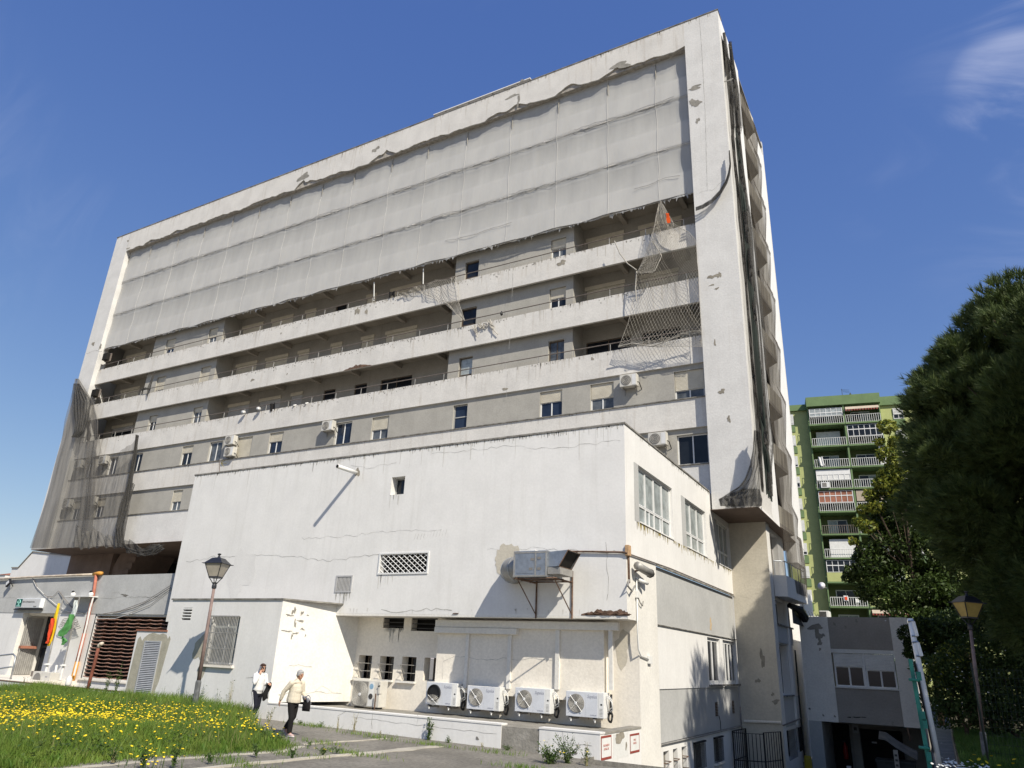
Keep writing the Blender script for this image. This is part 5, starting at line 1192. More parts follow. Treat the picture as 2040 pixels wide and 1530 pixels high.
gate_leaf((-7.38, 31.2), (-6.3, 31.6), -4.6, -2.25, 8); gate_leaf((-6.3, 31.6), (-5.9, 32.9), -4.6, -2.2, 7)
gate_leaf((-7.38, 31.2), (-7.3, 33.1), -4.6, -2.2, 7)

# ------------------------------------------------------------------ link block over the garage
lk = thing('link_block', 'shaded white and grey link block bridging over the dark garage entrance', 'building', (-3, 38, -4.7))
fL = fY(38.0)
lw_ = (-4.22, -1.72, -.48, .93)
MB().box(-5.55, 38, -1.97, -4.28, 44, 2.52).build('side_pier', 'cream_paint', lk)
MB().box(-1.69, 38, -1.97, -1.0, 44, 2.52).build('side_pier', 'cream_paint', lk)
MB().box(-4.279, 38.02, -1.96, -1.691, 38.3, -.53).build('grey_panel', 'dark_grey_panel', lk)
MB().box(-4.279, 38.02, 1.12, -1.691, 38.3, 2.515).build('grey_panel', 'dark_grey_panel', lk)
MB().box(-4.279, 38.03, .95, -1.691, 38.35, 1.118).build('shutter_box', 'shutter_white', lk)
MB().box(-4.279, 38.4, -1.9, -1.691, 43.9, -1.8).build('soffit', 'grey_wall', lk); MB().box(-4.279, 38.4, 2.3, -1.691, 43.9, 2.4).build('roof', 'old_concrete', lk)
xm = (lw_[0]+lw_[1])/2-.02
window(lk, fL, lw_[0], xm, lw_[2], lw_[3], n=2, shut=.40, shm='shutter_white', w=.1, bar=.07)
window(lk, fL, xm+.06, lw_[1], lw_[2], lw_[3], n=2, shut=.48, shm='shutter_white', w=.1, bar=.07)
MB().box(xm+.002, 38.05, lw_[2], xm+.058, 38.2, lw_[3]).build('mullion', 'alu_frame', lk)
MB().box(-4.3, 37.96, -.53, -1.66, 38.1, -.485).build('sill', 'shutter_white', lk)
for (pts, s_) in ((((-4.62, 2.05), .28, .14), 1), (((-4.55, 1.72), .12, .28), 2), (((-4.38, 1.68), .12, .1), 3), (((-4.5, 1.35), .11, .1), 4), (((-4.52, 1.08), .05, .06), 5)): patch(lk, fL, pts[0][0]-.22, pts[0][1], pts[1], pts[2], 'old_concrete', 120+s_, irr=.4)
for px, py, s_ in ((1613, 1412, 1), (1663, 1427, 2), (1640, 1425, 3)): patch(lk, fL, *PY(px, py, 38)[[0, 2]], .04, .05, 'coping_grime', 130+s_)
for px, py, s_ in ((1684, 1249, 1), (1706, 1237, 2), (1662, 1243, 4), (1778, 1441, 5)): patch(lk, fY(38.02), *PY(px, py, 38)[[0, 2]], .05, .07, 'coping_grime', 140+s_)
for px in (1692, 1703, 1710, 1720): patch(lk, fY(38.02), *PY(px, 1429, 38)[[0, 2]], .1, .02, 'dark_recess', px)
# garage below
MB().box(-5.55, 38.0, -4.8, -5.0, 44, -1.972).build('garage_pier', 'grey_panel', lk)
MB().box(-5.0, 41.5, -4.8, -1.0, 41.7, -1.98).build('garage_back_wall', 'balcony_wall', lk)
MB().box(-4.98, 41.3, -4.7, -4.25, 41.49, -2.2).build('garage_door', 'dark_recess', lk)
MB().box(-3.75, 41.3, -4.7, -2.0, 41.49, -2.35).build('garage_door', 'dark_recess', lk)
MB().box(-4.1, 41.35, -4.7, -3.78, 41.48, -2.05).build('garage_column', 'grey_wall', lk)
MB().box(-1.0, 38, -4.8, -.9, 44, -1.972).build('garage_side', 'balcony_wall', lk)
MB().tube([(-1.58, 37.97, -1.98), (-1.52, 37.97, -2.5)], .04, 6).build('drain_pipe', 'rust_steel', lk)
ex = thing('fire_extinguisher', 'dim red fire extinguisher on the garage wall', 'extinguisher', tuple(PY(1682, 1490, 41)))
p = PY(1684, 1497, 41); MB().lathe((p[0], 41.15, -3.3), [(.1, -.4), (.11, -.35), (.11, .15), (.05, .25), (.04, .32)], 10).build('cylinder', 'fire_red', ex, smooth=True); MB().box(p[0]-.1, 41.1, -2.97, p[0]+.04, 41.2, -2.93).build('handle', 'black_plastic', ex)
sp = thing('garage_sign', 'small pale square sign on the garage column', 'sign', (-3.95, 41.3, -2.5)); MB().box(-4.08, 41.32, -2.55, -3.82, 41.345, -2.2).build('plate', 'shutter_grey', sp); MB().box(-4.02, 41.312, -2.44, -3.88, 41.318, -2.3).build('symbol', 'ac_dark', sp)
np_ = thing('licence_plate', 'small pale plate glinting in the dark garage', 'plate', (-3.2, 41.25, -2.9)); MB().box(-3.3, 41.24, -2.93, -3.08, 41.26, -2.86).build('plate', 'shutter_grey', np_)
ws = thing('water_jug', 'white plastic ribbed container on the garage floor', 'container', (-4.1, 38.4, -4.1))
for k in range(4): MB().bbox(-4.2, 38.3, -4.1+.1*k, -4.02, 38.5, -4.02+.1*k, .02).build('ridge', 'white_plastic', ws)
# dumpster with its lid up
dp = thing('dumpster', 'dark green wheeled dumpster with its mottled lid propped open', 'dumpster', (-2.1, 36.6, -4.7))
y0 = 36.3
MB().prism([(-2.75, y0, -4.5), (-1.5, y0, -4.5), (-1.42, y0, -3.25), (-2.83, y0, -3.25)], (0, .9, 0)).build('body', 'dumpster_green', dp)
MB().box(-2.86, y0-.05, -3.25, -1.39, y0+.95, -3.17).build('rim', 'dumpster_green', dp)
def lidf(u, v): p = PY(1750+75*u, 1470+25*u+4*v, 36.4); return (p[0], 36.35+.95*v, p[2]+.25*math.sin(u*3.1)*.6-.0*v)
def lidc(u, v):
    q = [(1750, 1472), (1765, 1475), (1785, 1490), (1810, 1505), (1828, 1514)]; t = u*4; i = min(int(t), 3); t -= i; p = PY(q[i][0]+(q[i+1][0]-q[i][0])*t, q[i][1]+(q[i+1][1]-q[i][1])*t, 36.3); return (p[0], 36.3+.9*v, p[2]+.25*v)
MB().sheet(lidc, 14, 6).build('lid', 'dumpster_lid', dp, smooth=True)
MB().box(PY(1780, 1500, 36.2)[0], 36.1, -3.9, PY(1789, 1500, 36.2)[0], 36.2, -2.75).build('lift_arm', 'galvanised_dull', dp)
for i in range(5): MB().box(PY(1782, 1500, 36.2)[0]-.0, 36.08, -3.7+.18*i, PY(1787, 1500, 36.2)[0], 36.095, -3.62+.18*i).build('arm_slot', 'ac_dark', dp)
for x in (-2.7, -1.55): MB().lathe((x, y0+.1, -4.58), [(.12, -.04), (.12, .04)], 10, axis=(1, 0, 0)).build('wheel', 'black_plastic', dp)
hs_ = thing('yellow_hose', 'yellow hose hanging coiled at the corner of the stair block', 'hose', sv(37.2, -3.6, -.15))
for k in range(5): MB().tube([tuple(np.array(sv(37.3, -3.75, -.12-.03*k))+np.array([.02*k, .22*math.cos(t), .38*math.sin(t)])) for t in np.linspace(0, 6.28, 14)], .022, 5).build('hose_loop', 'yellow_hose', hs_)
# second low wing behind the stair block
bw_ = thing('rear_wing', 'sunlit white rear wing with small openings behind the scorched balcony', 'building', (-5.5, 46, -4))
fB = fX(-6.4)
MB().wall(fB, 40.9, 50, -4, 4.6, [(43.3, 44.2, 2.9, 4.0), (45.4, 46.4, 2.9, 4.0)], d=.3).build('side_wall', 'tower_side_paint', bw_)
for a in (43.3, 45.4): MB().quad(fB(a, 2.9, .3), fB(a+1, 2.9, .3), fB(a+1, 4.0, .3), fB(a, 4.0, .3)).build('opening', 'balcony_wall', bw_)
MB().quad((-6.4, 50, -4), (-20, 50, -4), (-20, 50, 4.6), (-6.4, 50, 4.6)).build('rear_wall', 'tower_side_paint', bw_)
# things on the link roof
ro = thing('roof_condenser', 'white condenser with a black side on the link block roof', 'air conditioner', tuple(PY(1637, 1226, 40)))
a_, b_, c_, d_ = RY(1632, 1219, 1652, 1228, 40); MB().bbox(a_, 40, 2.52, b_, 40.8, 2.52+.42, .02).build('casing', 'ac_white', ro); MB().box(a_-.0, 39.99, 2.56, a_+.32, 39.998, 2.9).build('grille', 'ac_dark', ro)
rb_ = thing('roof_rack', 'low white rack with wires on the link block roof', 'rack', tuple(PY(1618, 1227, 40)))
a_, b_, c_, d_ = RY(1605, 1223, 1630, 1227, 40); MB().box(a_, 40, 2.5, b_, 40.3, 2.68).build('rack', 'white_plastic', rb_)
for k in range(6): x = a_+.1+.14*k; MB().tube([(x, 40, 2.6), (x-.1, 40, 2.95-.04*k)], .012, 4).build('wire', 'ac_dark', rb_)
# retaining wall, white post, teal gate edge, mesh fence, all at the right edge
rt = thing('retaining_wall', 'low pale stone retaining wall at the foot of the white gate post', 'wall', (.2, 26, -4))
MB().box(.05, 17.3, -4.8, .35, 37.9, GZ-.02).build('wall', 'old_concrete', rt)
r = random.Random(2)
for i in range(4):
    MB().bbox(.0, 20+.42*i, GZ-.02, .38, 20.4+.42*i, GZ+.16+r.uniform(0, .03), .03).build('stone', 'path_concrete' if i % 3 else 'white_paint', rt)
wp = thing('white_post', 'tall white gate post with two hinge boxes at the right', 'post', tuple(PY(1870, 1528, 22)))
q = [PY(x, y, 22) for x, y in ((1813, 1232), (1826, 1300), (1846, 1398), (1872, 1530))]
MB().tube([q[0], q[1], q[2], q[3]], .068, 10).build('post', 'white_metal', wp, smooth=True)
for (x0, y0_), (x1, y1_) in (((1819, 1238), (1827, 1267)), ((1828, 1280), (1836, 1307))):
    A, B = PY(x0, y0_, 21.95), PY(x1, y1_, 21.95); MB().tube([A, B], .05, 6).build('hinge_box', 'white_metal', wp)
    MB().tube([A+np.array([-.12, 0, 0]), A+np.array([.02, 0, .02])], .03, 6).build('hinge_arm', 'galvanised', wp); MB().tube([B+np.array([-.12, 0, 0]), B+np.array([.02, 0, 0])], .03, 6).build('hinge_arm', 'galvanised', wp)
tg = thing('teal_gate', 'teal painted steel gate edge left of the white post', 'gate', tuple(PY(1848, 1528, 21.5)))
A, B = PY(1809, 1313, 21.5), PY(1849, 1535, 21.5)
A2, B2 = PY(1817, 1313, 21.5), PY(1858, 1535, 21.5)
MB().prism([tuple(A), tuple(A2), tuple(B2), tuple(B)], (.0, .06, 0)).build('stile', 'teal_metal', tg)
C_, D_ = PY(1821, 1320, 21.9), PY(1860, 1500, 21.9); C2, D2 = PY(1832, 1326, 23.6), PY(1862, 1480, 23.6)
MB().prism([tuple(C_), tuple(C2), tuple(D2), tuple(D_)], (-.02, 0, 0)).build('gate_sheet', 'gate_black', tg)
for x, y in ((1816, 1354), (1836, 1489)):
    p = PY(x, y, 21.4); MB().tube([p+np.array([-.06, 0, 0]), p+np.array([.18, 0, -.01])], .035, 7).build('latch', 'teal_metal', tg, smooth=True)
for x, y in ((1834, 1424), (1838, 1440), (1826, 1345), (1846, 1505)):
    p = PY(x, y, 21.42); MB().box(p[0], p[1]-.04, p[2]-.12, p[0]+.1, p[1]+.04, p[2]+.08).build('hinge', 'teal_metal', tg)
mf = thing('mesh_fence', 'dark welded wire mesh fence in front of the shaded hedge', 'fence', (3, 25, GZ))
fz0, fz1 = GZ, .35
for x in (.75, 3.2, 5.7): MB().tube([(x, 24, fz0), (x, 24, fz1+.1)], .03, 6).build('fence_post', 'fence_wire', mf)
mb = MB(); x = .75
while x < 6: mb.tube([(x, 24, fz0), (x, 24, fz1)], .004, 3, False); x += .10
for z in np.arange(fz0+.15, fz1+.01, .2): mb.tube([(.75, 23.99, z), (6, 23.99, z)], .005, 3, False)
mb.build('wire_mesh', 'fence_wire', mf, kind='stuff')
# ------------------------------------------------------------------ green apartment building behind
ga = math.radians(10); GD = 96.0; U = Vector((math.cos(ga), math.sin(ga), 0)); NV = Vector((-math.sin(ga), math.cos(ga), 0))
def fG(u, v, w=0): p = U*u+NV*(GD+w); return (p.x, p.y, v)
def fGs(off): return lambda u, v, w=0: fG(u, v, w+off)
grn = thing('green_building', 'light and dark green apartment building with balconies behind the trees', 'building', fG(11, -2))
GR = 33.0
MB().wall(fGs(1.2), 2.5, 6.35, -2, GR-.6).build('wall', 'green_light', grn)
MB().wall(fGs(1.2), 14.95, 34, -2, GR-.6).build('wall', 'green_light', grn)
MB().wall(fGs(2.1), 6.35, 14.95, -2, GR-.6).build('balcony_wall', 'green_shade_wall', grn)
MB().quad(fG(2.5, -2, 1.2), fG(2.5, -2, 12), fG(2.5, GR, 12), fG(2.5, GR, 1.2)).build('end_wall', 'green_light', grn)
def gbox(u0, u1, v0, v1, w0, w1, m, name, par=None):
    c = [fG(u, v, w) for v in (v0, v1) for w in (w0, w1) for u in (u0, u1)]
    return MB().add(c, [(0, 2, 3, 1), (4, 5, 7, 6), (0, 1, 5, 4), (2, 6, 7, 3), (0, 4, 6, 2), (1, 3, 7, 5)]).build(name, m, par or grn)
gbox(6.3, 15.0, GR-.55, GR+.7, -.35, 3, 'green_dark', 'roof_fascia'); gbox(2.4, 6.295, GR-.6, GR+.2, .9, 3, 'green_dark', 'roof_fascia'); gbox(15.005, 34.1, GR-.6, GR+.55, .9, 3, 'green_dark', 'roof_fascia')
gbox(2.4, 34, GR-.9, GR-.62, 3, 12, 'old_concrete', 'roof')
slabs = [30.0, 27.1, 24.3, 21.6, 18.75, 16.0, 13.15, 10.35, 7.55, 4.7, 1.9]
def bars(u0, u1, z0, z1, m, n, par, w=.0):
    rl = MB().tube([fG(u0, z1, w), fG(u1, z1, w)], .035, 4).build('railing', m, par)
    mbx = MB()
    for i in range(n+1):
        u = u0+(u1-u0)*i/n; mbx.tube([fG(u, z0, w), fG(u, z1-.02, w)], .03, 4, False)
    mbx.tube([fG(u0, z0+.08, w), fG(u1, z0+.08, w)], .03, 3, False)
    b_ = mbx.build('balusters', m, rl); b_['kind'] = 'stuff'
kinds = [('glazed', 'awning'), ('blind', 'grid'), ('open', 'white'), ('white_glass', 'open'), ('glazed2', 'cream'), ('open', 'open'), ('white_wall', 'open'), ('solid', 'open'), ('terrace', 'solid_win'), ('dark', 'striped'), ('open', 'open')]
r = random.Random(10)
gbox(10.55, 10.75, -2, GR-.56, -.15, 2.09, 'green_dark', 'party_fin')
gbox(6.36, 6.5, -2, GR-.56, .2, 2.09, 'green_dark', 'side_fin'); gbox(14.82, 14.94, -2, GR-.56, .2, 2.09, 'green_dark', 'side_fin')
for i, zs_ in enumerate(slabs):
    zt = slabs[i-1] if i else GR-.56
    for j, (a, b) in enumerate(((6.5, 10.55), (10.75, 14.82))):
        k = kinds[i][j]; zz = zs_-(.0 if j == 0 else .0)
        gbox(a-.05, b+.0, zz-.18, zz, -.3, 2.05, 'green_dark', 'balcony_slab')
        # balcony door
        dz = zz+2.05
        dd = MB().wall(fGs(2.0), a+.9, b-.9, zz, dz, [(a+1.0, (a+b)/2-.03, zz+.1, dz-.1), ((a+b)/2+.03, b-1.0, zz+.1, dz-.1)], thick=.06).build('balcony_door', 'alu_frame', grn)
        for u0_, u1_ in ((a+1.0, (a+b)/2-.03), ((a+b)/2+.03, b-1.0)): MB().quad(fG(u0_, zz+.1, 2.03), fG(u1_, zz+.1, 2.03), fG(u1_, dz-.1, 2.03), fG(u0_, dz-.1, 2.03)).build('pane', 'glass_curtain' if r.random() < .5 else 'glass', dd)
        if k in ('solid', 'solid_win'):
            gbox(a, b, zz+.001, zz+1.05, -.25, -.15, 'green_light', 'balcony_front')
        else: bars(a+.05, b-.05, zz, zz+1.0, 'shutter_white' if k not in ('open', 'terrace', 'striped') or r.random() < .4 else 'rail_metal', 16, grn, -.2)
        if k in ('glazed', 'glazed2', 'grid', 'solid_win', 'solid', 'white_glass'):
            nn = 6 if k != 'solid_win' else 5; zq = zz+1.1; zt_ = zt-.3
            hol = [(a+.12+(b-a-.2)*q/nn, a+.06+(b-a-.2)*(q+1)/nn, zq+.05, zt_-.65) for q in range(nn)]+([(a+.12+(b-a-.2)*q/nn, a+.06+(b-a-.2)*(q+1)/nn, zt_-.55, zt_-.05) for q in range(nn)] if k != 'white_glass' else [])
            en = MB().wall(fGs(-.1), a+.05, b-.05, zq, zt_, hol, thick=.06).build('glazing_frame', 'alu_frame', grn)
            for h in hol: MB().quad(fG(h[0], h[2], -.06), fG(h[1], h[2], -.06), fG(h[1], h[3], -.06), fG(h[0], h[3], -.06)).build('pane', {'grid': 'glass', 'glazed2': 'terracotta', 'glazed': 'glass_curtain', 'white_glass': 'shutter_white'}.get(k, 'glass'), en)
        if k == 'awning' or k == 'striped':
            aw = MB().sheet(lambda u, v: fG(a+.1+(b-a-.2)*u, zt-.35-.4*v, -.25-.25*v), 1, 1).build('awning', 'awning_cloth', grn)
            for q in range(12): MB().quad(*[fG(a+.1+(b-a-.2)*(q+t)/12., zt-.76-y_, -.505) for t, y_ in ((0, 0), (.55, 0), (.55, .2), (0, .2))]).build('awning_stripe', 'awning_red', aw)
        if k == 'cream': MB().ribs(fGs(-.12), a+.1, b-.1, zz+1.2, zt-.3, 0, .12, .02).build('blind', 'awning_cloth', grn)
        if k in ('blind', 'white_wall'): MB().ribs(fGs(1.4 if k == 'blind' else .2), a+.7, b-.5, zz+.05, zt-.6, 0, 2.5, .0).build('blind', 'shutter_white', grn)
        if k == 'white': gbox(b-.7, b-.05, zz+.01, zt-.3, .0, .6, 'shutter_white', 'cupboard')
# windows on the left and right strips
for i, zs_ in enumerate(slabs[:-1]):
    zz = zs_
    gbox(3.55, 4.75, zz-.45, zz+.45, 1.12, 1.198, 'green_dark', 'spandrel')
    gbox(16.35, 17.75, zz-.55, zz+.5, 1.12, 1.198, 'green_dark', 'spandrel')
    for (a, b) in ((3.7, 4.65), (16.45, 17.65)):
        c_, d_ = zz+.5+.05, zz+1.95
        sfrac = r.choice((.9, .95, .8, .6, .75)); window(grn, fGs(1.1), a, b, c_, d_, n=2, shut=sfrac, shm='shutter_white', w=.0, bar=.07)
# things on the balconies
def gthing(name, label, cat, u, v, w): return thing(name, label, cat, fG(u, v, w))
for (u, v, lab) in ((7.0, 21.65, 'white condenser on the green building balcony with white glazing'), (10.9, 32.0, 'small condenser on the top right balcony wall of the green building'), (6.75, 12.3, 'small condenser high on the wall of the green building terrace balcony')):
    t = gthing('air_conditioner', lab, 'air conditioner', u, v, -.4 if v < 25 and v > 20 else 1.2); w0 = -.5 if 20 < v < 25 else 1.0
    gbox(u-.05, u+.95, v, v+.7, w0, w0+.35, 'ac_white', 'casing', t); gbox(u+.1, u+.6, v+.1, v+.6, w0-.02, w0-.005, 'ac_grille', 'grille', t)
t = gthing('satellite_dish', 'pale satellite dish on an arm beside a green balcony', 'dish', 5.9, 9.6, -.6)
c = Vector(fG(5.75, 9.75, -.7)); MB().lathe(c, [(.02, 0), (.28, .05), (.45, .16)], 14, axis=(-.2, -1, .3)).build('dish', 'paper', t, smooth=True); MB().tube([c, fG(6.4, 9.6, .2)], .04, 5).build('arm', 'galvanised_dull', t)
t = gthing('plastic_chair', 'white plastic chair on a green building balcony', 'chair', 9.6, 7.56, .3)
for du, dw in ((-.2, 0), (.2, 0), (-.2, .4), (.2, .4)): MB().tube([fG(9.6+du, 7.56, .2+dw), fG(9.6+du*.9, 8.0, .2+dw)], .03, 4).build('leg', 'white_plastic', t)
gbox(9.37, 9.83, 8.0, 8.04, .18, .62, 'white_plastic', 'seat', t); gbox(9.37, 9.83, 8.041, 8.5, .58, .63, 'white_plastic', 'backrest', t)
t = gthing('laundry', 'white washing hanging over a green building balcony rail', 'laundry', 7.2, 24.9, -.3)
MB().sheet(lambda u, v: fG(7.0+.5*u+.15*v, 25.7-1.15*v-.1*math.sin(u*3), -.32-.05*math.sin(u*9)), 5, 6).build('cloth', 'cloth_white', t)
t = gthing('towel', 'red and white towel on a green building balcony', 'towel', 8.3, 8.2, -.25)
MB().sheet(lambda u, v: fG(8.0+.5*u, 8.75-.6*v, -.28-.03*math.sin(u*9)), 4, 4).build('cloth', 'cloth_white', t); MB().sheet(lambda u, v: fG(8.12+.28*u, 8.62-.36*v, -.34), 2, 2).build('print', 'flag_red', t)
t = gthing('roof_aerial', 'thin television aerial on the green building roof', 'aerial', 11.3, GR+.7, 2)
MB().tube([fG(11.0, GR+.7, 2), fG(11.0, GR+2.4, 2)], .03, 4).build('mast', 'ac_dark', t)
for k in range(3): MB().tube([fG(10.9+.1*k, GR+2.3-.15*k, 2), fG(11.9, GR+2.2-.2*k, 2.1)], .02, 3).build('element', 'ac_dark', t)
t = gthing('roof_bird', 'dark bird perched on the green building roof edge', 'bird', 11.75, GR+.7, .5)
c = Vector(fG(11.75, GR+.88, .2)); MB().lathe(c-Vector((0, 0, .14)), [(.02, 0), (.11, .08), (.13, .18), (.07, .27), (.06, .34), (.01, .4)], 8).build('body', 'black_plastic', t, smooth=True)
# ------------------------------------------------------------------ trees
rng = np.random.default_rng(11)
def rand_dirs(n): d = rng.normal(size=(n, 3)); return d/np.linalg.norm(d, axis=1)[:, None]
def frames(d):
    a = np.cross(d, np.where(np.abs(d[:, 2:3]) < .9, [[0, 0, 1.]], [[1., 0, 0]])); a /= np.linalg.norm(a, axis=1)[:, None]
    return a, np.cross(d, a)
def needle_mesh(C, D, k, ln, wd, spread):
    """k thin needle triangles per tuft centre C, fanned about direction D"""
    n = len(C); a, b = frames(D); ph = rng.uniform(0, 6.28, (n, k)); sp = rng.uniform(.15, 1, (n, k))*spread
    dirs = D[:, None]+(a[:, None]*np.cos(ph)[..., None]+b[:, None]*np.sin(ph)[..., None])*sp[..., None]
    dirs /= np.linalg.norm(dirs, axis=2)[..., None]; L = ln*rng.uniform(.7, 1.15, (n, k))[..., None]
    side = np.cross(dirs, rng.normal(size=(n, k, 3))); side /= np.linalg.norm(side, axis=2)[..., None]
    base = C[:, None]+D[:, None]*ln*.25*rng.uniform(-1, .6, (n, k))[..., None]
    V = np.stack([base-side*wd/2, base+side*wd/2, base+dirs*L], 2).reshape(-1, 3)
    return V, np.arange(len(V)).reshape(-1, 3)
def leaf_mesh(C, size, up=.5):
    n = len(C); N_ = rand_dirs(n)+np.array([0, 0, up]); N_ /= np.linalg.norm(N_, axis=1)[:, None]
    a, b = frames(N_); t = rng.uniform(0, 6.28, n)[:, None]; u = a*np.cos(t)+b*np.sin(t); v = np.cross(N_, u); s = size*rng.uniform(.6, 1.3, n)[:, None]
    V = np.stack([C-u*s*.5, C+v*s*.22+N_*s*.05, C+u*s*.5-N_*s*.08, C-v*s*.22+N_*s*.05], 1).reshape(-1, 3)
    return V, np.arange(len(V)).reshape(-1, 4)
def lobes_on(center, radii, n, rmin, rmax, zmin=-1., inner=.4):
    d = rand_dirs(n*3); d = d[d[:, 2] > zmin][:n]; s = rng.uniform(inner, 1, len(d))**.6
    return np.array(center)+d*np.array(radii)*s[:, None], rng.uniform(rmin, rmax, len(d))
def tree_wood(t, base, top, r0, lobes, lr, m='trunk_bark', every=3):
    b = Vector(base); tp = Vector(top); pts = [b+(tp-b)*i/6+Vector((.12*math.sin(i*1.7), .12*math.cos(i*1.3), 0))*(i > 0) for i in range(7)]
    MB().tube(pts, [r0*(1.25 if i == 0 else 1)*(1-.75*i/6) for i in range(7)], 9).build('trunk', m, t, smooth=True)
    for i, c in enumerate(lobes[::every]):
        c = Vector(c); k = min(5, max(1, int((c.z-b.z)/(tp.z-b.z)*6)-1)); p = pts[k]; q = p.lerp(c, .5)+Vector((0, 0, -.25))
        MB().tube([p, q, c], [r0*.28*(1-.1*k), r0*.16, .02], 5).build('limb', m, t, smooth=True)
def pine(base, crown, radii, nl, nt, label, seedlab, lmin=.9, lmax=1.5, zmin=-.85, needles=14, ln=.20, wd=.014, group=None, extra=()):
    t = thing('pine_tree', label, 'tree', base, group)
    LC, LR = lobes_on(crown, radii, nl, lmin, lmax, zmin)
    if extra:
        LC = np.concatenate([LC, np.array([e[:3] for e in extra])]); LR = np.concatenate([LR, np.array([e[3] for e in extra])])
        k = 160; tip = rand_dirs(k); tip[:, 2] = np.abs(tip[:, 2])*.9; LC = np.concatenate([LC, np.array(crown)+tip*np.array(radii)*rng.uniform(.98, 1.13, (k, 1))]); LR = np.concatenate([LR, rng.uniform(.18, .5, k)])
    pw_ = LR**1.6; per = rng.choice(len(LC), nt, p=pw_/pw_.sum()); d = rand_dirs(nt); d[:, 2] = d[:, 2]*.8+.18; d /= np.linalg.norm(d, axis=1)[:, None]
    rad = LR[per]*(rng.uniform(.45, 1, nt)**.45); C = LC[per]+d*rad[:, None]*np.array([1, 1, .75])+rng.normal(0, .10, (nt, 3))*(rng.uniform(0, 1, (nt, 1)) < .5)
    out = C-np.array(crown); out /= np.linalg.norm(out, axis=1)[:, None]
    D = d*.6+out*.5+np.array([0, 0, .45]); D /= np.linalg.norm(D, axis=1)[:, None]
    V, F_ = needle_mesh(C, D, needles, ln, wd, .9)
    npmesh('needle_foliage', V, F_, 'pine_needle', t, 'stuff')
    tree_wood(t, base, (crown[0], crown[1], crown[2]+radii[2]*.7), .34, LC, LR)
    return t
pine_a = pine((7.0, 30.5, GZ), (5.75, 30.2, 6.8), (5.4, 4.9, 6.8), 210, 86000, 'huge dark dense pine filling the right edge of the view', 1, needles=13, ln=.33, wd=.030, lmin=.9, lmax=1.6, extra=[(*PY(x, y, 29.6), r_) for x, y, r_ in ((1965, 625, .7), (1935, 640, .5), (2000, 610, .7), (1915, 690, .75), (1880, 720, .5), (1960, 690, .9), (1850, 760, .55), (1835, 800, .5), (1900, 770, .9), (2030, 590, .6))])
pine_b = pine((9.9, 20.0, GZ), (9.25, 19.8, 9.6), (4.4, 4.2, 6.6), 110, 26000, 'pine nearer the camera beyond the right edge, shading the lawn', 2, needles=12, ln=.26, wd=.03)
def leafy(name, base, lobes, radii, nleaf, size, m, label, cat='tree', wood=True, r0=.25, top=None, up=.4, every=2, m2=None, f2=0):
    t = thing(name, label, cat, base); LC = np.array(lobes, float); LR = np.array(radii, float)
    w = LR**2; per = rng.choice(len(LC), nleaf, p=w/w.sum()); d = rand_dirs(nleaf); rad = LR[per]*(rng.uniform(.25, 1, nleaf)**.4)
    C = LC[per]+d*rad[:, None]*np.array([1, 1, .72])
    k = int(nleaf*(1-f2)); V, F_ = leaf_mesh(C[:k], size, up); npmesh('foliage', V, F_, m, t, 'stuff')
    if f2: V, F_ = leaf_mesh(C[k:], size, up); npmesh('young_leaves', V, F_, m2, t, 'stuff')
    if wood: tree_wood(t, base, (LC[:, 0].mean(), LC[:, 1].mean(), LC[:, 2].max()-.4) if top is None else top, r0, LC, LR, every=every)
    return t
def at(px, py, Y): return PY(px, py, Y)
# broad-leaved tree between the green building and the pine
lb = []; lr_ = []
for px, py, Y, r_ in ((1780, 1090, 44, 1.5), (1745, 1130, 43.5, 1.2), (1720, 1150, 44, .8), (1770, 1040, 44, 1.1), (1810, 1060, 44.5, 1.7), (1800, 1150, 44, 1.6), (1850, 1100, 44, 1.9), (1830, 1190, 43, 1.4), (1870, 1180, 43, 1.5), (1910, 1150, 44, 1.8), (1760, 1000, 44.4, .9), (1730, 1100, 43.5, .8), (1840, 1000, 45, 1.8), (1900, 1060, 45, 1.9), (1795, 980, 44.5, 1.1), (1850, 1240, 42, 1.1), (1900, 1250, 42, 1.3), (1950, 1200, 43, 1.6), (1860, 930, 45, 1.6), (1755, 1165, 43, .9), (1702, 1138, 43.6, .65), (1690, 1152, 43.6, .4), (1722, 1182, 43.4, .6), (1765, 1195, 43, .9), (1800, 1225, 42.6, .9), (1715, 1110, 43.8, .55)):
    lb.append(at(px, py, Y)); lr_.append(r_*.92)
leafy('ficus_tree', (1.2, 44.5, GZ), lb, lr_, 38000, .24, 'ficus_leaf', 'dark glossy broad-leaved tree between the green building and the pine', r0=.32, top=(1.2, 44.5, 9), every=2)
lb2 = [at(x, y, 43) for x, y in ((1768, 850), (1785, 880), (1770, 905), (1790, 925), (1770, 945), (1800, 955), (1755, 962), (1735, 985), (1745, 1010), (1720, 1015), (1712, 1040), (1700, 1078), (1730, 1050), (1790, 985), (1752, 880), (1765, 970))]
leafy('young_tree', (-.3, 43, GZ), lb2, [.55, .5, .65, .7, .6, .7, .5, .45, .5, .4, .4, .3, .5, .6, .3, .6], 5200, .24, 'ficus_leaf', 'tree with yellow green young leaves in front of the green balconies', r0=.12, top=at(1775, 880, 43), every=1, m2='fresh_leaf', f2=.72)
lb3 = [at(x, y, 36) for x, y in ((1812, 1262), (1828, 1285), (1815, 1300), (1845, 1300), (1840, 1250), (1868, 1270), (1858, 1310), (1885, 1295), (1900, 1260))]
leafy('overhanging_branch', (1.6, 36.5, GZ), lb3, [.5, .55, .35, .45, .6, .6, .45, .5, .6], 5500, .17, 'ficus_leaf', 'leafy tree leaning over the right corner of the link block', r0=.13, top=at(1870, 1260, 36), every=1)
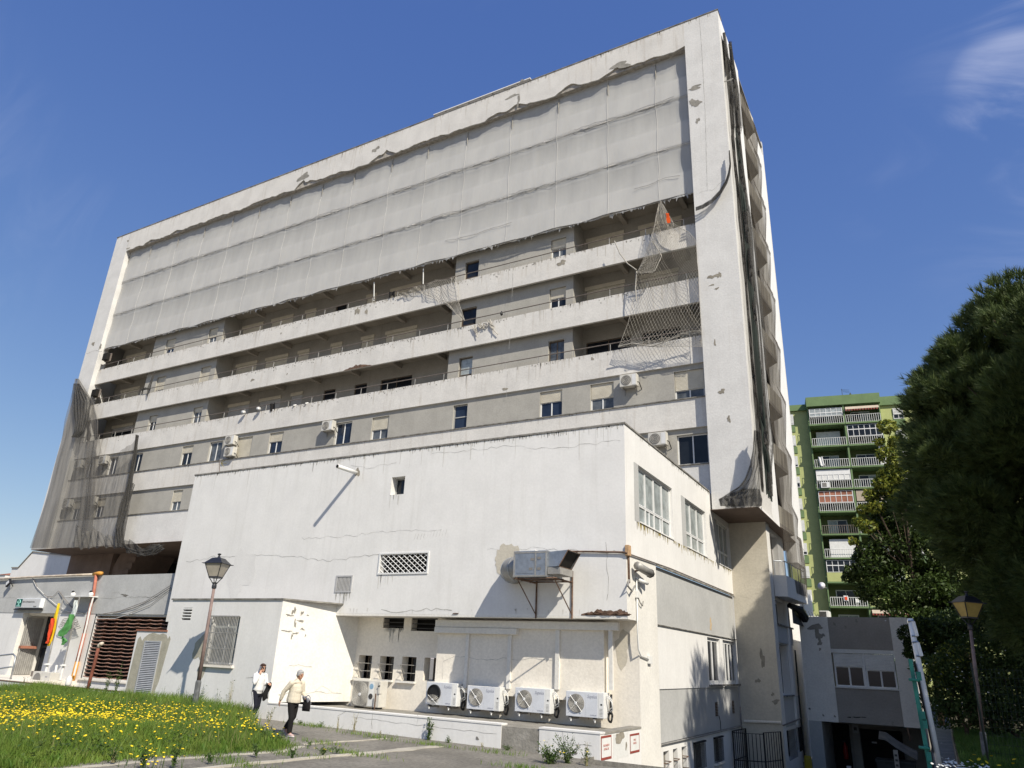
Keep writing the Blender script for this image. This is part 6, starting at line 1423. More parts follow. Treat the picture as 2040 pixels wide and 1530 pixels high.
# hedge shrubs
r = random.Random(8)
hb = []; hr_ = []
for px, py, Y, q in ((1850, 1330, 34, .7), (1870, 1360, 34, .7), (1890, 1330, 34, .8), (1920, 1310, 34.5, 1.), (1960, 1300, 34.5, 1.1), (1930, 1360, 34, .9), (1975, 1350, 34, 1.1), (2020, 1290, 35, 1.2), (2030, 1350, 34, 1.1), (2070, 1330, 34, 1.2), (1990, 1400, 33.5, .8), (2040, 1410, 33.5, .9), (1935, 1410, 33.6, .6), (1880, 1400, 33.6, .5), (1905, 1250, 36, 1.1), (1980, 1250, 36, 1.2), (2060, 1250, 36, 1.3), (2110, 1300, 35, 1.3), (1880, 1425, 34.5, .7), (1925, 1420, 34.5, .8), (1975, 1425, 34.5, .9), (2025, 1425, 34.5, .9), (2075, 1420, 34.5, .9), (1900, 1390, 35, .9), (1950, 1385, 35, .9), (2010, 1385, 35, 1.), (2060, 1385, 35, 1.), (1870, 1400, 35.2, .8)):
    hb.append(at(px, py, Y)); hr_.append(q)
for k, (sl, lab, m2, f2, p) in enumerate(((slice(0, 4), 'light green shrub with pale flowers at the left end of the hedge', 'fresh_leaf', .18, (.5, 34.3)), (slice(4, 14), 'large dark green hedge shrub behind the right street lamp', None, 0, (2.6, 34.4)), (slice(14, 18), 'tall hedge shrub under the pine behind the right lamp head', None, 0, (3.6, 36)), (slice(18, 28), 'low dark shrub belt at the foot of the hedge behind the lamp', None, 0, (2.2, 35)))):
    leafy('hedge_shrub', (*p, GZ), hb[sl], hr_[sl], 3500 if k == 0 else 8000, .15, 'hedge_leaf', lab, 'shrub', r0=.08, m2=m2, f2=f2, every=2)
LC = np.array(hb[4:14]); n = 90; per = rng.integers(0, len(LC), n); d = rand_dirs(n)
# far tree line that closes the view behind the hedge
fl = []; fr2 = []
for i in range(16): fl.append((1.5+2.2*i, 58+3*math.sin(i), .5+1.6*math.sin(i*2.1)**2)); fr2.append(2.2)
tw = leafy('distant_trees', (10, 58, GZ), fl, fr2, 14000, .45, 'ficus_leaf', None, None, wood=False); tw['kind'] = 'stuff'

# ------------------------------------------------------------------ grass, flowers, weeds
def blades(P, h, wd, lean, m, name):
    n = len(P); t = rng.uniform(0, 6.28, n); sd = np.stack([np.cos(t), np.sin(t), np.zeros(n)], 1); t2 = rng.uniform(0, 6.28, n)
    ld = np.stack([np.cos(t2), np.sin(t2), np.zeros(n)], 1)*(lean*rng.uniform(.1, 1, n))[:, None]; H = (h*rng.uniform(.5, 1.2, n))[:, None]; w = (wd*rng.uniform(.7, 1.3, n))[:, None]; up = np.array([[0, 0, 1.]])
    a = P-sd*w/2; b = P+sd*w/2; m1 = P+up*H*.6+ld*H*.35; c = m1-sd*w*.38; d_ = m1+sd*w*.38; e = P+up*H+ld*H
    V = np.stack([a, b, d_, c, e], 1).reshape(-1, 3); k = np.arange(n)[:, None]*5
    F_ = np.concatenate([k+np.array([[0, 1, 2]]), k+np.array([[0, 2, 3]]), k+np.array([[3, 2, 4]])], 0)
    o = npmesh(name, V, F_, m, None, 'stuff'); return o
LP = np.array(poly)
def inside(x, y):
    c = np.zeros(len(x), bool); n = len(LP)
    for i in range(n):
        x1, y1 = LP[i]; x2, y2 = LP[(i+1) % n]; cond = ((y1 > y) != (y2 > y)) & (x < (x2-x1)*(y-y1)/(y2-y1+1e-9)+x1); c ^= cond
    return c
def ghv(x, y): return GZ-.012*np.clip(x+17, -3, 9)+.004
def hmap(x, y): return .5+.5*np.sin(x*.55+np.sin(y*.8)*1.5)*np.cos(y*.6+x*.21)
def scatter(n, x0, x1, y0, y1, edge=True):
    x = rng.uniform(x0, x1, n); y = rng.uniform(y0, y1, n); k = inside(x, y); x, y = x[k], y[k]; return np.stack([x, y, ghv(x, y)], 1)
P = np.concatenate([scatter(130000, -31, -13, 6.6, 17.7), scatter(26000, -18, -13, 6.6, 12), scatter(26000, -45, -24, 8, 17.7)])
dist = np.hypot(P[:, 0]+15, P[:, 1]-8)
hh = .15+.24*hmap(P[:, 0], P[:, 1])**1.5+.14*np.clip((P[:, 1]-9)/8, 0, 1)+.10*hmap(P[:, 0]*3.1, P[:, 1]*2.7)
# shorter towards the path edge
edge_pts = np.array(lawn_edge); dmin = np.min(np.hypot(P[:, None, 0]-edge_pts[None, :, 0], P[:, None, 1]-edge_pts[None, :, 1]), 1) if len(P) < 400000 else 0
hh *= np.clip(.35+dmin*.45, .35, 1)
P[:, :2] += rng.normal(0, .10, (len(P), 2)); blades(P, hh, .014+.012*np.clip(dist/14, 0, 1), .75, 'grass_blade', 'grass')
B2 = scatter(5200, -31, -13.2, 7, 17.6); B2 = B2[hmap(B2[:, 0]*.9+2, B2[:, 1]*1.3) > .45]; blades(B2, .42+.28*hmap(B2[:, 0]*2, B2[:, 1]), .010, .45, 'dry_grass', 'seed_stalks')
ep = []
for (xa, ya), (xb, yb) in zip(lawn_edge, lawn_edge[1:]):
    k_ = int(260*math.hypot(xb-xa, yb-ya)); t_ = rng.uniform(0, 1, k_); ep.append(np.stack([xa+(xb-xa)*t_+rng.normal(.05, .16, k_), ya+(yb-ya)*t_+rng.normal(-.04, .14, k_)], 1))
for px, py, sp, k_ in ((700, 1497, .5, 240), (640, 1478, .4, 120), (560, 1497, .5, 200), (420, 1505, .6, 260), (480, 1520, .5, 200), (760, 1470, .35, 90), (1060, 1523, .5, 260), (860, 1480, .4, 160), (980, 1492, .5, 150), (720, 1462, .6, 160), (620, 1447, .5, 200)):
    q_ = PZ(px, py, GZ); ep.append(np.stack([rng.normal(q_[0], sp, k_), rng.normal(q_[1], sp*.28, k_)], 1))
ep = np.concatenate(ep); ep = np.concatenate([ep, ghv(ep[:, 0], ep[:, 1])[:, None]], 1); ep = ep[ep[:, 1] < 17.95]; blades(ep, np.full(len(ep), .11), .012, .9, 'grass_blade', 'border_grass')
# broad-leaved weeds amid the grass
Q = scatter(30000, -31, -13.2, 7, 17.6); pk = hmap(Q[:, 0]*1.7+3, Q[:, 1]*1.9) > .55; Q = Q[pk][:9000]; Q[:, 2] += rng.uniform(.05, .34, len(Q))*(.6+.5*hmap(Q[:, 0], Q[:, 1]))
V, F_ = leaf_mesh(Q, .085, .8); npmesh('broadleaf_weeds', V, F_, 'weed_leaf', None, 'stuff')
# yellow daisies: dense drift on the left, thinner to the right
def daisies(P, size, petal, name, nf=9):
    n = len(P); tl = np.stack([rng.normal(0, .28, n)+.15, rng.normal(0, .28, n)-.15, np.ones(n)], 1); tl /= np.linalg.norm(tl, axis=1)[:, None]; a, b = frames(tl); s = size*rng.uniform(.75, 1.2, n)
    V = [P+tl*.006]
    for k in range(nf*2):
        t = math.pi*k/nf; rr = s*(1. if k % 2 == 0 else .72); V.append(P+(a*math.cos(t)+b*math.sin(t))*rr[:, None]-tl*.004)
    V = np.stack(V, 1).reshape(-1, 3); m_ = nf*2+1; k0 = np.arange(n)[:, None]*m_
    F_ = np.concatenate([k0+np.array([[0, 1+k, 1+(k+1) % (nf*2)]]) for k in range(nf*2)], 0); npmesh(name, V, F_, petal, None, 'stuff')
def wpt(px, py): return G(px, py, -1.80)
cent = []
for px, py, sx, sy, n in ((95, 1445, 1.7, .9, 430), (60, 1420, 2.4, 1.0, 480), (150, 1435, 1.3, .8, 240), (130, 1420, 3, .9, 260), (200, 1415, 2, .7, 130), (270, 1430, 1.4, .7, 130), (330, 1422, 1.3, .6, 120), (380, 1425, 1.0, .6, 90), (420, 1445, 1.2, .7, 70), (480, 1450, 1.1, .5, 50), (540, 1465, .7, .4, 18), (20, 1430, 1.5, 1.2, 220), (120, 1470, 1., .5, 26), (300, 1470, 2.0, .6, 20), (40, 1400, 3, .8, 220)):
    c = wpt(px, py); cent.append(np.stack([rng.normal(c[0], sx, n), rng.normal(c[1], sy, n)], 1))
c = G(310, 1507, -1.9); cent.append(np.stack([rng.normal(c[0], .35, 16), rng.normal(c[1], .22, 16)], 1)); c = G(290, 1524, -1.9); cent.append(np.stack([rng.normal(c[0], .25, 8), rng.normal(c[1], .2, 8)], 1))
XY = np.concatenate(cent); ok = inside(XY[:, 0], XY[:, 1]) | (np.arange(len(XY)) >= len(XY)-24); XY = XY[ok]
FP = np.stack([XY[:, 0], XY[:, 1], ghv(XY[:, 0], XY[:, 1])+rng.uniform(.26, .50, len(XY))*np.clip(.75+.3*hmap(XY[:, 0], XY[:, 1]), .6, 1)], 1)
daisies(FP, .027, 'petal_yellow', 'yellow_daisies')
# their stems
n = len(FP); off = rng.normal(0, .035, (n, 2)); B_ = FP.copy(); B_[:, :2] += off; B_[:, 2] = ghv(B_[:, 0], B_[:, 1]); w_ = np.array([[.005, .003, 0]])
V = np.stack([B_-w_, B_+w_, FP+w_*.6, FP-w_*.6], 1).reshape(-1, 3); npmesh('daisy_stems', V, np.arange(len(V)).reshape(-1, 4), 'weed_leaf', None, 'stuff')
# shaded lawn on the right
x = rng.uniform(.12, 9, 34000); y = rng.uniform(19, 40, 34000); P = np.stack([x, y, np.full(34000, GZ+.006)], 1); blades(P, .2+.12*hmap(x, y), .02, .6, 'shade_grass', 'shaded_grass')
c = [PZ(px, py, -1.75) for px, py in ((1941, 1503), (1950, 1512), (1957, 1522), (1966, 1518), (2018, 1520), (2020, 1512), (1990, 1524), (1935, 1515), (1975, 1505))]; daisies(np.array(c), .05, 'petal_yellow', 'shade_daisies', 6)
c = np.array([PZ(1895+rng.normal(0, 13), 1521+rng.normal(0, 5), -1.78) for i in range(44)]+[PZ(1952+rng.normal(0, 10), 1527+rng.normal(0, 4), -1.78) for i in range(16)]); daisies(c, .035, 'petal_white', 'white_wildflowers', 6)
c = np.array([np.array(lc)+np.array([rng.normal(0, .8), -1.0, rng.normal(0, .6)]) for lc in hb[:10] for k in range(7)]); daisies(c, .035, 'petal_white', 'hedge_blossoms', 5)

# individual weeds along the walls and kerbs
def weed(px, py, z, h, w, nst, nleaf, label, lsize=.06, dry=False, name='weed', fl=0):
    p = PZ(px, py, z); base = Vector((p[0], min(p[1], 17.86), z)); t = thing(name, label, 'plant', base)
    mb = MB(); tips = []
    for i in range(nst):
        a = rng.uniform(0, 6.28); e = rng.uniform(.15, 1)*w; hh_ = h*rng.uniform(.55, 1.05); q = base+Vector((math.cos(a)*e, math.sin(a)*e*.6, hh_)); m_ = base.lerp(q, .5)+Vector((-math.cos(a)*e*.18, 0, hh_*.06))
        mb.tube([base+Vector((rng.uniform(-.04, .04), rng.uniform(-.03, .03), -.02)), m_, q], [.008, .006, .003], 4, False); tips.append((base, m_, q))
    mb.build('stems', 'dry_stem' if dry else 'weed_leaf', t, kind='stuff')
    C = []
    for i in range(nleaf):
        b_, m_, q = tips[i % nst]; s = rng.uniform(.08, 1); pt = b_.lerp(m_, s*2) if s < .5 else m_.lerp(q, s*2-1); C.append(np.array(pt)+rng.normal(0, .025+.05*w, 3)*np.array([1, .8, .6]))
    V, F_ = leaf_mesh(np.array(C), lsize, .5); npmesh('leaves', V, F_, 'dry_stem' if dry == 2 else 'weed_leaf', t, 'stuff')
    if fl:
        cc = np.array([tips[i % nst][2] for i in range(fl)])+rng.normal(0, .04, (fl, 3)); n0 = len(cc)
        V, F_ = leaf_mesh(cc, .05, 2.); npmesh('flower_heads', V, F_, 'petal_yellow', t, 'stuff')
    return t
weed(866, 1476, -2.14, .62, .16, 7, 150, 'tall leafy green weed growing against the low wall under the first condenser', .075)
weed(893, 1482, -2.14, .2, .14, 6, 60, 'small weed tuft at the wall foot right of the tall green weed', .05)
weed(1095, 1523, -2.17, .42, .55, 26, 620, 'bushy green weed patch with yellow flowers before the right end of the low wall', .06, fl=14)
weed(1130, 1522, -2.17, .62, .45, 18, 420, 'tall green weed with pale seed heads by the corner of the low wall', .055)
weed(1168, 1528, -2.18, .50, .22, 9, 130, 'grey green spindly weed at the wall corner beside the red bordered panel', .05, dry=1, fl=4)
weed(1040, 1492, -2.16, .16, .28, 10, 90, 'low weed clump at the foot of the bare concrete wall section', .045)
weed(962, 1489, -2.14, .14, .06, 4, 14, 'dead stub of a shrub at the wall foot', .04, dry=2)
weed(705, 1458, -2.07, .5, .12, 7, 26, 'dry thorny stalk against the low wall right of the walking woman', .035, dry=2)
weed(672, 1452, -2.05, .34, .07, 4, 14, 'short dry stalk against the low wall', .03, dry=2)
weed(757, 1466, -2.1, .15, .07, 4, 18, 'dark sprig at the wall foot below the ground condenser', .03, dry=1)
weed(643, 1502, -2.05, .14, .25, 9, 90, 'small weeds with yellow flowers on the kerb before the path', .05, fl=6)
weed(672, 1497, -2.05, .1, .22, 7, 50, 'low weeds on the pale kerb right of the flowering weeds', .045, fl=2)
weed(618, 1483, -2.05, .07, .16, 6, 40, 'tiny green tuft in the path crack', .04)
weed(583, 1508, -2.05, .16, .16, 8, 80, 'grass tuft on the kerb at the bottom centre', .05)
weed(510, 1504, -2.05, .22, .16, 9, 100, 'green leafy tuft growing on the path edge', .055)
weed(418, 1517, -2.05, .18, .16, 9, 80, 'sparse weed tuft on the path left of the kerb', .05)
weed(345, 1524, -2.04, .42, .2, 10, 160, 'clump with yellow flowers at the bottom edge of the path', .05, fl=8)
weed(225, 1517, -2.04, .26, .2, 8, 110, 'silvery leafed weed at the bottom edge of the lawn', .055, dry=1)
weed(285, 1525, -2.04, .3, .3, 12, 180, 'green clump with many yellow flowers at the bottom edge', .05, fl=10)
weed(600, 1443, -2.05, .12, .2, 7, 50, 'weed tuft at the wall foot just behind the older woman', .04)
weed(640, 1447, -2.05, .13, .12, 6, 40, 'weed tuft at the wall foot ahead of the older woman', .04)
r = random.Random(77)
for k, (px, py, h, lab) in enumerate(((205, 1402, .75, 'tall leafy weed before the ramp wall beside the rusty pipe'), (232, 1402, .95, 'tallest dark weed before the concrete render patch'), (165, 1400, .55, 'leafy weed left of the rusty standpipe'), (120, 1400, .4, 'thin weed before the ramp wall below the flags'), (40, 1392, .5, 'thin weed at the ramp wall, far left'), (280, 1412, .45, 'wispy weed below the louvred vent'), (320, 1415, .5, 'wispy weed right of the louvred vent'), (345, 1418, .6, 'tall thin weed between vent and lamp post'), (372, 1418, .45, 'leafy weed at the left foot of the lamp post'), (405, 1420, .6, 'leafy weed at the right foot of the lamp post'), (432, 1424, .55, 'wispy seeding weed below the barred window'), (452, 1428, .75, 'tall dry branching weed right of the lamp post'), (470, 1434, .4, 'short dry weed behind the woman on the phone'), (535, 1445, .35, 'thin weed stems between the two women'))):
    weed(px, py, -2.05, h*1.45, .2, 8 if k not in (0, 1) else 8, 46 if k not in (0, 1, 2, 9) else 130, lab, .05 if k > 2 else .07, dry=1 if k in (11, 12, 13) else 0)
# ------------------------------------------------------------------ street lamps
def street_lamp(base, h, tilt, label, glass, rz=.35):
    t = thing('street_lamp', label, 'street lamp', base, None); x, y, z = base
    MB().lathe((x, y, z-.1), [(.085, 0), (.085, .75), (.07, .80)], 8).build('base_sleeve', 'lamp_base', t)
    MB().lathe((x, y, z+.69), [(.062, 0), (.045, h-1.75)], 12).build('pole', 'lamp_pole', t, smooth=True)
    zc = z+h-1.08
    MB().lathe((x, y, zc), [(.05, 0), (.075, .02), (.075, .1), (.06, .16), (.085, .2)], 10).build('collar', 'lamp_black', t)
    hz = zc+.36; s0, s1 = .15, .285; hh_ = .42
    def corner(s, zz, k, e=0): a = rz+math.pi/4+k*math.pi/2; return (x+(s*1.414+e)*math.cos(a), y+(s*1.414+e)*math.sin(a), zz)
    for k in range(4):
        MB().tube([(x+.05*math.cos(rz+.785+k*1.571), y+.05*math.sin(rz+.785+k*1.571), zc+.15), corner(.09, zc+.26, k), corner(s0, hz, k)], .014, 5).build('bracket_arm', 'lamp_black', t)
        MB().tube([corner(s0, hz, k), corner(s1, hz+hh_, k)], .016, 4).build('lantern_bar', 'lamp_black', t)
        MB().quad(corner(s0-.004, hz+.02, k), corner(s0-.004, hz+.02, k+1), corner(s1-.006, hz+hh_, k+1), corner(s1-.006, hz+hh_, k)).build('lantern_pane', glass, t)
        MB().tube([corner(s1, hz+hh_+.01, k, .02), corner(s1, hz+hh_+.015, k, .11)], [.022, .008], 5).build('eave_spike', 'lamp_black', t)
    MB().prism([corner(s0+.012, hz-.02, k) for k in range(4)], (0, 0, .045)).build('lantern_floor', 'lamp_black', t)
    mb = MB(); v = [corner(s1+.03, hz+hh_, k) for k in range(4)]+[corner(s1+.03, hz+hh_+.02, k) for k in range(4)]+[corner(.15, hz+hh_+.20, k) for k in range(4)]+[corner(.05, hz+hh_+.225, k) for k in range(4)]
    mb.add(v, [(0, 1, 2, 3)]+[(4*j+k, 4*j+(k+1) % 4, 4*j+4+(k+1) % 4, 4*j+4+k) for j in range(3) for k in range(4)]+[(12, 13, 14, 15)]); mb.build('lantern_roof', 'lamp_black', t)
    MB().lathe((x, y, hz+hh_+.22), [(.06, 0), (.035, .04), (.03, .08), (.06, .1), (.06, .125), (.02, .14)], 10).build('finial', 'lamp_black', t)
    t.rotation_euler = (tilt[0], tilt[1], 0); return t
b = PY(388, 1404, 16.5); tp = PY(437, 1106, 16.5); street_lamp(tuple(b), float(tp[2]-b[2]), (0, math.atan2(tp[0]-b[0], tp[2]-b[2])), 'black lantern on a mauve pole standing among the yellow daisies, left', 'lamp_glass_grey')
b = PZ(1964, 1512, GZ); tp = PY(1925, 1181, b[1]); street_lamp(tuple(b), float(tp[2]-b[2]), (0, math.atan2(tp[0]-b[0], tp[2]-b[2])), 'black lantern with yellowed panes on a pole in the tree shade, right', 'lamp_glass_yellow', .6)

# ------------------------------------------------------------------ air conditioners on the tower
def small_ac(label, m='ac_cream', group=None):
    t = thing('air_conditioner', label, 'air conditioner', (0, 0, 0), group)        # front faces -Y, wall at y=.42, base z=0
    MB().bbox(-.42, -.02, .0, .42, .30, .60, .02).build('casing', m, t)
    g_ = MB().lathe((-.1, -.021, .3), [(.25, 0), (.25, .012), (.235, .012), (.235, .004), (.03, .004)], 20, axis=(0, -1, 0)).build('fan_grille', 'ac_grille', t)
    for k in range(3): MB().tube([(-.1+(.06+.07*k)*math.cos(a), -.036, .3+(.06+.07*k)*math.sin(a)) for a in np.linspace(0, 6.2832, 17)], .006, 4, False).build('guard_ring', m, g_)
    MB().box(.2, -.026, .05, .38, -.021, .55).build('service_panel', 'ac_white', t)
    for x in (-.3, .3): MB().prism([(x-.02, 0, -.01), (x-.02, .42, -.01), (x-.02, .42, -.32), (x-.02, .38, -.32), (x-.02, .36, -.05), (x-.02, 0, -.045)], (.04, 0, 0)).build('bracket', 'galvanised_dull', t)
    MB().tube([(.42, .1, .2), (.5, .15, .15), (.52, .4, -.1)], .022, 5).build('pipe', 'black_plastic', t)
    return t
ac0 = None
for (px0, py0, px1, py1, lab) in ((143, 914, 166, 933, 'grimy condenser behind the draped net, upper row leftmost'), (195, 907, 211, 925, 'condenser behind the draped net, upper row, right of the first'), (445, 867, 469, 887, 'upper condenser of the stacked pair right of the dark window'), (444, 889, 467, 910, 'lower condenser of the stacked pair right of the dark window'), (640, 837, 664, 859, 'lone condenser left of the open blue window at mid facade'), (1237, 742, 1270, 771, 'condenser with long shadow left of the right end window, upper row'), (1294, 860, 1329, 889, 'condenser beside the lower right window above the annex roof'), (120, 997, 142, 1012, 'condenser behind the draped net, lower row leftmost'), (171, 990, 189, 1007, 'condenser behind the draped net, lower row, right of the first')):
    c = PY((px0+px1)/2-2, py1, 30.05)
    if ac0 is None: ac0 = small_ac(lab, group='condensers on the tower facade'); ac0.location = (c[0], 30.05, c[2]+.05)
    else: dup(ac0, (c[0], 30.05, c[2]+.05), 0, lab)

# ------------------------------------------------------------------ four branded condensers under the overhang
def big_ac(label):
    t = thing('condenser_unit', label, 'condenser', (0, 0, 0), 'white condensers in a row under the overhang')
    W_, H_, D_ = 1.16, .66, .42        # front at y=0, back at y=.42, base z=0
    body = MB().bbox(0, .0, 0, W_, D_, H_, .014).build('casing', 'ac_white', t)
    MB().box(.012, -.006, .012, .60, -.001, H_-.012).build('fan_panel', 'ac_panel', t)
    MB().box(.608, -.006, .012, .97, -.001, H_-.012).build('front_panel', 'ac_panel', t)
    c = (.325, -.007, .35)
    MB().lathe(c, [(.245, 0), (.245, .02), (.228, .024), (.222, .004), (.02, .003)], 28, axis=(0, -1, 0)).build('fan_housing', 'ac_grille', t)
    fan = MB()
    for k in range(5):
        a = k*1.2566; fan.add([(c[0]+.03*math.cos(a), c[1]-.006, c[2]+.03*math.sin(a)), (c[0]+.2*math.cos(a-.2), c[1]-.004, c[2]+.2*math.sin(a-.2)), (c[0]+.21*math.cos(a+.35), c[1]-.012, c[2]+.21*math.sin(a+.35)), (c[0]+.05*math.cos(a+.9), c[1]-.01, c[2]+.05*math.sin(a+.9))], [(0, 1, 2, 3)])
    fan.build('fan', 'ac_dark', t, kind='stuff')
    gd = MB().lathe((c[0], c[1]-.03, c[2]), [(.045, 0), (.045, .012), (.03, .018)], 12, axis=(0, -1, 0)).build('fan_guard', 'ac_white', t)
    for rr in np.linspace(.07, .225, 9):
        MB().tube([(c[0]+rr*math.cos(a), c[1]-.032, c[2]+rr*math.sin(a)) for a in np.linspace(0, 6.2832, 25)], .0032, 4, False).build('guard_ring', 'ac_cream', gd)
    for a in (2.3, .8): MB().tube([(c[0]-.28*math.cos(a), c[1]-.036, c[2]-.28*math.sin(a)), (c[0]+.28*math.cos(a), c[1]-.036, c[2]+.28*math.sin(a))], .009 if a > 2 else .005, 4).build('guard_bar', 'ac_white', gd)
    text('Supelux', .13, 'logo_ink', t, (.655, -.0075, .50), name='logo', shear=.35, depth=.0008, sx=.72)
    text('SYSTEMCLIM', .045, 'logo_ink', t, (.745, -.0075, .05), name='model_plate', depth=.0008, sx=.75)
    MB().box(W_-.16, -.004, .02, W_-.012, -.001, H_-.02).build('side_cover', 'white_plastic', t)
    MB().box(W_-.10, -.008, .33, W_-.05, -.0045, .37).build('switch', 'black_plastic', t)
    for k in range(6): MB().box(W_-.13, -.007, .06+.035*k, W_-.04, -.0045, .07+.035*k).build('vent_slot', 'ac_grille', t)
    for x in (.15, .88):
        MB().box(x-.025, -.03, -.075, x+.025, .55, -.03).build('bracket', 'galvanised_dull', t)
        MB().box(x-.05, -.02, -.028, x+.05, .08, -.002).build('rubber_foot', 'black_plastic', t)
        MB().lathe((x+.02, -.02, -.115), [(.02, 0), (.02, .05)], 8).build('bolt', 'white_plastic', t)
        MB().lathe((x+.02, .02, -.028), [(.018, 0), (.018, .026)], 8).build('spacer', 'white_metal', t)
    for k in range(2): MB().tube([(W_, .15, .55-.05*k), (W_+.1, .12, .58-.05*k), (W_+.17, .16, .48-.06*k), (W_+.16, .25, .30-.08*k), (W_+.02, .25, .2-.05*k)], .016, 6).build('white_hose', 'white_plastic', t, smooth=True)
    MB().tube([(W_+.08, .35, .62), (W_+.075, .33, .35), (W_+.08, .32, .1)], .034, 6).build('insulated_pipe', 'black_plastic', t, smooth=True)
    MB().tube([(W_+.08+.055*math.cos(a), .27+.02*math.sin(a*3), .04+.13*math.sin(a)) for a in np.linspace(0, 6.28, 16)], .03, 6).build('pipe_coil', 'black_plastic', t, smooth=True)
    return t
YA = YR-.62
ac1 = None
for k, (px0, py0, py1, lab) in enumerate(((847, 1357, 1403, 'white condenser with an open black fan, first of four under the overhang'), (929, 1362, 1412, 'white condenser with a grey guarded fan, next to the open black fan'), (1025, 1368, 1417, 'white condenser third along, above the bare concrete wall section'), (1127, 1376, 1426, 'white condenser at the right end of the row, by the corner column'))):
    c = PY(px0, py1, YA)
    if ac1 is None:
        ac1 = big_ac(lab); ac1.location = (c[0], YA, c[2]); first = ac1
    else: dup(ac1, (c[0], YA, c[2]), 0, lab)
# the first one has lost its guard: a black fan stands open, its guard hangs below
for ch in list(first.children):
    if ch.name.startswith(('fan_housing', 'fan_guard')) or ch.name == 'fan':
        if ch.name.startswith('fan_guard'):
            ch.location = ch.location+Vector((-.02, -.02, -.16)); ch.scale = (1, 1, .62); ch.location.z += .10
        elif ch.name.startswith('fan_housing'): ch.data = ch.data.copy(); ch.data.materials[0] = M['black_plastic']; ch.scale = (1, 2.2, 1)
mat('rust_wash', (.50, .38, .24), var=.2, sc=4, bump=0)
for k, (px0, px1) in enumerate(((870, 895), (955, 985), (1052, 1080), (1150, 1190))):
    a_, b_ = PY(px0, 1410, YR)[0], PY(px1, 1410, YR)[0]; grime(annex, fY(YR), a_, b_, -1.25, 16, .3, 'rust_wash', 70+k, 'rust_drips')
p = PX(1418, 1235, XR); patch(annex, fX(XR), p[1], 1.62, .16, .2, 'rust_wash', 77, 'rust_patch', w=.045, irr=.5)
# condenser on the ledge, left
g3 = thing('ground_condenser', 'cream condenser with square ribbed grille standing on the ledge below the small windows', 'condenser', (0, 0, 0))
MB().bbox(0, 0, 0, 1.15, .4, .80, .02).build('casing', 'ac_cream', g3)
MB().box(.03, -.008, .03, .66, -.001, .76).build('fan_panel', 'ac_grille', g3)
gd = MB().lathe((.345, -.01, .36), [(.05, 0), (.05, .02), (.03, .024)], 14, axis=(0, -1, 0)).build('fan_hub', 'ac_white', g3)
for rr in np.linspace(.075, .36, 15):
    MB().tube([(.345+min(max(rr*math.cos(a), -.3), .3), -.016, .36+min(max(rr*math.sin(a)*1.08, -.32), .385)) for a in np.linspace(0, 6.2832, 29)], .004, 4, False).build('guard_ring', 'ac_cream', gd)
MB().box(.70, -.006, .03, .90, -.001, .76).build('brand_strip', 'shutter_white', g3)
MB().lathe((.80, -.007, .32), [(.085, 0), (.085, .008), (.06, .01)], 18, axis=(0, -1, 0)).build('energy_badge', 'ac_dark', g3)
MB().lathe((.80, -.007, .62), [(.085, 0), (.08, .004)], 18, axis=(0, -1, 0)).build('logo_disc', 'blue_ink', g3)
MB().box(1.1, -.03, .42, 1.17, .1, .78).build('valve_cover', 'ac_cream', g3); MB().tube([(1.17, -.03, .66), (1.1, -.05, .64)], .018, 5).build('valve', 'black_plastic', g3)
MB().tube([(1.08, -.1, -.15), (1.08, -.1, .42)], .022, 6).build('pipe', 'rust_steel', g3)
for x in (.2, .95): MB().box(x-.04, -.01, -.07, x+.04, .41, -.002).build('foot', 'black_plastic', g3)
c = PY(697, 1420, 20.15); g3.location = (c[0], 20.15, -1.60)
# condenser behind the ramp wall
g4 = thing('ramp_condenser', 'pale condenser half hidden behind the ramp wall below the flags', 'condenser', (0, 0, 0))
MB().bbox(-.05, 0, -.45, 1.35, .4, .30, .02).build('casing', 'ac_cream', g4)
MB().lathe((.42, -.002, -.02), [(.28, 0), (.28, .012), (.05, .014)], 20, axis=(0, -1, 0)).build('fan_grille', 'ac_grille', g4)
MB().bbox(-.1, -.02, .1, .05, .3, .31, .01).build('valve_cover', 'rail_metal', g4)
text('AUX', .08, 'logo_ink', g4, (1.0, -.004, .1), name='logo')
c = PY(62, 1352, 19.4); g4.location = (c[0], 19.4, c[2])
# white meter bottle by the orange pipe
mt = thing('white_canister', 'white plastic canister at the foot of the orange pipe', 'canister', tuple(PY(134, 1366, 19.3)))
p = PY(135, 1366, 19.3); MB().lathe(tuple(p), [(.1, 0), (.12, .05), (.12, .25), (.07, .34), (.05, .38)], 12).build('body', 'white_plastic', mt, smooth=True)

# ------------------------------------------------------------------ galvanised duct unit
du = thing('duct_unit', 'galvanised extractor box with a black mouthed cowl on rusty brackets on the annex wall', 'ventilation unit', tuple(PY(1070, 1180, 19.4)))
Y0, Y1 = 18.7, 19.75
a = PY(1022, 1150, Y0); b = PY(1090, 1096, Y0); x0, x1, z0, z1 = a[0], b[0], a[2], b[2]
MB().bbox(x0, Y0, z0, x1, Y1, z1, .012).build('box', 'galvanised', du)
for x in (x0+.02, x0+.66*(x1-x0), x1-.03): MB().box(x-.02, Y0-.012, z0+.01, x+.02, Y0-.002, z1-.01).build('seam', 'galvanised_dull', du)
for z in (z0+.03, z1-.05): MB().box(x0+.005, Y0-.010, z-.02, x1-.005, Y0-.002, z+.02).build('seam', 'galvanised_dull', du)
MB().box(x0+.12, Y0-.008, z0+.10, x0+.6*(x1-x0), Y0-.003, z1-.10).build('access_panel', 'galvanised', du)
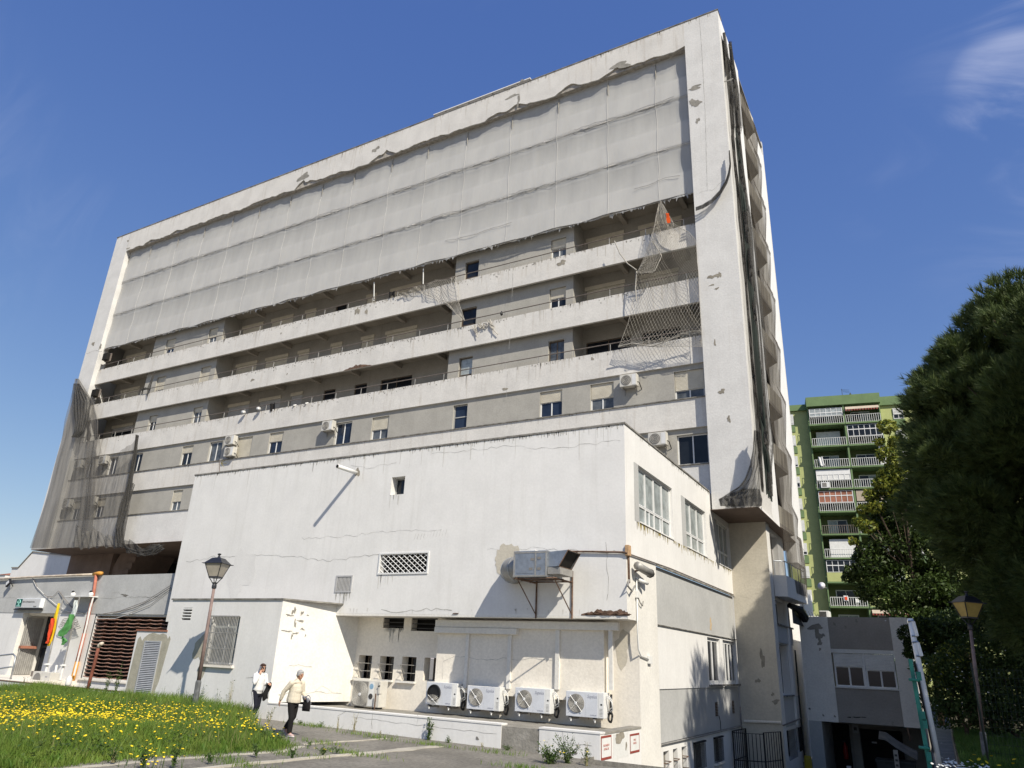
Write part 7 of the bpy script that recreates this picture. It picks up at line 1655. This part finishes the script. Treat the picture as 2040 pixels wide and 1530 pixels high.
for x, z in ((x0+.48*(x1-x0), z0+.22), (x0+.72*(x1-x0), z0+.22), (x0+.52*(x1-x0), z1-.25), (x0+.72*(x1-x0), z1-.22)): MB().box(x, Y0-.013, z-.03, x+.11, Y0-.009, z+.04).build('foil_tape', 'ac_grille', du)
MB().bbox(x0+.38, Y0+.3, z1, x0+.55, Y0+.6, z1+.08, .01).build('junction_box', 'white_plastic', du)
# cowl: flared mouth on the right end, facing down-right
cz0, cz1 = z0+.28, z1-.04
mb = MB(); A_ = [(x1, Y0+.05, cz0), (x1, Y1-.1, cz0), (x1, Y1-.1, cz1), (x1, Y0+.05, cz1)]
B_ = [(x1+.38, Y0+.0, cz0-.0), (x1+.38, Y1-.2, cz0-.0), (x1+.66, Y1-.2, cz1+.03), (x1+.66, Y0+.0, cz1+.03)]
k = len(mb.v); mb.add(A_+B_, [(0, 1, 5, 4), (1, 2, 6, 5), (2, 3, 7, 6), (3, 0, 4, 7)]); mb.build('cowl', 'galvanised', du)
MB().quad(*[(p[0]-.06, p[1], p[2]) for p in B_]).build('cowl_mouth', 'dark_recess', du)
MB().tube([B_[0], B_[1], B_[2], B_[3], B_[0]], .014, 4).build('cowl_rim', 'rust_steel', du)
MB().box(x1+.01, Y0+.04, cz0-.2, x1+.40, Y1-.15, cz0-.015).build('cowl_base', 'galvanised_dull', du)
# bend into the wall on the left
pts = [(x0+.02, Y0+.55, (z0+z1)/2-.06)]; R_ = .62
for t in np.linspace(0, 1.35, 7): pts.append((x0-.04-R_*math.sin(t)*1.0, Y0+.55+R_*(1-math.cos(t))*1.35, (z0+z1)/2-.06))
pts.append((pts[-1][0]-.02, YF+.05, pts[-1][2]))
MB().tube(pts, .36, 20).build('round_bend', 'galvanised_dull', du, smooth=True)
for i in (2, 4, 6): MB().tube([Vector(pts[i])-(Vector(pts[i+1])-Vector(pts[i]))*.12, Vector(pts[i])+(Vector(pts[i+1])-Vector(pts[i]))*.12], .372, 20).build('bend_seam', 'galvanised', du)
for x in (x0+.12, x1+.22):
    MB().tube([(x, Y0-.05, z0-.035), (x, YF-.01, z0-.035)], .028, 4).build('bracket_arm', 'rust_steel', du)
    MB().tube([(x, YF-.03, z0+.1 if x < x1 else z0+.3), (x, YF-.03, z0-1.05)], .028, 4).build('bracket_post', 'rust_steel', du)
    MB().tube([(x, Y0+.05, z0-.05), (x, YF-.03, z0-.95)], .02, 4).build('bracket_strut', 'rust_steel', du)
for y in (Y0+.05, Y0+.5, Y1): MB().tube([(x0+.0, y, z0-.03), (x1+.3, y, z0-.03)], .022, 4).build('cross_rail', 'rust_steel', du)
MB().tube([(x0-.0, Y0+.45, z1-.18), (x0-.5, Y0+.5, z1-.2), (x0-.7, YF-.05, z1-.3)], .035, 6).build('cable_conduit', 'galvanised_dull', du); MB().tube([(x0-.0, Y0+.4, z1-.26), (x0-.4, Y0+.5, z1-.28), (x0-.7, YF-.05, z1-.42)], .02, 6).build('cable_conduit', 'rail_metal', du)
# rusty conduit along the wall to the corner box, camera and lamp
cd = thing('conduit_run', 'rusty conduit running from the duct unit to the corner junction box and along the side', 'conduit', tuple(PY(1180, 1100, YF)))
MB().tube([PY(x, y, YF-.05) for x, y in ((1118, 1098.5), (1180, 1099), (1240, 1100), (1250, 1102))], .03, 6).build('conduit', 'rust_steel', cd)
MB().tube([fX(XR)(y, z, -.04) for y, z in ((20.1, 3.02), (24, 3.09), (33, 3.07))], .022, 5).build('side_cable', 'rail_metal', cd)
MB().bbox(XR-.02, YF-.06, 2.95, XR+.10, YF+.16, 3.26, .02).build('junction_box', mat('faded_orange', (.42, .27, .15), var=.25, sc=9, blotch=.5, bcol=(.55, .5, .42), blsc=5), cd)
MB().tube([(XR+.03, YF+.1, 2.95), (XR+.03, YF+.12, 2.2)], .035, 6).build('drop_pipe', 'rust_steel', cd)
MB().tube([(XR+.03, YF+.12, 2.3), (XR+.08, YF-.15, 2.1), (XR+.12, YF+.1, 1.98), (XR+.1, YF+.4, 2.15)], .03, 6).build('cable_loop', 'galvanised_dull', cd)
fdl = thing('wall_spotlight', 'grey wall spotlight on the annex corner above the small camera', 'lamp', (XR+.2, 20.9, 2.7))
MB().tube([(XR+.2, 20.35, 2.72), (XR+.28, 21.25, 2.60)], [.12, .12], 8).build('housing', 'galvanised_dull', fdl, smooth=True)
MB().tube([(XR+.28, 21.25, 2.60), (XR+.29, 21.36, 2.585)], [.14, .10], 8).build('shade_rim', 'black_plastic', fdl); MB().tube([(XR, 20.7, 2.6), (XR+.2, 20.75, 2.66)], .03, 5).build('bracket', 'rust_steel', fdl)
cc = thing('security_camera', 'small white bullet camera with cable on the annex side wall', 'camera', (XR+.15, 21.0, 2.35))
MB().tube([(XR+.1, 20.75, 2.36), (XR+.22, 21.12, 2.30)], .055, 8).build('camera_body', 'white_plastic', cc, smooth=True); MB().tube([(XR+.22, 21.12, 2.30), (XR+.23, 21.15, 2.295)], .04, 8).build('lens', 'black_plastic', cc)
MB().tube([(XR, 20.75, 2.42), (XR+.1, 20.78, 2.38)], .025, 6).build('mount', 'white_plastic', cc)
for z in (1.95,): MB().bbox(XR+.002, 20.65, z-.1, XR+.09, 20.82, z+.1, .01).build('cable_box', 'white_plastic', cc)
MB().tube([(XR+.04, 20.72, 2.4), (XR+.04, 20.72, 1.0), (XR+.04, 20.76, .45), (XR+.04, 20.95, .28), (XR+.04, 21.6, .2)], .022, 6).build('conduit', 'white_plastic', cc, smooth=True)
MB().tube([(XR+.05, 20.75, 1.9), (XR+.06, 20.95, 1.72), (XR+.06, 21.15, 1.66), (XR+.06, 21.2, 1.8)], .018, 5).build('cable', 'galvanised_dull', cc)
MB().bbox(XR+.002, 21.6, .08, XR+.08, 21.85, .30, .01).build('cable_box', 'white_plastic', cc)
# overflow pipe sticking out of the annex wall
op = thing('overflow_pipe', 'white overflow pipe jutting from the annex wall and casting a long shadow', 'pipe', tuple(PY(710, 942, YF)))
p = PY(710, 942, YF); MB().tube([(p[0], YF+.02, p[2]), (p[0], YF-1.04, p[2])], .075, 14).build('pipe', 'white_plastic', op, smooth=True)
MB().tube([(p[0], YF-1.0, p[2]), (p[0], YF-1.046, p[2])], .062, 14).build('pipe_bore', 'dark_recess', op)
hp = thing('roof_edge_pole', 'thin dark pole with dry twigs standing on the annex roof edge', 'pole', tuple(PY(437, 942, 20.2)))
MB().tube([PY(437, 943, 20.2), PY(438, 918, 20.2)], .02, 5).build('pole', 'rail_metal', hp)
for k in range(7): MB().tube([PY(440, 922, 20.2), PY(440+random.uniform(2, 12), 920+random.uniform(-6, 10), 20.2)], .012, 4).build('twig', 'dry_stem', hp)
# small things on the balconies
for px, py, lab in ((485, 822, 'white satellite dish on the lowest balcony rail, left one'), (515, 815, 'white satellite dish on the lowest balcony rail, right of the first')):
    t = thing('satellite_dish', lab, 'dish', tuple(PY(px, py, 30.15))); c = PY(px, py, 30.15)
    MB().lathe(tuple(c), [(.02, 0), (.10, .02), (.15, .05)], 14, axis=(.75, -.6, .3)).build('dish', 'white_plastic', t, smooth=True); MB().tube([c, c+np.array([-.02, .25, -.1])], .02, 5).build('arm', 'galvanised_dull', t)
t = thing('dark_garment', 'black garment hanging over the lowest balcony rail by the satellite dishes', 'garment', tuple(PY(544, 812, 30.3)))
MB().sheet(lambda u, v: np.array(PY(538+11*u, 805+15*v-3*u, 30.33))+np.array([0, -.06*math.sin(u*8), 0]), 6, 4).build('cloth', 'cloth_black', t, smooth=True)
t = thing('dark_bird_pair', 'black cloth scrap on the upper balcony parapet beside the rope net', 'cloth', tuple(PY(782, 588, 30.3)))
MB().sheet(lambda u, v: np.array(PY(775+12*u, 582+14*v*(.5+abs(u-.5))-2*u, 30.3))+np.array([0, -.05*math.sin(u*9), 0]), 6, 4).build('cloth', 'cloth_black', t)
t = thing('perched_bird', 'small dark bird perched on the second balcony rail', 'bird', tuple(PY(999, 627, 30.42)))
c = Vector(PY(999, 629, 30.42)); MB().lathe(c, [(.01, 0), (.07, .05), (.08, .13), (.05, .2), (.04, .25), (.01, .29)], 8).build('body', 'black_plastic', t, smooth=True)
for (x, y0, y1, lab) in ((745, 562, 600, 'white prop pole on the upper balcony, left of the slung net'), (843, 534, 566, 'white prop pole on the upper balcony above the slung net')):
    t = thing('prop_pole', lab, 'pole', tuple(PY(x, y1, 30.5))); MB().tube([PY(x, y1, 30.5), PY(x+.5, y0, 30.5)], .03, 5).build('pole', 'white_plastic', t)
for (px, py, lab) in ((584, 808, 'short white tube lying on the lowest balcony parapet'), (608, 804, 'second white tube lying on the lowest balcony parapet')):
    t = thing('white_tube', lab, 'tube', tuple(PY(px, py, 30.3))); MB().tube([PY(px, py, 30.25), PY(px+6, py-1, 30.45)], .05, 6).build('tube', 'white_plastic', t)
for k, (px, py, lab) in enumerate(((212, 711, 'dark square box on the left pier beside the top open balcony'), (190, 783, 'dark square box on the left pier beside the second open balcony'))):
    t = thing('dark_box', lab, 'box', tuple(PY(px, py, 30.3))); c = PY(px, py, 30.2); MB().bbox(c[0]-.3, 30.05, c[2]-.3, c[0]+.3, 30.4, c[2]+.28, .03).build('case', 'dark_recess', t); MB().box(c[0]-.34, 30.3, c[2]-.34, c[0]+.34, 30.42, c[2]+.32).build('back_frame', 'rail_metal', t)
# ------------------------------------------------------------------ people: one continuous body each, clothes and hair as children
def remesh(mb, name, m, par, vox, smooth=3):
    me = bpy.data.meshes.new('t'); me.from_pydata(mb.v, [], mb.f); o = bpy.data.objects.new('t', me); COL.objects.link(o)
    a = o.modifiers.new('r', 'REMESH'); a.mode = 'VOXEL'; a.voxel_size = vox; a.use_smooth_shade = True
    b = o.modifiers.new('s', 'SMOOTH'); b.iterations = smooth; b.factor = .5
    dg = bpy.context.evaluated_depsgraph_get(); nm = bpy.data.meshes.new_from_object(o.evaluated_get(dg)); bpy.data.objects.remove(o); bpy.data.meshes.remove(me)
    nm.name = name; nm.materials.clear(); nm.materials.append(M[m]); nm.shade_smooth(); q = bpy.data.objects.new(name, nm); COL.objects.link(q); q.parent = par; return q
def chain(mb, pts, rs, n=14, dome=True, flat=(1, 1)):
    """tapered limb with domed ends"""
    pts = [Vector(p) for p in pts]; P_, R_ = [], []
    for i in range(len(pts)-1):
        for k in range(4): t = k/4; P_.append(pts[i].lerp(pts[i+1], t)); s = t*t*(3-2*t); R_.append(rs[i]+(rs[i+1]-rs[i])*s)
    P_.append(pts[-1]); R_.append(rs[-1])
    if dome:
        d0 = (P_[0]-P_[1]).normalized(); d1 = (P_[-1]-P_[-2]).normalized()
        P_ = [P_[0]+d0*R_[0]*.85, P_[0]+d0*R_[0]*.5]+P_+[P_[-1]+d1*R_[-1]*.5, P_[-1]+d1*R_[-1]*.85]; R_ = [R_[0]*.4, R_[0]*.84]+R_+[R_[-1]*.84, R_[-1]*.4]
    mb.tube(P_, R_, n)
def ell(mb, c, r, rot=None, n=16):
    vs, fs = [], []; m_ = n//2
    for j in range(m_+1):
        for i in range(n):
            th = math.pi*j/m_; ph = 2*math.pi*i/n; p = Vector((r[0]*math.sin(th)*math.cos(ph), r[1]*math.sin(th)*math.sin(ph), r[2]*math.cos(th)))
            if rot: p = rot @ p
            vs.append(Vector(c)+p)
    for j in range(m_):
        for i in range(n): a = j*n+i; b_ = j*n+(i+1) % n; fs.append((a, b_, b_+n, a+n))
    mb.add(vs, fs)
def head(mb, c, pitch, yaw=0.):
    rot = Matrix.Rotation(yaw, 3, 'Z') @ Matrix.Rotation(pitch, 3, 'Y'); H = lambda x, y, z: Vector(c)+rot @ Vector((x, y, z))
    ell(mb, H(-.008, 0, .022), (.094, .073, .088), rot); ell(mb, H(.018, 0, -.045), (.066, .056, .068), rot); ell(mb, H(.048, 0, -.088), (.03, .032, .025), rot)
    chain(mb, [H(.082, 0, .018), H(.098, 0, -.012), H(.106, 0, -.026)], [.009, .012, .013], 8); ell(mb, H(.074, 0, .038), (.018, .05, .012), rot)
    ell(mb, H(.078, 0, -.058), (.014, .024, .007), rot); ell(mb, H(.078, 0, -.068), (.013, .021, .007), rot)
    for s in (1, -1): ell(mb, H(.05, s*.042, -.02), (.03, .02, .024), rot); ell(mb, H(-.012, s*.074, -.01), (.018, .008, .03), rot)
    return H, rot
def hand(mb, wrist, d, nrm, curl=.5, sc=1., thumb=1):
    d = Vector(d).normalized(); nrm = Vector(nrm).normalized(); s = d.cross(nrm).normalized(); w = Vector(wrist)
    chain(mb, [w, w+d*.04*sc, w+d*.075*sc], [.022*sc, .026*sc, .022*sc], 10)
    for k, (o, L) in enumerate(((-.024, .062), (-.008, .074), (.008, .070), (.023, .054))):
        b_ = w+d*.078*sc+s*o*sc; c1 = b_+(d*math.cos(curl*.5)+nrm*math.sin(curl*.5))*L*.5*sc; c2 = c1+(d*math.cos(curl*1.4)+nrm*math.sin(curl*1.4))*L*.5*sc
        chain(mb, [b_-d*.02*sc, b_, c1, c2], [.0085*sc, .009*sc, .0082*sc, .0068*sc], 8)
    b_ = w+d*.025*sc-s*.022*thumb*sc; chain(mb, [b_, b_+(d*.6-s*.75*thumb+nrm*.25).normalized()*.035*sc, b_+(d*.9-s*.4*thumb+nrm*.5).normalized()*.062*sc], [.012*sc, .0105*sc, .008*sc], 8)
def eyes(par, H, rot):
    for s in (1, -1):
        mb = MB(); ell(mb, H(.079, s*.031, .012), (.009, .013, .006), rot, 10); mb.build('eye', 'hair_brown', par, smooth=True)
        MB().tube([H(.083, s*.018, .030), H(.083, s*.034, .034), H(.072, s*.048, .030)], .004, 5).build('eyebrow', 'hair_grey', par)
def shoe(par, heel, fwd, m, pitch=0.):
    f_ = Vector(fwd).normalized(); up = Vector((0, 0, 1)); s_ = f_.cross(up); f2 = (f_*math.cos(pitch)-up*math.sin(pitch)); u2 = (up*math.cos(pitch)+f_*math.sin(pitch)); mb = MB(); vs = []
    prof = [(-.045, .030, .055), (-.02, .037, .078), (.03, .038, .085), (.08, .040, .066), (.13, .045, .050), (.18, .042, .038), (.205, .028, .028)]; n = 10
    for x, w, h in prof:
        for k in range(n):
            t = 2*math.pi*k/n; zz = max(math.sin(t), -.0); lo = .0 if math.sin(t) < 0 else zz*h
            vs.append(Vector(heel)+f2*x+s_*(w*math.cos(t))+u2*lo)
    mb.add(vs, [(j*n+k, j*n+(k+1) % n, (j+1)*n+(k+1) % n, (j+1)*n+k) for j in range(len(prof)-1) for k in range(n)]+[tuple(range(n))[::-1], tuple((len(prof)-1)*n+k for k in range(n))])
    o = mb.build('shoe', m, par, smooth=True)
    ms = MB(); ms.prism([Vector(heel)+f2*x+s_*y-u2*.018 for x, y in ((-.05, -.03), (.08, -.042), (.17, -.045), (.215, -.02), (.215, .02), (.17, .045), (.08, .042), (-.05, .03))], tuple(u2*.022)); ms.build('sole', 'shoe_white', o)
# --- the older woman walking (local frame: +X ahead, +Y her left)
wa = thing('person', 'grey-haired older woman in cream top and black trousers walking right with bags', 'person', (0, 0, 0))
hipL, hipR = Vector((0, .085, .84)), Vector((0, -.085, .84))
kR, aR = Vector((.10, -.09, .45)), Vector((.10, -.09, .085)); kL, aL = Vector((-.02, .09, .46)), Vector((-.26, .09, .17))
shR, shL = Vector((.02, -.165, 1.27)), Vector((.06, .165, 1.27)); elR, wrR = Vector((-.15, -.235, 1.06)), Vector((-.24, -.24, .83)); elL, wrL = Vector((.05, .25, 1.02)), Vector((.235, .19, .93))
body = MB()
chain(body, [(0, 0, .86), (.015, 0, 1.02), (.03, 0, 1.20), (.04, 0, 1.28)], [.125, .12, .125, .10]); chain(body, [(.04, 0, 1.28), (.085, 0, 1.36), (.10, 0, 1.42)], [.06, .05, .05])
for h_, k_, a_ in ((hipR, kR, aR), (hipL, kL, aL)): chain(body, [h_, h_.lerp(k_, .5), k_, k_.lerp(a_, .35), a_], [.085, .072, .05, .05, .035])
for s_, e_, w_ in ((shR, elR, wrR), (shL, elL, wrL)): chain(body, [s_, s_.lerp(e_, .5), e_, e_.lerp(w_, .4), w_], [.05, .043, .037, .036, .026])
for a_, f_ in ((aR, Vector((1, 0, 0))), (aL, Vector((.8, 0, -.6)))): chain(body, [a_, a_+f_*.07-Vector((0, 0, .04)), a_+f_*.13-Vector((0, 0, .055))], [.035, .032, .025])
H, rot = head(body, (.125, 0, 1.475), .22, -.12)
hand(body, wrR, (-.25, -.05, -1), (.5, .5, 0), .6, 1.05, -1); hand(body, wrL, (.85, -.1, -.45), (.2, 0, -1), 1.3, 1., 1)
remesh(body, 'body', 'skin_tan', wa, .0085); eyes(wa, H, rot)
top = MB()
chain(top, [(0, 0, .80), (.005, 0, .86), (.012, 0, .96), (.02, 0, 1.06), (.03, 0, 1.18), (.04, 0, 1.29)], [.188, .190, .178, .165, .155, .10], dome=False); ell(top, (.07, 0, 1.08), (.13, .14, .13))
for s_, e_, w_ in ((shR, elR, wrR), (shL, elL, wrL)): chain(top, [s_+Vector((0, 0, .0)), s_.lerp(e_, .5), e_, e_.lerp(w_, .5), e_.lerp(w_, .86)], [.075, .066, .056, .052, .044])
ell(top, (.05, 0, 1.29), (.10, .16, .055)); chain(top, [(.05, 0, 1.30), (.075, 0, 1.345)], [.085, .07])
remesh(top, 'sweater', 'cloth_cream', wa, .012, 4)
tr_ = MB()
chain(tr_, [(0, 0, .78), (0, 0, .90)], [.145, .14])
for h_, k_, a_ in ((hipR, kR, aR), (hipL, kL, aL)): chain(tr_, [h_, h_.lerp(k_, .5), k_, k_.lerp(a_, .5), k_.lerp(a_, .93)], [.092, .088, .076, .072, .064])
remesh(tr_, 'trousers', 'cloth_black', wa, .012, 3)
hr_m = MB(); ell(hr_m, H(-.018, 0, .040), (.103, .086, .090), rot); ell(hr_m, H(-.058, 0, -.02), (.058, .076, .075), rot); ell(hr_m, H(.035, 0, .088), (.05, .06, .03), rot)
for s in (1, -1): ell(hr_m, H(-.015, s*.07, .005), (.04, .018, .05), rot)
remesh(hr_m, 'hair', 'hair_grey', wa, .010, 2)
shoe(wa, (.075, -.09, .02), (1, -.05, 0), 'shoe_pink'); shoe(wa, (-.30, .09, .115), (1, 0, 0), 'shoe_pink', .75)
feet = PZ(578, 1467, -2.06); HD = -.05
wa.location = (feet[0]-.10, feet[1]+.05, -2.06); wa.rotation_euler = (0, 0, HD)
# held things are their own objects
def place(o): o.location = wa.location; o.rotation_euler = wa.rotation_euler; return o
bg_ = place(thing('shoulder_bag', 'black cloth bag held low in front by the grey-haired woman', 'bag', (0, 0, 0))) if False else thing('shoulder_bag', 'black cloth bag held low in front by the grey-haired woman', 'bag', (0, 0, 0))
mbb = MB(); vs = []
for j, (z, hw, th) in enumerate(((.60, .17, .03), (.66, .175, .05), (.78, .165, .05), (.86, .15, .035), (.88, .14, .015))):
    for k in range(10): t = 2*math.pi*k/10; vs.append((.30+hw*math.cos(t)*.85, .19+th*math.sin(t), z))
mbb.add(vs, [(j*10+k, j*10+(k+1) % 10, j*10+10+(k+1) % 10, j*10+10+k) for j in range(4) for k in range(10)]+[tuple(range(10))[::-1], tuple(range(40, 50))]); mbb.build('bag_body', 'cloth_black', bg_, smooth=True)
MB().tube([(.22, .19, .87), (.27, .19, .96), (.33, .19, .99), (.40, .19, .94), (.41, .19, .87)], .012, 6).build('bag_handle', 'cloth_grey', bg_)
place(bg_)
jk = thing('folded_jacket', 'grey folded jacket hanging over the forearm of the grey-haired woman', 'garment', (0, 0, 0))
MB().sheet(lambda u, v: (.17+.24*u, .19+.055*math.cos(v*6.0)-.02+.02*math.sin(u*14), .985-.05*u-.26*abs(v-.5)*2*(.55+.45*math.sin(u*5+1)**2)-.012*math.sin(u*22)), 18, 16).build('cloth', 'cloth_grey', jk, smooth=True)
place(jk)
# --- the woman on the phone
wb = thing('person', 'brown-haired woman in a white jacket and striped navy trousers talking on a phone', 'person', (0, 0, 0))
hipL, hipR = Vector((0, .085, .84)), Vector((0, -.085, .84)); kR, aR = Vector((.10, -.09, .47)), Vector((.03, -.09, .085)); kL, aL = Vector((.01, .09, .45)), Vector((-.17, .10, .12))
shR, shL = Vector((.01, -.165, 1.29)), Vector((.04, .165, 1.29)); elR, wrR = Vector((.10, -.24, 1.08)), Vector((.12, -.12, 1.325)); elL, wrL = Vector((.09, .22, 1.04)), Vector((.28, .14, 1.08))
body = MB()
chain(body, [(0, 0, .86), (.01, 0, 1.02), (.02, 0, 1.22), (.025, 0, 1.30)], [.12, .115, .12, .10]); chain(body, [(.025, 0, 1.30), (.05, 0, 1.38), (.06, 0, 1.43)], [.058, .05, .05])
for h_, k_, a_ in ((hipR, kR, aR), (hipL, kL, aL)): chain(body, [h_, h_.lerp(k_, .5), k_, k_.lerp(a_, .35), a_], [.085, .07, .048, .048, .034])
for s_, e_, w_ in ((shR, elR, wrR), (shL, elL, wrL)): chain(body, [s_, s_.lerp(e_, .5), e_, e_.lerp(w_, .4), w_], [.05, .042, .036, .035, .025])
for a_, f_ in ((aR, Vector((1, 0, 0))), (aL, Vector((.85, 0, -.4)))): chain(body, [a_, a_+f_*.07-Vector((0, 0, .04)), a_+f_*.13-Vector((0, 0, .055))], [.035, .032, .025])
H, rot = head(body, (.085, 0, 1.50), .05, -.25)
hand(body, wrR, (-.05, .25, 1), (-.3, 1, 0), .9, 1., 1); hand(body, wrL, (1, -.2, -.1), (0, 0, -1), 1.3, 1., 1)
remesh(body, 'body', 'skin', wb, .0085); eyes(wb, H, rot)
top = MB()
chain(top, [(-.01, 0, .81), (0, 0, .86), (.005, 0, .90), (.01, 0, 1.05), (.02, 0, 1.2), (.03, 0, 1.31)], [.150, .150, .168, .165, .155, .10], dome=False)
for s_, e_, w_ in ((shR, elR, wrR), (shL, elL, wrL)): chain(top, [s_, s_.lerp(e_, .5), e_, e_.lerp(w_, .5), e_.lerp(w_, .84)], [.078, .072, .066, .058, .045])
ell(top, (.03, 0, 1.30), (.10, .165, .06)); chain(top, [(.03, 0, 1.32), (.045, 0, 1.37)], [.09, .075]); ell(top, (-.06, 0, 1.35), (.07, .11, .06))
remesh(top, 'jacket', 'cloth_white', wb, .012, 3)
tr_ = MB(); chain(tr_, [(0, 0, .80), (0, 0, .90)], [.138, .13])
for h_, k_, a_ in ((hipR, kR, aR), (hipL, kL, aL)): chain(tr_, [h_, h_.lerp(k_, .5), k_, k_.lerp(a_, .5), k_.lerp(a_, .80)], [.102, .086, .068, .062, .055])
tro = remesh(tr_, 'trousers', 'cloth_navy', wb, .012, 3)
st = MB(); pts = [hipR+Vector((0, -.104, .0)), hipR.lerp(kR, .5)+Vector((0, -.088, 0)), kR+Vector((0, -.070, 0)), kR.lerp(aR, .5)+Vector((0, -.063, 0)), kR.lerp(aR, .78)+Vector((0, -.058, 0))]
v = []
for p in pts: v += [p+Vector((-.022, .004, 0)), p+Vector((0, -.004, 0)), p+Vector((.022, .004, 0))]
st.add(v, [(3*i+k, 3*i+k+1, 3*i+k+4, 3*i+k+3) for i in range(4) for k in range(2)]); st.build('side_stripe', 'cloth_white', tro)
hm = MB(); ell(hm, H(-.02, 0, .035), (.108, .092, .096), rot); ell(hm, H(-.06, 0, -.055), (.06, .085, .11), rot); ell(hm, H(.05, 0, .082), (.05, .065, .034), rot)
for s in (1, -1): ell(hm, H(-.012, s*.078, -.05), (.042, .02, .085), rot)
remesh(hm, 'hair', 'hair_brown', wb, .010, 2)
gl_ = MB()
for s in (1, -1): gl_.lathe(H(.096, s*.033, .010), [(.022, 0), (.022, .004)], 10, axis=tuple(rot @ Vector((1, 0, 0))))
gl_.tube([H(.1, .02, .012), H(.103, 0, .014), H(.1, -.02, .012)], .003, 4); gl_.tube([H(.096, -.05, .014), H(.0, -.085, .012)], .003, 4); gl_.tube([H(.096, .05, .014), H(.0, .085, .012)], .003, 4)
gl_.build('glasses', 'black_plastic', wb, kind='stuff')
shoe(wb, (.0, -.09, .02), (1, -.05, 0), 'shoe_white'); shoe(wb, (-.21, .10, .065), (1, 0, 0), 'shoe_white', .5)
fb_ = PZ(503, 1441, -2.05); fby = 17.05; fb_ = PY(503, 1441, fby)
wb.location = (fb_[0], fby, -2.055); wb.rotation_euler = (0, 0, -.05); wb.scale = (1.02, 1.02, 1.02)
ph = thing('mobile_phone', 'pale blue phone held to the ear of the woman in white', 'phone', (0, 0, 0)); mph = MB(); mph.bbox(-.036, -.006, -.075, .036, .006, .075, .005); o = mph.build('phone_body', 'cloth_grey', ph); o.rotation_euler = (0, .35, 0); o.location = (.075, -.098, 1.475)
ph.location = wb.location; ph.rotation_euler = wb.rotation_euler; ph.scale = wb.scale
bj = thing('black_jacket', 'black jacket carried over the arm of the woman in white', 'garment', (0, 0, 0))
MB().sheet(lambda u, v: (.16+.20*u-.08*v, .12+.06*math.cos(u*6)+.03*math.sin(v*7), 1.10-.44*v-.06*math.sin(u*3.14)*v+.02*math.sin(u*16)), 14, 14).build('cloth', 'cloth_black', bj, smooth=True)
bj.location = wb.location; bj.rotation_euler = wb.rotation_euler; bj.scale = wb.scale
